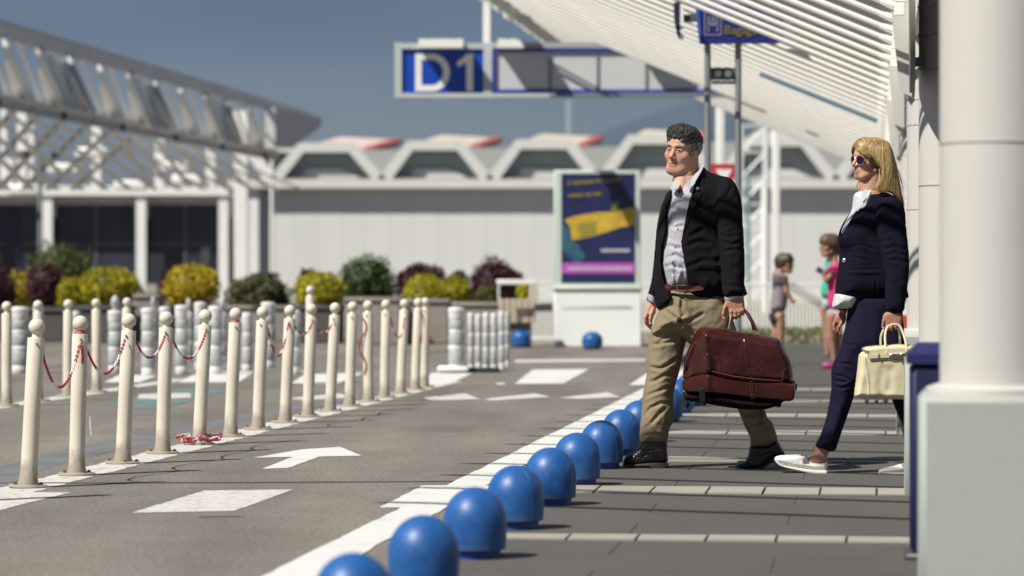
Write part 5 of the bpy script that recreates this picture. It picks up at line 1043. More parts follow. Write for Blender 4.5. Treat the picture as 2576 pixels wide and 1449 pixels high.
# --- body: head, neck, torso, arms, hands, legs as one figure
hc = mf.p(1717, 381, .02)
yaw_m = math.radians(180 - 33); hp, hq, hcol, HW = head_mesh(hc, yaw_m, math.radians(-2), math.radians(-6), .95)
def tomesh(g): p, q = g.verts(); return p, q, np.ones((len(p), 3)) * np.array((.97, .95, .93))
g = Grid((mf.x(1650), -.12, mf.z(480)), (mf.x(1790), .16, mf.z(385)), .004)
g.add(g.cone(mf.p(1728, 398, .03), mf.p(1727, 470, .03), .062, .066)); g.add(g.cone(mf.p(1716, 440, .0), mf.p(1714, 476, -.03), .04, .046), .03); nk_ = tomesh(g)
g = Grid((mf.x(1625), -.2, .05), (mf.x(1960), .2, mf.z(440)), .012)
for a, b_, ra, rb in (((1728, 470, .02), (1725, 700, .02), .08, .08), ((1728, 450, .02), (1730, 490, .03), .06, .075), ((1690, 730, .02), (1672, 900, .03), .07, .055), ((1672, 900, .03), (1655, 1130, .03), .055, .045), ((1760, 730, -.03), (1840, 930, -.04), .07, .055), ((1840, 930, -.04), (1900, 1090, -.04), .05, .035), ((1725, 680, .0), (1725, 740, 0), .07, .08), ((1682, 520, .11), (1670, 630, .115), .028, .028), ((1670, 630, .115), (1650, 765, .10), .028, .024), ((1815, 490, -.12), (1835, 610, -.17), .045, .04), ((1835, 610, -.17), (1838, 745, -.215), .04, .028)):
    g.add(g.cone(mf.p(*a), mf.p(*b_), ra, rb), .03)
trunk = tomesh(g)
# left hand gripping the bag handles
g = Grid((mf.x(1800), -.30, mf.z(808)), (mf.x(1872), -.15, mf.z(738)), .0025); Y0 = -.225
palm = mf.poly([(1790, 300), (1950, 290), (2110, 300), (2125, 420), (2135, 540), (2090, 600), (2000, 610), (1880, 600), (1830, 540), (1790, 470), (1770, 400)], Z6)
g.add(g.inflate(palm, .02, .024, Y0, .0015 * noise2(g.X2, g.Z2, .008, 31)))
finger_set(g, mf, Z6, [[(1810, 400, Y0 - .005, .0105), (1765, 500, Y0 - .012, .0095), (1740, 600, Y0 - .012, .0085), (1748, 690, Y0 - .010, .0065)],
    [(1880, 560, Y0 - .014, .0105), (1880, 640, Y0 - .016, .0095), (1905, 690, Y0 + .002, .0085), (1900, 640, Y0 + .02, .008)], [(1950, 570, Y0 - .014, .0105), (1955, 640, Y0 - .016, .0098), (1970, 670, Y0 + .002, .009), (1960, 610, Y0 + .02, .008)],
    [(2020, 565, Y0 - .013, .0102), (2025, 612, Y0 - .015, .0095), (2030, 640, Y0 + .002, .0088), (2030, 590, Y0 + .02, .008)], [(2085, 540, Y0 - .010, .0095), (2092, 585, Y0 - .012, .0085), (2090, 605, Y0 + .002, .008), (2090, 570, Y0 + .018, .007)]])
for a in ((1880, 560), (1950, 572), (2020, 565), (2085, 540)): g.add(g.ell(mf.p(*Z6(*a), Y0 - .018), (.010, .009, .010)), .006)
lh = tomesh(g); lh = (lh[0], lh[1], lh[2] * np.array((.80, .74, .74)))
# right hand hanging relaxed
g = Grid((mf.x(1616), .04, mf.z(836)), (mf.x(1662), .17, mf.z(748)), .0025); Y1 = .10
palm = mf.poly([(470, 380), (590, 370), (600, 480), (590, 600), (560, 660), (440, 660), (400, 600), (420, 500), (450, 440)], Z6)
g.add(g.inflate(palm, .02, .018, Y1, .001 * noise2(g.X2, g.Z2, .008, 32)))
finger_set(g, mf, Z6, [[(545, 520, Y1 - .012, .0105), (505, 620, Y1 - .018, .0098), (490, 700, Y1 - .018, .009), (487, 790, Y1 - .014, .0072)],
    [(430, 610, Y1 - .006, .0095), (400, 680, Y1 - .008, .0088), (405, 750, Y1 - .004, .0082), (440, 800, Y1 + .006, .007)], [(450, 640, Y1 + .003, .0095), (415, 720, Y1 + .004, .009), (430, 800, Y1 + .006, .0082), (480, 850, Y1 + .01, .007)],
    [(490, 650, Y1 + .012, .0095), (445, 760, Y1 + .014, .0088), (465, 840, Y1 + .014, .008), (505, 885, Y1 + .014, .007)], [(530, 650, Y1 + .018, .009), (500, 760, Y1 + .022, .008), (510, 830, Y1 + .02, .0072)]])
rh = tomesh(g)
link('body', fuse([(hp, hq, hcol), nk_, trunk, lh, rh], 'body', skin), man)
for q_, (x0, x1, y_) in enumerate((((1775, 2105, Y0)), ((445, 600, Y1)))):     # shirt cuffs
    a = mf.p(*Z6(x0, 322 if q_ == 0 else 400), y_); b_ = mf.p(*Z6(x1, 322 if q_ == 0 else 375), y_); c = Vector((a + b_) / 2); w = (b_[0] - a[0]) / 2
    m = MB(); rings = [[(c.x + (w + dw_) * math.cos(t_), y_ + (.034 + dw_) * math.sin(t_), c.z + dz - (.012 * math.cos(t_) * (1 if q_ else -.2))) for t_ in [2 * math.pi * k / 20 for k in range(20)]] for dz, dw_ in ((-.006, .001), (-.002, .003), (.03, .001))]
    m.loft(rings, True, True, True); m.build('shirt_cuff', shirtm, man)
nail = mat('nail', (.56, .36, .30), .3, .03)
for c in (mf.p(*Z6(1748, 672), Y0 - .0165), mf.p(*Z6(487, 780), Y1 - .0215)): MB().bbox(c[0] - .005, c[0] + .005, c[1] - .001, c[1] + .002, c[2] - .007, c[2] + .006, .003).build('thumbnail', nail, man)
# --- hair
hairm = mat('grey_hair', (.065, .060, .057), .55, .3, 30, spec=.35, attr='tone')
def headpt(l, W=None, c=None, s=.95): return Vector((np.array(l) * s) @ HW.T + hc)
g = Grid((-.11, -.145, -.13), (.11, .12, .165), .003)
cap = g.ell((0, -.024, .040), (.089, .113, .104)); cap = smin(cap, g.ell((0, .03, .085), (.070, .066, .048)), .03)
n3 = (np.sin(g.X * 160 + np.sin(g.Z * 90) * 1.5) * np.sin(g.Y * 120 + g.Z * 60) * .0025 + np.sin(g.Z * 210 + g.Y * 120) * .0018); cap = cap + n3
g.add(cap); face = g.ell((0, .10, -.035), (.066, .085, .108)); g.cut(face, .006); g.cut(g.ell((0, .05, -.11), (.12, .10, .085)), .01); g.cut(np.maximum(np.maximum(-(g.Z + .0) - .02 + 0 * g.X, -(g.Y) + .012), g.Z - 1), .01) if 0 else None
for s in (-1, 1): g.cut(g.ell((s * .088, .002, -.018), (.02, .028, .032)), .006)
g.cut(g.ell((0, -.02, -.15), (.12, .10, .06)), .01)
pts, q = g.verts(); tn = np.ones((len(pts), 3)); side = np.clip((.05 - pts[:, 2]) / .05, 0, 1) * np.clip((pts[:, 1] + .05) / .06, 0, 1); tn = tn * (1 + side[:, None] * 1.9) * (.85 + .3 * np.sin(pts[:, :1] * 300 + pts[:, 2:] * 200))
pw = (pts * .95) @ HW.T + hc; link('hair', npmesh('hair', pw, q, hairm, lambda p: tn), man)
def okm(p):
    f_ = (p.x / .064) ** 2 + ((p.y - .10) / .080) ** 2 + ((p.z + .035) / .106) ** 2
    e_ = ((abs(p.x) - .088) / .026) ** 2 + ((p.y - .0) / .024) ** 2 + ((p.z + .020) / .032) ** 2
    return f_ > 1 and e_ > 1 and not (p.z < -.055 and p.y > -.05) and p.z > -.09
def flow(p):
    top = max(0, min(1, (p.z - .085) / .04))
    return Vector((p.x * 3 * top + .35 * top * math.sin(p.x * 60), -1, -.35 * (1 - top))).normalized()
CR, CC = (.088, .112, .104), (0, -.024, .040)
def _st(lo, hi):
    def f():
        while 1:
            v = rdir(-.9)
            if lo <= v.z < hi: return v
    return f
base_dark = cap_strands(1500, CC, CR, _st(.25, 1), flow, (.03, .065), (.001, .007), HW, hc, .95, okm, wave=.35); base_side = cap_strands(1100, CC, CR, _st(-.9, .35), flow, (.025, .045), (.0006, .003), HW, hc, .95, okm, wave=.15)
hair_locks('hair_strands', hairm, man, base_dark, tones=(.35, 1.9)); hair_locks('hair_strands', hairm, man, base_side, tones=(3.0, 9.0))
fr_ = lambda p: Vector((p.x * 6 + rnd.uniform(-.5, .5), .6, .25))
tuft = cap_strands(900, (0, .026, .082), (.071, .068, .052), lambda: Vector((rnd.gauss(0, 1), rnd.gauss(.3, 1), rnd.uniform(-.25, 1))).normalized(), fr_, (.02, .05), (.002, .012), HW, hc, .95, lambda p: p.y > -.03 and p.z > .066, rr=(.0007, .0014), wave=.8)
tuft += cap_strands(500, (0, .02, .086), (.076, .078, .058), lambda: Vector((rnd.gauss(0, 1), rnd.gauss(.2, 1), rnd.uniform(.2, 1))).normalized(), lambda p: Vector((.5, -1, .3)), (.03, .06), (.004, .016), HW, hc, .95, lambda p: p.z > .08, rr=(.0008, .0015), wave=.6)
hair_locks('hair_strands', hairm, man, tuft, tones=(.3, 1.2))
curl = []
for k in range(90):                       # wind blown curls over the forehead (viewer's left)
    x = rnd.uniform(-.075, .055) ; b0 = Vector((x, .065 + rnd.uniform(-.02, .015) - abs(x) * .25, .112 + rnd.uniform(-.012, .014) - abs(x) * .2)); c = []
    r0 = rnd.uniform(.008, .016); ph = rnd.uniform(0, 6); dr_ = Vector((rnd.uniform(-1, 1), rnd.uniform(.2, 1.0), rnd.uniform(-.1, .5))).normalized()
    for i in range(9): t_ = i / 8; c.append(headpt(b0 + dr_ * .024 * t_ + Vector((0, math.cos(ph + 4.5 * t_), math.sin(ph + 4.5 * t_))) * r0 * t_))
    curl.append((c, rnd.uniform(.0006, .0012)))
hair_locks('hair_strands', hairm, man, curl, tones=(.3, .8))
# ------------------------------------------------------------------ leather travel bag
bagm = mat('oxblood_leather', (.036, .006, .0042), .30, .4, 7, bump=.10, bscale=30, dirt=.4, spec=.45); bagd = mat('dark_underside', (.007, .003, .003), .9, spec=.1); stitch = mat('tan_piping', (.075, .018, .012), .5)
BY = -.23
bag = thing('travel_bag', 'large oxblood leather wheeled travel bag held in the man\'s left hand', 'bag', MB0 + Vector((0, BY, 0)))
g = Grid((mf.x(1700), -.17, mf.z(1035)), (mf.x(2000), .17, mf.z(812)), .004)
upper = [(565, 380), (640, 388), (720, 398), (860, 418), (1000, 443), (1036, 452), (1082, 522), (1112, 600), (1127, 690), (1124, 760), (900, 745), (700, 730), (580, 700), (432, 735), (440, 640), (446, 580), (470, 520), (492, 462), (520, 400), (540, 384)]
lowr = [(578, 655), (700, 690), (900, 708), (1130, 722), (1136, 780), (1128, 830), (1112, 850), (1050, 846), (900, 838), (700, 812), (580, 800), (430, 800), (434, 702)]
yslant = lambda X, Z: np.where(X < mf.x(Z2(565, 0)[0]), (mf.x(Z2(565, 0)[0]) - X) * 1.2, 0)
dsp = .006 * noise2(g.X2, g.Z2, .10, 41) + .0015 * noise2(g.X2, g.Z2, .02, 42)
dsp += folds(g, mf, Z2, [[(690, 430), (670, 520), (640, 640)], [(760, 420), (740, 560)]], .03, .006)
for ln in ([(806, 412), (812, 500), (824, 600), (842, 695)], [(500, 560), (560, 550), (620, 570), (650, 620), (655, 660)], [(1046, 705), (1048, 670), (1070, 640), (1124, 636)]): dsp += .0035 * np.exp(-(linedist([(mf.x(a), mf.z(b_)) for a, b_ in (Z2(*q_) for q_ in ln)], g.X2, g.Z2) / .004) ** 2)
crn = np.exp(-(linedist([(mf.x(a), mf.z(b_)) for a, b_ in (Z2(*q_) for q_ in ((565, 385), (548, 480), (575, 560), (582, 650)))], g.X2, g.Z2) / .022) ** 2); dsp += .018 * crn
g.add(g.inflate(mf.poly(upper, Z2), .055, .119, lambda X, Z: yslant(X, Z) * .9, dsp))
link('upper', g.mesh('upper', bagm), bag)
g = Grid((mf.x(1700), -.17, mf.z(1035)), (mf.x(2000), .19, mf.z(912)), .004)
crn = np.exp(-(linedist([(mf.x(a), mf.z(b_)) for a, b_ in (Z2(*q_) for q_ in ((580, 650), (580, 805)))], g.X2, g.Z2) / .014) ** 2)
g.add(g.inflate(mf.poly(lowr, Z2), .016, .125, lambda X, Z: yslant(X, Z) * .9, .012 * crn + .001 * noise2(g.X2, g.Z2, .03, 44), 1)); link('lower_case', g.mesh('lower_case', bagm), bag)
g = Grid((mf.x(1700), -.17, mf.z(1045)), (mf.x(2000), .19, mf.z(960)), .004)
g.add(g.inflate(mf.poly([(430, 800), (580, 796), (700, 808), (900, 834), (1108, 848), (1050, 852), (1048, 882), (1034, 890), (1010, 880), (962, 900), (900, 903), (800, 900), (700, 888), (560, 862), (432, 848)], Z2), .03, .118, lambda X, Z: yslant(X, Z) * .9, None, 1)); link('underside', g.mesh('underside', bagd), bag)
def bagline(pts, y, r, name='piping', m=stitch):
    MB().tube([Vector(mf.p(*Z2(*q_), yy)) for q_, yy in zip(pts, y)], r, 6).build(name, m, bag)
bagline([(440, 692), (500, 672), (560, 655), (590, 652), (650, 668), (740, 688), (850, 702), (1000, 714), (1128, 722)], [.06, -.02, -.08, -.127, -.127, -.127, -.127, -.122, -.06], .0042)
bagline([(440, 704), (500, 684), (560, 666), (590, 662), (650, 678), (740, 698), (850, 712), (1000, 723), (1130, 732)], [.06, -.02, -.08, -.129, -.129, -.129, -.129, -.124, -.06], .003, 'zip', bagd)
bagline([(806, 414), (812, 500), (824, 600), (840, 692)], [-.06, -.112, -.118, -.120], .0022); bagline([(816, 414), (822, 500), (834, 600), (850, 692)], [-.06, -.112, -.118, -.120], .0022)
bagline([(840, 716), (852, 826)], [-.129, -.129], .0022); bagline([(852, 716), (864, 826)], [-.129, -.129], .0022)
bagline([(505, 556), (560, 548), (615, 566), (648, 610), (655, 660)], [-.03, -.10, -.112, -.118, -.122], .002); bagline([(1046, 712), (1047, 670), (1070, 642), (1120, 636)], [-.122, -.118, -.11, -.06], .002)
bagline([(565, 384), (540, 440), (500, 490), (480, 530), (452, 600), (446, 660)], [-.06, -.05, -.03, -.02, 0, .03], .006, 'edge_zip', mat('zip_dark', (.05, .02, .02), .5))
bagline([(545, 384), (525, 420), (498, 470)], [-.02, .0, .03], .005, 'strap', stitch)
# handles
def ring(a, top, b_, name='handle'):
    MB().tube(bez([a, (a[0] - .0, a[1], top[2] - .02), top, (b_[0], b_[1], top[2] - .02), b_], 14), .0078, 8).build(name, bagm, bag)
HT = mf.p(*Z6(1960, 560), 0)[2]
hl_ = [(Z2(700, 392), Z2(730, 250), Z2(880, 400), .035), (Z2(715, 395), Z2(745, 262), Z2(893, 405), -.035)]
for a, top, b_, yy in hl_:
    pa_ = Vector(mf.p(*a, yy)); pb_ = Vector(mf.p(*b_, yy)); p1 = Vector(mf.p(*Z2(735, 300), yy * .3)); p2 = Vector(mf.p(*Z2(760, 272), 0.008)); p3 = Vector(mf.p(*Z2(812, 270), 0.008)); p4 = Vector(mf.p(*Z2(840, 300), yy * .4)); p5 = Vector(mf.p(*Z2(868, 352), yy * .8))
    MB().tube([pa_, pa_.lerp(p1, .5), p1, p2, p3, p4, p5, pb_], [.006, .007, .008, .009, .009, .009, .0085, .0065], 8).build('handle', mat('handle_leather', (.05, .010, .010), .4, .2), bag)
    for q_ in (pa_, pb_): MB().tube([q_ + Vector((-.007, 0, -.022)), q_ + Vector((-.007, 0, .006)), q_ + Vector((.007, 0, .006)), q_ + Vector((.007, 0, -.022))], .0018, 6).build('buckle_ring', metalm, bag)
for x, y, yy in ((445, 862, .08), (543, 838, -.075)):
    c = Vector(mf.p(*Z2(x + 10, y + 14), yy)); m = MB(); m.m = Matrix.Translation(c) @ Matrix.Rotation(math.pi / 2, 4, 'X'); m.lathe([(.006, -.011), (.017, -.010), (.019, -.006), (.019, .006), (.017, .010), (.006, .011)], 18); m.build('wheel', mat('wheel_rubber', (.02, .02, .022), .6), bag)
    t_ = Vector(mf.p(*Z2(x, y - 76), yy - .03)); MB().bbox(t_.x - .014, t_.x + .016, t_.y - .012, t_.y + .004, c.z + .004, t_.z, .003).build('wheel_bracket', mat('bracket_grey', (.018, .02, .026), .5), bag)
m = MB(); c = Vector(mf.p(*Z2(1138, 755), -.02)); m.bbox(c.x - .006, c.x + .006, -.03, -.01, c.z - .02, c.z + .014, .002).build('zip_pull', leather, bag)
# ================================================================== WOMAN
wf = Fig(15.75, 2180); WB0 = wf.base()
wom = thing('person', 'blonde woman in sunglasses and navy trouser suit walking left with a cream handbag', 'person', WB0)
navyc = mat('navy_blazer_cloth', (.0055, .0048, .013), .9, .12, 40, spec=.12, bump=.08, bscale=400); navyt = mat('navy_trousers', (.0068, .006, .021), .85, .08, 30, spec=.15, bump=.08, bscale=400)
wshirt = mat('white_blouse', (.46, .46, .49), .8, .03, 40); wshoe = mat('white_shoe_leather', (.68, .67, .62), .5, .05, 20, bump=.1, bscale=60); wsole = mat('white_sole', (.66, .65, .61), .6, .04, 20)
S = [(842, 480), (870, 482), (960, 492), (1020, 524), (1052, 590), (1058, 650), (1060, 740), (1072, 850), (1080, 960), (1076, 1080), (1090, 1150), (1106, 1213), (1070, 1208), (1040, 1216), (900, 1240), (740, 1242), (690, 1236), (640, 1222), (612, 1205), (598, 1180), (604, 1110), (622, 1010), (640, 900), (634, 860), (620, 800), (624, 760), (655, 690), (700, 625), (735, 560), (800, 500)]
g = Grid((wf.x(2090), -.22, wf.z(770)), (wf.x(2295), .22, wf.z(470)), .005)
dsp = .003 * noise2(g.X2, g.Z2, .06, 53) + folds(g, wf, Z3, [[(650, 1020), (880, 1018)], [(640, 940), (720, 930), (800, 960)], [(660, 870), (760, 850), (860, 880)], [(860, 1080), (865, 1190)]], .006, .003)
lap = wf.poly([(842, 480), (868, 520), (820, 560), (850, 580), (740, 700), (660, 830), (640, 890), (650, 800), (700, 700), (760, 590), (800, 520)], Z3); dsp += .006 * np.clip(-polysd(lap, g.X2, g.Z2) / .004, 0, 1)
fl_ = wf.poly([(665, 1020), (880, 1018), (882, 1050), (668, 1052)], Z3); dsp += .004 * np.clip(-polysd(fl_, g.X2, g.Z2) / .004, 0, 1)
g.add(g.inflate(wf.poly(S, Z3), .11, .125, 0., dsp))
g.add(g.ell(wf.p(*Z3(690, 800), -.05), (.06, .06, .07)), .03)
O = wf.poly([(842, 470), (830, 486), (790, 540), (740, 610), (690, 690), (655, 760), (644, 790), (622, 800), (600, 760), (700, 500)], Z3); g.cut(np.maximum(polysd(O, g.X2, g.Z2)[:, None, :], g.Y - .03), .004)
g.cut(g.cone(wf.p(2188, 440, .0), wf.p(2190, 505, .01), .050, .055), .004)
link('blazer', g.mesh('blazer', navyc), wom)
g = Grid((wf.x(2180), -.30, wf.z(800)), (wf.x(2295), .05, wf.z(480)), .005)
LA = [(880, 540), (980, 515), (1040, 560), (1060, 640), (1062, 740), (1074, 850), (1082, 980), (1070, 1100), (1052, 1200), (1040, 1322), (906, 1306), (912, 1180), (916, 1060), (900, 960), (880, 850), (856, 740), (850, 640)]
dsp = .002 * noise2(g.X2, g.Z2, .03, 58) + folds(g, wf, Z3, [[(900, 880), (960, 860), (1060, 880)], [(905, 920), (980, 905), (1070, 925)], [(910, 960), (990, 950), (1070, 970)], [(890, 830), (950, 820)]], .008, .0025)
g.add(g.inflate(wf.poly(LA, Z3), .05, .052, lambda X, Z: -.125 - .05 * np.clip((wf.z(560) - Z) / .4, 0, 1), dsp)); link('sleeve', g.mesh('sleeve', navyc), wom)
g = Grid((wf.x(2098), .0, wf.z(798)), (wf.x(2170), .2, wf.z(560)), .005)
g.add(g.inflate(wf.poly([(660, 760), (760, 900), (740, 1100), (705, 1250), (695, 1305), (628, 1290), (630, 1250), (640, 1100), (640, 900)], Z3), .04, .042, .10)); link('sleeve', g.mesh('sleeve', navyc), wom)
g = Grid((wf.x(2080), -.2, wf.z(785)), (wf.x(2250), .2, wf.z(455)), .004)
dsp = .003 * noise2(g.X2, g.Z2, .03, 59) + folds(g, wf, Z3, [[(740, 540), (720, 620), (680, 700)], [(760, 520), (750, 600)]], .008, .004)
g.add(g.inflate(wf.poly([(838, 456), (860, 480), (870, 560), (860, 800), (700, 800), (640, 780), (650, 730), (690, 655), (716, 610), (722, 545), (728, 500), (770, 480)], Z3), .08, .108, 0., dsp))
g.cut(g.cone(wf.p(2184, 440, -.0), wf.p(2190, 490, .0), .048, .05), .003)
link('blouse', g.mesh('blouse', wshirt), wom)
g = Grid((wf.x(2085), -.2, wf.z(785)), (wf.x(2290), .2, wf.z(700)), .004)
g.add(g.inflate(wf.poly([(596, 1180), (586, 1230), (577, 1276), (606, 1280), (640, 1283), (716, 1284), (734, 1250), (760, 1220), (760, 1160), (640, 1150)], Z3), .05, .095, 0., folds(g, wf, Z3, [[(610, 1200), (604, 1278)]], .005, .006))); link('blouse_hem', g.mesh('blouse_hem', wshirt), wom)
blade(wf, Z3, [(834, 452), (800, 470), (772, 492), (764, 520), (772, 560), (790, 540), (812, 510), (836, 474)], 0, 0, .004, wshirt, 'collar', wom, ys=[-.02, -.055, -.080, -.096, -.106, -.104, -.085, -.035])
c = wf.p(*Z3(634, 956), 0); m = MB(); m.m = Matrix.Translation((c[0] + .012, -.075, c[2])) @ Matrix.Rotation(math.pi / 2, 4, 'X') @ Matrix.Rotation(-.5, 4, 'Y'); m.lathe([(.010, -.004), (.011, .002), (.008, .004)], 14); m.build('button', metalm, wom)
# trousers
g = Grid((wf.x(2035), -.18, wf.z(1150)), (wf.x(2310), .18, wf.z(750)), .005)
pel = [(690, -70), (1050, -70), (1060, 100), (1060, 260), (1000, 420), (860, 520), (700, 420), (650, 340), (680, 200)]
L1 = [(735, 60), (700, 180), (655, 330), (606, 430), (572, 520), (577, 600), (574, 660), (560, 750), (540, 850), (510, 940), (478, 1010), (458, 1036), (520, 1062), (597, 1084), (622, 1020), (646, 940), (690, 820), (726, 710), (748, 640), (860, 460), (960, 280), (960, 80)]
L2 = [(900, 80), (900, 300), (940, 520), (972, 690), (1000, 780), (1032, 860), (1058, 940), (1078, 1010), (1110, 1090), (1150, 1110), (1190, 1090), (1150, 900), (1110, 700), (1080, 500), (1062, 260), (1050, 80)]
dsp = .0025 * noise2(g.X2, g.Z2, .04, 61) + folds(g, wf, Z4, [[(572, 548), (640, 560), (720, 600)], [(576, 632), (640, 640), (740, 600)], [(600, 470), (700, 480), (760, 520)], [(650, 345), (720, 350)], [(580, 590), (660, 598)]], .007, .005)
g.add(g.inflate(wf.poly(pel, Z4), .19, .115, 0.)); g.add(g.inflate(wf.poly(L1, Z4), .065, .078, .0, dsp), .03); g.add(g.inflate(wf.poly(L2, Z4), .055, .06, -.05), .02)
link('trousers', g.mesh('trousers', navyt), wom)
# shoes
def shoe(up, sole, y0, strap, x0=None):
    g = Grid((min(wf.x(Z4(a, 0)[0]) for a, b_ in up) - .02, y0 - .07, min(wf.z(Z4(a, b_)[1]) for a, b_ in sole) - .015), (max(wf.x(Z4(a, 0)[0]) for a, b_ in up) + .02, y0 + .07, max(wf.z(Z4(a, b_)[1]) for a, b_ in up) + .02), .0035)
    g.add(g.inflate(wf.poly(up, Z4), .028, .040, y0, .001 * noise2(g.X2, g.Z2, .015, 71))); link('shoe', g.mesh('shoe', wshoe), wom)
    g2 = Grid(tuple(g.lo), tuple(g.lo + np.array(g.f.shape) * g.h), .0035); g2.add(g2.inflate(wf.poly(sole, Z4), .006, .045, y0, None, 1)); link('sole', g2.mesh('sole', wsole), wom)
    blade(wf, Z4, strap, 0, 0, .004, mat('silver_strap', (.55, .55, .56), .22, .05, metal=.9), 'strap', wom, ys=[y0 - .030, y0 - .030, y0 - .044, y0 - .044])
shoe([(190, 1140), (192, 1115), (215, 1102), (300, 1096), (360, 1088), (398, 1084), (412, 1092), (420, 1140), (480, 1144), (552, 1136), (556, 1170), (552, 1215), (470, 1210), (380, 1196), (290, 1182), (215, 1160)], [(190, 1122), (205, 1142), (250, 1164), (330, 1178), (420, 1192), (500, 1198), (553, 1198), (548, 1237), (500, 1234), (430, 1228), (330, 1206), (250, 1186), (205, 1164)], .02, [(362, 1088), (392, 1084), (412, 1140), (380, 1150)])
shoe([(886, 1205), (892, 1190), (940, 1178), (1000, 1166), (1030, 1155), (1070, 1145), (1110, 1150), (1180, 1150), (1190, 1200), (1188, 1222), (886, 1222)], [(884, 1204), (920, 1206), (1190, 1204), (1192, 1243), (890, 1240)], -.05, [(1036, 1156), (1066, 1150), (1080, 1180), (1056, 1186)])
# body
WS = .83
whc = wf.p(2187, 404, .0); hp, hq, hcol, HW2 = head_mesh(whc, math.radians(180 - 60), math.radians(1), math.radians(-2), WS, False)
def tomesh2(g): p, q = g.verts(); return p, q, np.ones((len(p), 3)) * np.array((.93, .90, .90))
g = Grid((wf.x(2130), -.1, wf.z(520)), (wf.x(2240), .12, wf.z(420)), .004); g.add(g.cone(wf.p(2196, 430, .0), wf.p(2192, 500, .0), .047, .052)); g.add(g.cone(wf.p(2170, 448, -.01), wf.p(2184, 490, -.01), .022, .038), .03); nk_ = tomesh2(g)
g = Grid((wf.x(2030), -.2, .04), (wf.x(2320), .2, wf.z(480)), .010)
for a, b_, ra, rb in (((2190, 500, .0), (2190, 700, .0), .07, .07), ((2190, 700, 0), (2200, 790, 0), .07, .06), ((2190, 470, 0), (2190, 510, 0), .045, .08), ((2172, 790, .02), (2122, 930, .02), .05, .038), ((2122, 930, .02), (2097, 1071, .02), .038, .028), ((2097, 1071, .02), (2074, 1125, .02), .028, .027), ((2074, 1125, .02), (2060, 1166, .02), .030, .032), ((2225, 790, -.04), (2250, 960, -.05), .05, .04), ((2250, 960, -.05), (2300, 1150, -.05), .04, .028), ((2236, 550, -.12), (2240, 650, -.145), .028, .028), ((2240, 650, -.14), (2236, 785, -.175), .032, .022), ((2146, 620, .10), (2136, 700, .10), .024, .024), ((2136, 700, .1), (2126, 785, .10), .024, .020)):
    g.add(g.cone(wf.p(*a), wf.p(*b_), ra, rb), .025)
trunk = tomesh2(g)
g = Grid((wf.x(2035), -.05, wf.z(1168)), (wf.x(2095), .09, wf.z(1112)), .003); g.add(g.cone(wf.p(2066, 1125, .02), wf.p(2064, 1158, .02), .029, .036)); g.add(g.cone(wf.p(2064, 1150, .02), wf.p(2046, 1160, .02), .03, .026), .02); ank = tomesh2(g)
g = Grid((wf.x(2200), -.23, wf.z(838)), (wf.x(2268), -.12, wf.z(776)), .0025); Y0 = -.18
g.add(g.inflate(wf.poly([(905, 118), (1030, 128), (1028, 200), (1000, 225), (940, 225), (915, 205), (898, 170)], Z4), .018, .020, Y0))
finger_set(g, wf, Z4, [[(908, 150, Y0 - .006, .0085), (900, 185, Y0 - .010, .0075), (893, 222, Y0 - .010, .0055)], [(925, 200, Y0 - .01, .0085), (922, 228, Y0 - .012, .0078), (930, 240, Y0 + .004, .007), (930, 222, Y0 + .016, .0065)], [(952, 205, Y0 - .01, .0085), (950, 232, Y0 - .012, .0078), (955, 240, Y0 + .004, .007), (955, 222, Y0 + .016, .0065)], [(980, 200, Y0 - .01, .0082), (980, 224, Y0 - .012, .0075), (984, 232, Y0 + .004, .007), (984, 212, Y0 + .016, .0062)], [(1008, 190, Y0 - .008, .0078), (1010, 210, Y0 - .01, .007), (1012, 216, Y0 + .004, .0062)]])
lh = tomesh2(g); lh = (lh[0], lh[1], lh[2] * np.array((.78, .70, .70)))
g = Grid((wf.x(2094), .05, wf.z(858)), (wf.x(2142), .16, wf.z(778)), .0025); Y1 = .10
g.add(g.inflate(wf.poly([(640, 118), (692, 128), (690, 190), (668, 225), (618, 210), (606, 180), (615, 150)], Z4), .016, .016, Y1))
finger_set(g, wf, Z4, [[(672, 165, Y1 - .008, .0085), (660, 200, Y1 - .014, .0078), (640, 228, Y1 - .016, .007), (632, 250, Y1 - .014, .0052)], [(615, 190, Y1, .0082), (606, 220, Y1, .0075), (610, 250, Y1, .007), (626, 268, Y1, .0058)], [(632, 205, Y1 + .006, .0082), (622, 240, Y1 + .006, .0075), (626, 265, Y1 + .006, .007), (640, 285, Y1 + .006, .0055)], [(650, 210, Y1 + .012, .008), (640, 250, Y1 + .012, .0072), (650, 282, Y1 + .012, .0062), (656, 298, Y1 + .012, .005)]])
rh = tomesh2(g); rh = (rh[0], rh[1], rh[2] * np.array((.8, .72, .72)))
link('body', fuse([(hp, hq, hcol), nk_, trunk, ank, lh, rh], 'body', skin), wom)
pinkn = mat('pink_nail', (.72, .42, .40), .25, .03)
for q_ in ((893, 224, Y0 - .013), (634, 244, Y1 - .018)): c = wf.p(*Z4(q_[0], q_[1]), q_[2]); MB().bbox(c[0] - .0035, c[0] + .0035, c[1] - .002, c[1] + .002, c[2] - .007, c[2] + .006, .002).build('nail', pinkn, wom)
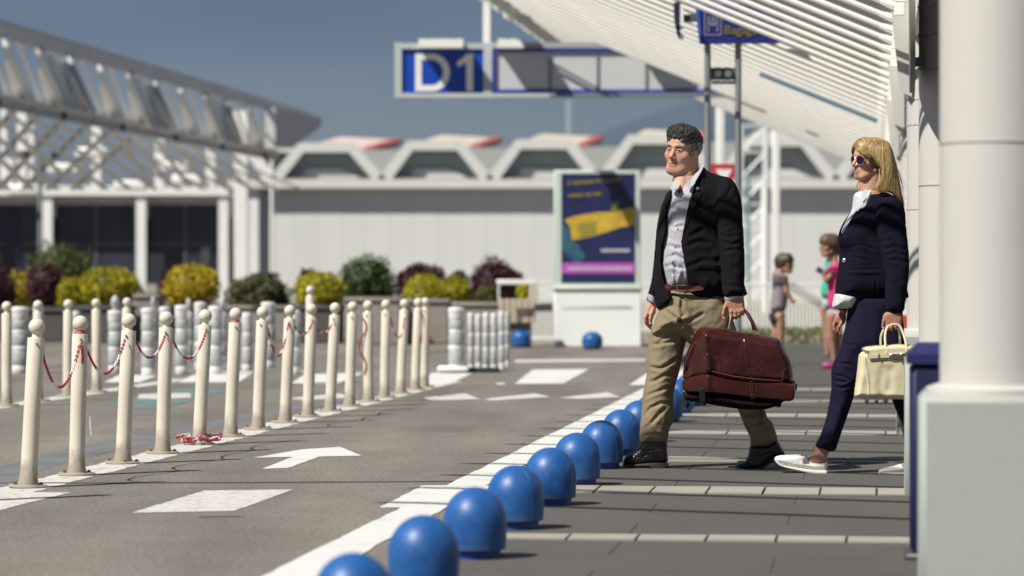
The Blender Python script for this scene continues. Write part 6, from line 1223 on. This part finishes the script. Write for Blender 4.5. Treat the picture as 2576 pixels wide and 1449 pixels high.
# sunglasses
def hp2(l): return Vector((np.array(l) * WS) @ HW2.T + whc)
lens = mat('lens_plum', (.010, .006, .013), .15, .1, spec=.35); rimm = mat('pink_metal_rim', (.55, .36, .38), .3, .05, metal=.6)
sgl = MB(); rim = MB()
for s in (-1, 1):
    cpt = Vector((s * .0365, .108 - .004, .0015)); out = []
    for k in range(22):
        t_ = 2 * math.pi * k / 22; xx = math.cos(t_) * .0325 * (1.05 if math.sin(t_) < 0 else 1.0); zz = math.sin(t_) * (.031 if math.sin(t_) < 0 else .025); out.append(Vector((cpt.x + xx, cpt.y - abs(cpt.x + xx) ** 2 * 3.2, cpt.z + zz)))
    n_ = len(out); c0 = cpt + Vector((0, .002, 0)); o_ = MB(); v = [hp2(p) for p in out] + [hp2(p - Vector((0, .003, 0))) for p in out] + [hp2(c0), hp2(c0 - Vector((0, .003, 0)))]
    o_.add(v, [(i, (i + 1) % n_, 2 * n_) for i in range(n_)] + [(n_ + (i + 1) % n_, n_ + i, 2 * n_ + 1) for i in range(n_)] + [(i, i + n_, (i + 1) % n_ + n_, (i + 1) % n_) for i in range(n_)], True)
    MBs = o_.build('lens', lens, wom); MB().tube([hp2(p) for p in out] + [hp2(out[0])], .0014, 6).build('lens_rim', rimm, wom)
    MB().tube([hp2((s * .060, .094, .012)), hp2((s * .076, .05, .012)), hp2((s * .082, .0, .008))], .0018, 6).build('temple_arm', leather, wom)
MB().tube([hp2((-.007, .108, .008)), hp2((0, .111, .011)), hp2((.007, .108, .008))], .0018, 6).build('bridge', rimm, wom)
# hair
blond = mat('blond_hair', (.35, .24, .10), .42, .18, 22, spec=.5, attr='tone')
g = Grid((wf.x(2135), -.16, wf.z(530)), (wf.x(2290), .18, wf.z(345)), .004)
HZ5 = cvt(2093, 335.4, 7.2)
ho = [(560, 200), (650, 145), (750, 130), (860, 140), (950, 165), (1040, 220), (1090, 310), (1120, 420), (1140, 560), (1155, 720), (1175, 880), (1200, 1050), (1240, 1180), (1270, 1300), (1268, 1345), (1200, 1230), (1120, 1120), (1050, 1075), (960, 1060), (850, 1050), (760, 1060), (690, 1060), (700, 1000), (760, 920), (820, 800), (840, 700), (830, 600), (770, 500), (700, 440), (600, 400), (540, 350), (500, 280), (520, 230)]
dsp = .002 * noise2(g.X2, g.Z2 * .2, .01, 82)
g.add(g.inflate(wf.poly(ho, HZ5), .055, .090, .0, dsp))
cp = (np.array((0, -.026, .038)) * WS) @ HW2.T + whc; cp2 = (np.array((.0, .034, .045)) * WS) @ HW2.T + whc; g.add(g.ell(cp2, (.076 * WS, .078 * WS, .092 * WS), [[HW2[i][j] for j in range(3)] for i in range(3)]), .01); g.add(g.ell(cp, (.089 * WS, .112 * WS, .101 * WS), [[HW2[i][j] for j in range(3)] for i in range(3)]), .012)
g.add(g.inflate(wf.poly([(470, 260), (560, 190), (520, 300), (440, 400), (395, 460), (380, 420), (400, 340)], HZ5), .02, .035, .04))
g.cut(g.ell(np.array(hp2((.016, .115, -.034))), (.059 * WS, .084 * WS, .116 * WS), [[HW2[i][j] for j in range(3)] for i in range(3)]), .006)
pts, q = g.verts(); tn = np.ones((len(pts), 3)) * (.8 + .25 * np.sin(pts[:, :1] * 900 + 4 * np.sin(pts[:, 2:] * 25))); dn = np.clip((pts[:, 2:] - wf.z(420)) / .1, -1, 1); tn = tn * (1 + dn * np.array([[.10, .0, -.25]]))
link('hair', npmesh('hair', pts, q, blond, lambda p: tn), wom)
def yat(px, py): return None
dg_locks = []
guides = [  # root, mid, mid, tip in the close-up's coordinates, with depth
    ([(800, 135), (640, 180), (560, 300), (700, 430)], -.085), ([(860, 140), (740, 220), (760, 420), (880, 640)], -.095), ([(900, 150), (860, 300), (900, 600), (900, 900)], -.10), ([(940, 160), (1000, 340), (950, 700), (760, 1060)], -.10),
    ([(960, 170), (1060, 360), (1020, 700), (900, 1060)], -.098), ([(980, 180), (1100, 420), (1060, 760), (1040, 1060)], -.09), ([(1000, 190), (1130, 460), (1120, 800), (1180, 1180)], -.075), ([(1020, 210), (1150, 520), (1150, 860), (1265, 1320)], -.05),
    ([(880, 145), (700, 200), (640, 360), (830, 600)], -.092), ([(840, 640), (860, 800), (780, 960), (690, 1050)], -.085), ([(940, 700), (940, 850), (860, 1000), (760, 1065)], -.09)]
for k in range(1100):
    i = rnd.randrange(len(guides) - 3) if k % 4 else rnd.randrange(len(guides)); a, ya = guides[i]; jj = min(i + 1, 7) if i < 8 else i; b_, yb = guides[jj]; t_ = rnd.random()
    P4 = []
    for u in range(4):
        x = a[u][0] * (1 - t_) + b_[u][0] * t_ + rnd.gauss(0, 14 if u else 6); y = a[u][1] * (1 - t_) + b_[u][1] * t_ + rnd.gauss(0, 12); dep = (ya * (1 - t_) + yb * t_) * (.55, .92, 1.03, .95)[u] - rnd.uniform(0, .006)
        P4.append(Vector(wf.p(*HZ5(x, y), dep)))
    dg_locks.append((bez(P4, 9), rnd.uniform(.0007, .0017)))
hair_locks('hair_strands', blond, wom, dg_locks, tones=(.55, 1.5))
def okw(p): return ((p.x - .016) / .058) ** 2 + ((p.y - .115) / .082) ** 2 + ((p.z + .034) / .114) ** 2 > 1.0 and p.z > -.05
def floww(p): return Vector((-.9 if p.x < .012 else .9, .25 if p.y > 0 else -.2, -.35)).normalized()
wc = cap_strands(900, (0, .034, .045), (.079, .081, .095), lambda: Vector((rnd.uniform(-.9, .7), rnd.uniform(-.3, 1), rnd.uniform(.1, 1))).normalized(), floww, (.05, .11), (.001, .005), HW2, whc, WS, okw, rr=(.0008, .0016), steps=9, wave=.05)
wc += cap_strands(1100, (0, -.026, .038), (.092, .115, .104), lambda: Vector((rnd.uniform(-1, .6), rnd.uniform(-1, .8), rnd.uniform(-.2, 1))).normalized(), lambda p: Vector((-.8 if p.x < .01 else .8, -.15, -.8)).normalized(), (.06, .13), (.001, .005), HW2, whc, WS, okw, rr=(.0008, .0017), steps=9, wave=.05)
hair_locks('hair_strands', blond, wom, wc, tones=(.55, 1.5))
fly = []
for k in range(16):
    x0 = rnd.uniform(1140, 1190); y0 = rnd.uniform(500, 1000); fly.append((bez([Vector(wf.p(*HZ5(x0, y0), -.02)), Vector(wf.p(*HZ5(x0 + rnd.uniform(20, 80), y0 + 150), -.02)), Vector(wf.p(*HZ5(x0 + rnd.uniform(60, 190), y0 + 300), -.03)), Vector(wf.p(*HZ5(x0 + rnd.uniform(30, 150), y0 + 420), -.03))], 9), .0006))
fly += [(bez([Vector(wf.p(*HZ5(800, 132), 0)), Vector(wf.p(*HZ5(560, 180), .03)), Vector(wf.p(*HZ5(430, 300), .05)), Vector(wf.p(*HZ5(390 + rnd.uniform(-8, 12), 440), .055))], 9), .0014) for k in range(14)]
fly += [(bez([Vector(wf.p(*HZ5(510, 860), .08)), Vector(wf.p(*HZ5(480, 930), .08)), Vector(wf.p(*HZ5(470 + rnd.uniform(-15, 25), 1000), .08))], 5), .002) for k in range(14)]
hair_locks('hair_strands', blond, wom, fly, tones=(.7, 1.2))
# ------------------------------------------------------------------ cream handbag
hb_m = mat('cream_leather', (.56, .50, .335), .45, .05, 5, bump=.12, bscale=50, dirt=.08); hb_d = mat('leather_edge', (.12, .07, .04), .6); silver = mat('silver_fitting', (.62, .60, .56), .22, .05, 30, metal=1)
HBY = -.19
hbg = thing('handbag', 'cream leather handbag with flap, belt and two upright handles, in the woman\'s hand', 'bag', WB0 + Vector((0, HBY, 0)))
g = Grid((wf.x(2130), -.14, wf.z(1012)), (wf.x(2320), .14, wf.z(855)), .0035)
body = [(735, 395), (800, 380), (1000, 360), (1120, 372), (1168, 400), (1180, 560), (1200, 700), (1190, 712), (1000, 712), (870, 706), (760, 706), (704, 694), (702, 670), (718, 560), (728, 460)]
dsp = .003 * noise2(g.X2, g.Z2, .05, 91) + folds(g, wf, Z4, [[(890, 500), (870, 600), (880, 680)], [(930, 520), (925, 640)]], .018, .004)
dsp += .004 * np.exp(-(linedist([(wf.x(a), wf.z(b_)) for a, b_ in (Z4(*q_) for q_ in ((752, 390), (775, 500), (790, 600), (792, 700)))], g.X2, g.Z2) / .004) ** 2)
g.add(g.inflate(wf.poly(body, Z4), .03, .065, 0., dsp, 1)); link('body', g.mesh('body', hb_m), hbg)
g = Grid((wf.x(2140), -.14, wf.z(920)), (wf.x(2320), .14, wf.z(850)), .0035)
flp = [(748, 366), (790, 352), (880, 343), (1000, 337), (1080, 342), (1130, 352), (1166, 372), (1166, 420), (1060, 400), (1046, 432), (1036, 440), (952, 440), (930, 424), (915, 424), (905, 446), (818, 450), (796, 440), (786, 408), (765, 392)]
g.add(g.inflate(wf.poly(flp, Z4), .02, .073, 0., None, 1)); link('flap', g.mesh('flap', hb_m), hbg)
def hbl(pts, ys, r, name, m): MB().tube([Vector(wf.p(*Z4(*q_), y)) for q_, y in zip(pts, ys)], r, 6).build(name, m, hbg)
hbl([(786, 410), (798, 441), (818, 452), (905, 448), (917, 424), (930, 426), (950, 441), (1036, 441), (1048, 430), (1060, 404)], [-.066] * 10, .0016, 'flap_edge', hb_d)
hbl([(750, 364), (765, 390), (790, 405)], [-.03, -.055, -.07], .0016, 'flap_edge', hb_d); hbl([(748, 366), (820, 349), (1000, 337), (1120, 350)], [-.02, -.03, -.03, -.03], .0014, 'flap_edge', hb_d)
m = MB(); a, b_ = wf.p(*Z4(790, 421), 0), wf.p(*Z4(1068, 407), 0)
m.loft([[(a[0], y, a[2] + z) for y, z in ((-.073, -.009), (-.078, -.009), (-.078, .009), (-.073, .009))], [(b_[0], y, b_[2] + z) for y, z in ((-.073, -.009), (-.078, -.009), (-.078, .009), (-.073, .009))]]); m.build('belt', hb_m, hbg)
c = wf.p(*Z4(952, 412), 0); MB().bbox(c[0] - .022, c[0] + .022, -.083, -.078, c[2] - .006, c[2] + .007, .002).build('clasp_plate', silver, hbg)
c = wf.p(*Z4(1024, 408), 0); MB().bbox(c[0] - .026, c[0] + .026, -.083, -.078, c[2] - .006, c[2] + .007, .002).build('clasp_plate', silver, hbg)
c = wf.p(*Z4(988, 408), 0); m = MB(); m.m = Matrix.Translation((c[0], -.088, c[2])) @ Matrix.Rotation(math.pi / 2, 4, 'X'); m.lathe([(.007, -.008), (.009, -.002), (.009, .003), (.005, .005)], 14); m.build('turn_lock', silver, hbg)
c = wf.p(*Z4(854, 414), 0); MB().bbox(c[0] - .0025, c[0] + .0025, -.084, -.078, c[2] - .011, c[2] + .011, .001).build('belt_loop', hb_d, hbg)
for pts, y in (([(908, 400), (903, 340), (905, 270), (925, 222), (965, 206), (1000, 214), (1024, 262), (1040, 330), (1042, 388)], -.072), ([(886, 344), (886, 290), (905, 240), (940, 214), (975, 208), (1000, 226), (1012, 280), (1014, 338)], .03)):
    ys = [y] + [y * .8] * 1 + [y * .5 + .0] * (len(pts) - 4) + [y * .8] * 1 + [y]; 
    while len(ys) < len(pts): ys.insert(2, y * .5)
    P3 = [Vector(wf.p(*Z4(*q_), yy + (.012 if 205 < q_[1] < 230 else 0))) for q_, yy in zip(pts, ys)]; sm_ = []
    for i in range(len(P3) - 1):
        p0, p1, p2, p3 = P3[max(i - 1, 0)], P3[i], P3[i + 1], P3[min(i + 2, len(P3) - 1)]
        for t_ in (0, .33, .66): sm_.append(.5 * ((2 * p1) + (-p0 + p2) * t_ + (2 * p0 - 5 * p1 + 4 * p2 - p3) * t_ ** 2 + (-p0 + 3 * p1 - 3 * p2 + p3) * t_ ** 3))
    sm_.append(P3[-1]); MB().tube(sm_, .0062, 8).build('handle', hb_m, hbg)
for x in (835,): c = wf.p(*Z4(x, 704), -.05); m = MB(); m.lathe([(.006, -.006), (.006, 0), (.003, .003)], 8, c=tuple(c)); m.build('stud', silver, hbg)
# ================================================================== children at the railing
def small_person(fig, label, parts, skin_parts, hair, face_yaw, hcent, hs):
    root = thing('person', label, 'person', fig.base())
    ps = []
    hp, hq, hcol, Wm = head_mesh(fig.p(*Z8(*hcent), 0), face_yaw, 0., 0., hs, False, .005)
    ps.append((hp, hq, hcol * .6))
    xs = [Z8(a[0], 0)[0] for c in skin_parts for a in c[:2]]; ys_ = [Z8(0, a[1])[1] for c in skin_parts for a in c[:2]]
    g = Grid((fig.x(min(xs)) - .1, -.2, max(0.0, fig.z(max(ys_)) - .05)), (fig.x(max(xs)) + .1, .2, fig.z(min(ys_)) + .1), .009)
    for a, b_, ra, rb in skin_parts: g.add(g.cone(fig.p(*Z8(a[0], a[1]), a[2]), fig.p(*Z8(b_[0], b_[1]), b_[2]), ra, rb), .01)
    p, q = g.verts(); ps.append((p, q, np.ones((len(p), 3)) * .68)); link('body', fuse(ps, 'body', skin), root)
    for nm, m, shapes in parts:
        P_ = [s_ for s_ in shapes]; xs = [a for s_ in P_ for a, b_ in s_[0]]; ys_ = [b_ for s_ in P_ for a, b_ in s_[0]]
        a0 = Z8(min(xs), max(ys_)); a1 = Z8(max(xs), min(ys_)); g = Grid((fig.x(a0[0]) - .02, -.2, fig.z(a0[1]) - .02), (fig.x(a1[0]) + .02, .2, fig.z(a1[1]) + .02), .008)
        for poly, R, D, y in P_: g.add(g.inflate(fig.poly(poly, Z8), R, D, y), .01)
        link(nm, g.mesh(nm, m), root)
    g = Grid((-.14, -.18, -.2), (.14, .16, .18), .007); g.add(g.ell((0, -.03, .035), (.100, .122, .112))); g.add(g.ell((0, -.05, -.03), (.07, .08, .08)), .03); g.add(g.ell((0, .03, .05), (.082, .088, .096)), .01); g.cut(g.ell((0, .135, -.045), (.066, .075, .088)), .008)
    pts, q = g.verts(); link('hair', npmesh('hair', (pts * hs) @ Wm.T + fig.p(*Z8(*hcent), 0), q, hair, lambda p: np.ones((len(p), 3))), root); return root
brownh = mat('brown_hair', (.04, .022, .014), .55, .3, 20, attr='tone')
gf = Fig(34.5, 1972); tee = mat('grey_tee', (.20, .17, .19), .85, .06, 8); shrt = mat('black_shorts', (.015, .015, .02), .8)
gl = small_person(gf, 'girl with dark ponytail, grey tee and black shorts, standing by the railing', [
    ('tee', tee, [([(475, 480), (545, 500), (570, 560), (575, 640), (565, 740), (550, 835), (412, 825), (425, 740), (440, 620), (445, 530)], .10, .09, 0.)]), ('shorts', shrt, [([(412, 815), (550, 825), (545, 880), (535, 942), (478, 935), (430, 935), (405, 880)], .09, .09, 0.)])],
    [((485, 880, .03), (465, 1010, .03), .055, .045), ((465, 1010, .03), (455, 1160, .03), .045, .03), ((455, 1160, .03), (440, 1180, -.02), .03, .025), ((490, 500, 0), (490, 860, 0), .05, .05), ((490, 860, .03), (490, 870, -.04), .06, .06), ((505, 900, -.04), (505, 1020, -.04), .055, .042), ((505, 1020, -.04), (500, 1165, -.04), .042, .028), ((540, 540, -.09), (548, 650, -.10), .035, .032), ((548, 650, -.1), (600, 735, -.10), .030, .022), ((600, 735, -.1), (615, 735, -.1), .024, .02), ((510, 460, 0), (505, 500, 0), .035, .04)], brownh, math.radians(180 + 60), (545, 425), .86)
g = Grid((gf.x(1935), -.1, gf.z(760)), (gf.x(1990), .12, gf.z(650)), .006)
g.add(g.cone(gf.p(*Z8(500, 440), .02), gf.p(*Z8(465, 520), .03), .035, .03)); g.add(g.cone(gf.p(*Z8(465, 520), .03), gf.p(*Z8(448, 600), .02), .03, .015), .01); link('ponytail', g.mesh('ponytail', brownh, lambda p: np.ones((len(p), 3))), gl)
for x, y in ((448, .02), (498, -.05)): MB().bbox(gf.x(Z8(x, 0)[0]) - .07, gf.x(Z8(x, 0)[0]) + .06, y - .04, y + .04, 0, .06, .02).build('shoe', shrt, gl)
pf = Fig(33.2, 2090); pink = mat('pink_top', (.46, .03, .13), .8, .06, 8); teal = mat('teal_top', (.03, .36, .27), .8, .06, 8); den = mat('pale_denim', (.30, .38, .43), .85, .08, 12); skinp = None
pg = small_person(pf, 'teenager in pink top and pale shorts holding a phone, half behind the woman', [
    ('pink_top', pink, [([(900, 450), (950, 400), (1010, 400), (1040, 520), (1040, 780), (1010, 815), (905, 805), (895, 700), (905, 600), (870, 575), (868, 500)], .10, .09, 0.)]), ('shorts', den, [([(890, 800), (1020, 800), (1025, 880), (960, 888), (884, 878)], .09, .09, 0.)])],
    [((930, 870, -.03), (925, 1030, -.03), .065, .05), ((925, 1030, -.03), (955, 1230, -.03), .048, .03), ((960, 420, 0), (955, 860, 0), .05, .05), ((930, 860, -.03), (985, 865, .04), .06, .06), ((985, 870, .04), (985, 1030, .04), .06, .045), ((985, 1030, .04), (990, 1240, .04), .045, .03), ((915, 520, -.09), (880, 560, -.10), .03, .025), ((880, 560, -.1), (850, 495, -.10), .026, .02), ((950, 350, 0), (960, 410, 0), .04, .045)], mat('brown_hair2', (.07, .04, .022), .55, .3, 20, attr='tone'), math.radians(180 - 70), (915, 275), .95)
MB().bbox(pf.x(2066), pf.x(2100), -.08, .0, .0, .07, .025).build('shoe', mat('magenta_shoe', (.30, .02, .16), .6), pg)
MB().bbox(pf.x(Z8(950, 0)[0]), pf.x(Z8(1000, 0)[0]), .0, .08, .0, .07, .025).build('shoe', mat('magenta_shoe', (.30, .02, .16), .6), pg)
tf_ = Fig(34.0, 2075)
tq = small_person(tf_, 'child in a teal top standing behind the teenager with the phone', [('teal_top', teal, [([(890, 380), (960, 380), (970, 560), (960, 720), (845, 715), (838, 620), (870, 540), (878, 440)], .08, .08, 0.)]), ('shorts', den, [([(846, 710), (960, 715), (955, 815), (850, 805)], .08, .08, 0.)])],
    [((870, 800, 0), (885, 960, 0), .05, .04), ((885, 960, 0), (900, 1180, 0), .04, .028), ((925, 400, 0), (905, 790, 0), .05, .05), ((880, 790, .0), (930, 795, .05), .05, .05), ((930, 800, .05), (935, 960, .05), .05, .04), ((935, 960, .05), (940, 1180, .05), .04, .028), ((930, 330, 0), (925, 390, 0), .035, .04)], brownh, math.radians(180 - 60), (952, 285), .9)
ph = MB().bbox(-.045, .03, -.02, -.006, -.03, .03, .004).build('phone', darkst, None, Vector(pf.p(*Z8(830, 480), -.1)) + pf.base(), (0, .5, 0)); setp(ph, 'black phone in the hand of the teenager in pink', 'phone')
# small trolley wheels far behind the handbag
tw = thing('trolley_case', 'dark wheeled case behind the handbag, only its wheels showing', 'case', G(2205, 1018))
for x in (-.075, 0, .075):
    m = MB(); m.m = Matrix.Translation((x, 0, .035)) @ Matrix.Rotation(math.pi / 2, 4, 'Y'); m.lathe([(.012, -.012), (.034, -.012), (.035, .012), (.012, .012)], 16); m.build('wheel', darkst, tw)
MB().bbox(-.12, .12, -.02, .16, .05, .075, .01).build('case_body', darkst, tw)
o = MB().bbox(-.02, .05, -.02, .02, -.06, .06, .01).build('orange_panel', mat('orange_red', (.50, .06, .02), .6), None, P(2266, 812, 24)); setp(o, 'small orange red panel peeking out behind the woman\'s sleeve', 'panel')
# ------------------------------------------------------------------ pieces that sit on a part become its sub-parts
def stem_(o): return o.name.split('.')[0]
def centre_(o):
    c = sum((Vector(b) for b in o.bound_box), Vector()) / 8; return o.matrix_local @ c
def nest(root_names, child, par):
    for r_ in [o for o in bpy.data.objects if o.parent is None and stem_(o) in root_names]:
        ps = [c for c in r_.children if stem_(c) == par]
        if not ps: continue
        for c in [c for c in r_.children if stem_(c) == child]:
            p = min(ps, key=lambda q: (centre_(q) - centre_(c)).length); ml = c.matrix_local.copy(); c.parent = p; c.matrix_local = p.matrix_local.inverted() @ ml
for a in ((['person'], 'button', 'shirt'), (['person'], 'collar', 'shirt'), (['person'], 'shirt_cuff', 'shirt'), (['person'], 'lapel_pin', 'blazer'), (['person'], 'blazer_button', 'blazer'), (['person'], 'buckle', 'belt'), (['person'], 'sole', 'boot'), (['person'], 'lace', 'boot'), (['person'], 'eyelet', 'boot'),
          (['person'], 'thumbnail', 'body'), (['person'], 'nail', 'body'), (['person'], 'collar', 'blouse'), (['person'], 'button', 'blazer'), (['person'], 'sole', 'shoe'), (['person'], 'strap', 'shoe'), (['person'], 'lens_rim', 'lens'), (['travel_bag'], 'buckle_ring', 'handle'), (['handbag'], 'turn_lock', 'belt'), (['handbag'], 'clasp_plate', 'belt'), (['handbag'], 'belt_loop', 'belt'), (['handbag'], 'flap_edge', 'flap'),
          (['bollard'], 'bolt', 'flange'), (['bollard'], 'hook_screw', 'tube'), (['bollard'], 'collar_ring', 'tube'), (['column'], 'cladding_joint', 'shaft'), (['column'], 'rivet_row', 'shaft'), (['luggage_sign'], 'pictogram_frame', 'panel'), (['luggage_sign'], 'pictogram', 'panel'), (['luggage_sign'], 'lettering', 'panel'), (['gantry_sign'], 'letter', 'panel'), (['gantry_sign'], 'numeral', 'panel'),
          (['poster_kiosk'], 'poster_yellow_print', 'poster'), (['poster_kiosk'], 'poster_green_print', 'poster'), (['poster_kiosk'], 'poster_leaf_print', 'poster'), (['poster_kiosk'], 'poster_blue_print', 'poster'), (['poster_kiosk'], 'poster_violet_band', 'poster'), (['poster_kiosk'], 'poster_lettering', 'poster'), (['dome_bollard'], 'mould_seam', 'shell')):
    bpy.context.view_layer.update(); nest(*a)
for o in bpy.data.objects:
    if stem_(o) in ('link_run', 'lettering', 'poster_lettering') and o.parent: o['kind'] = 'stuff'
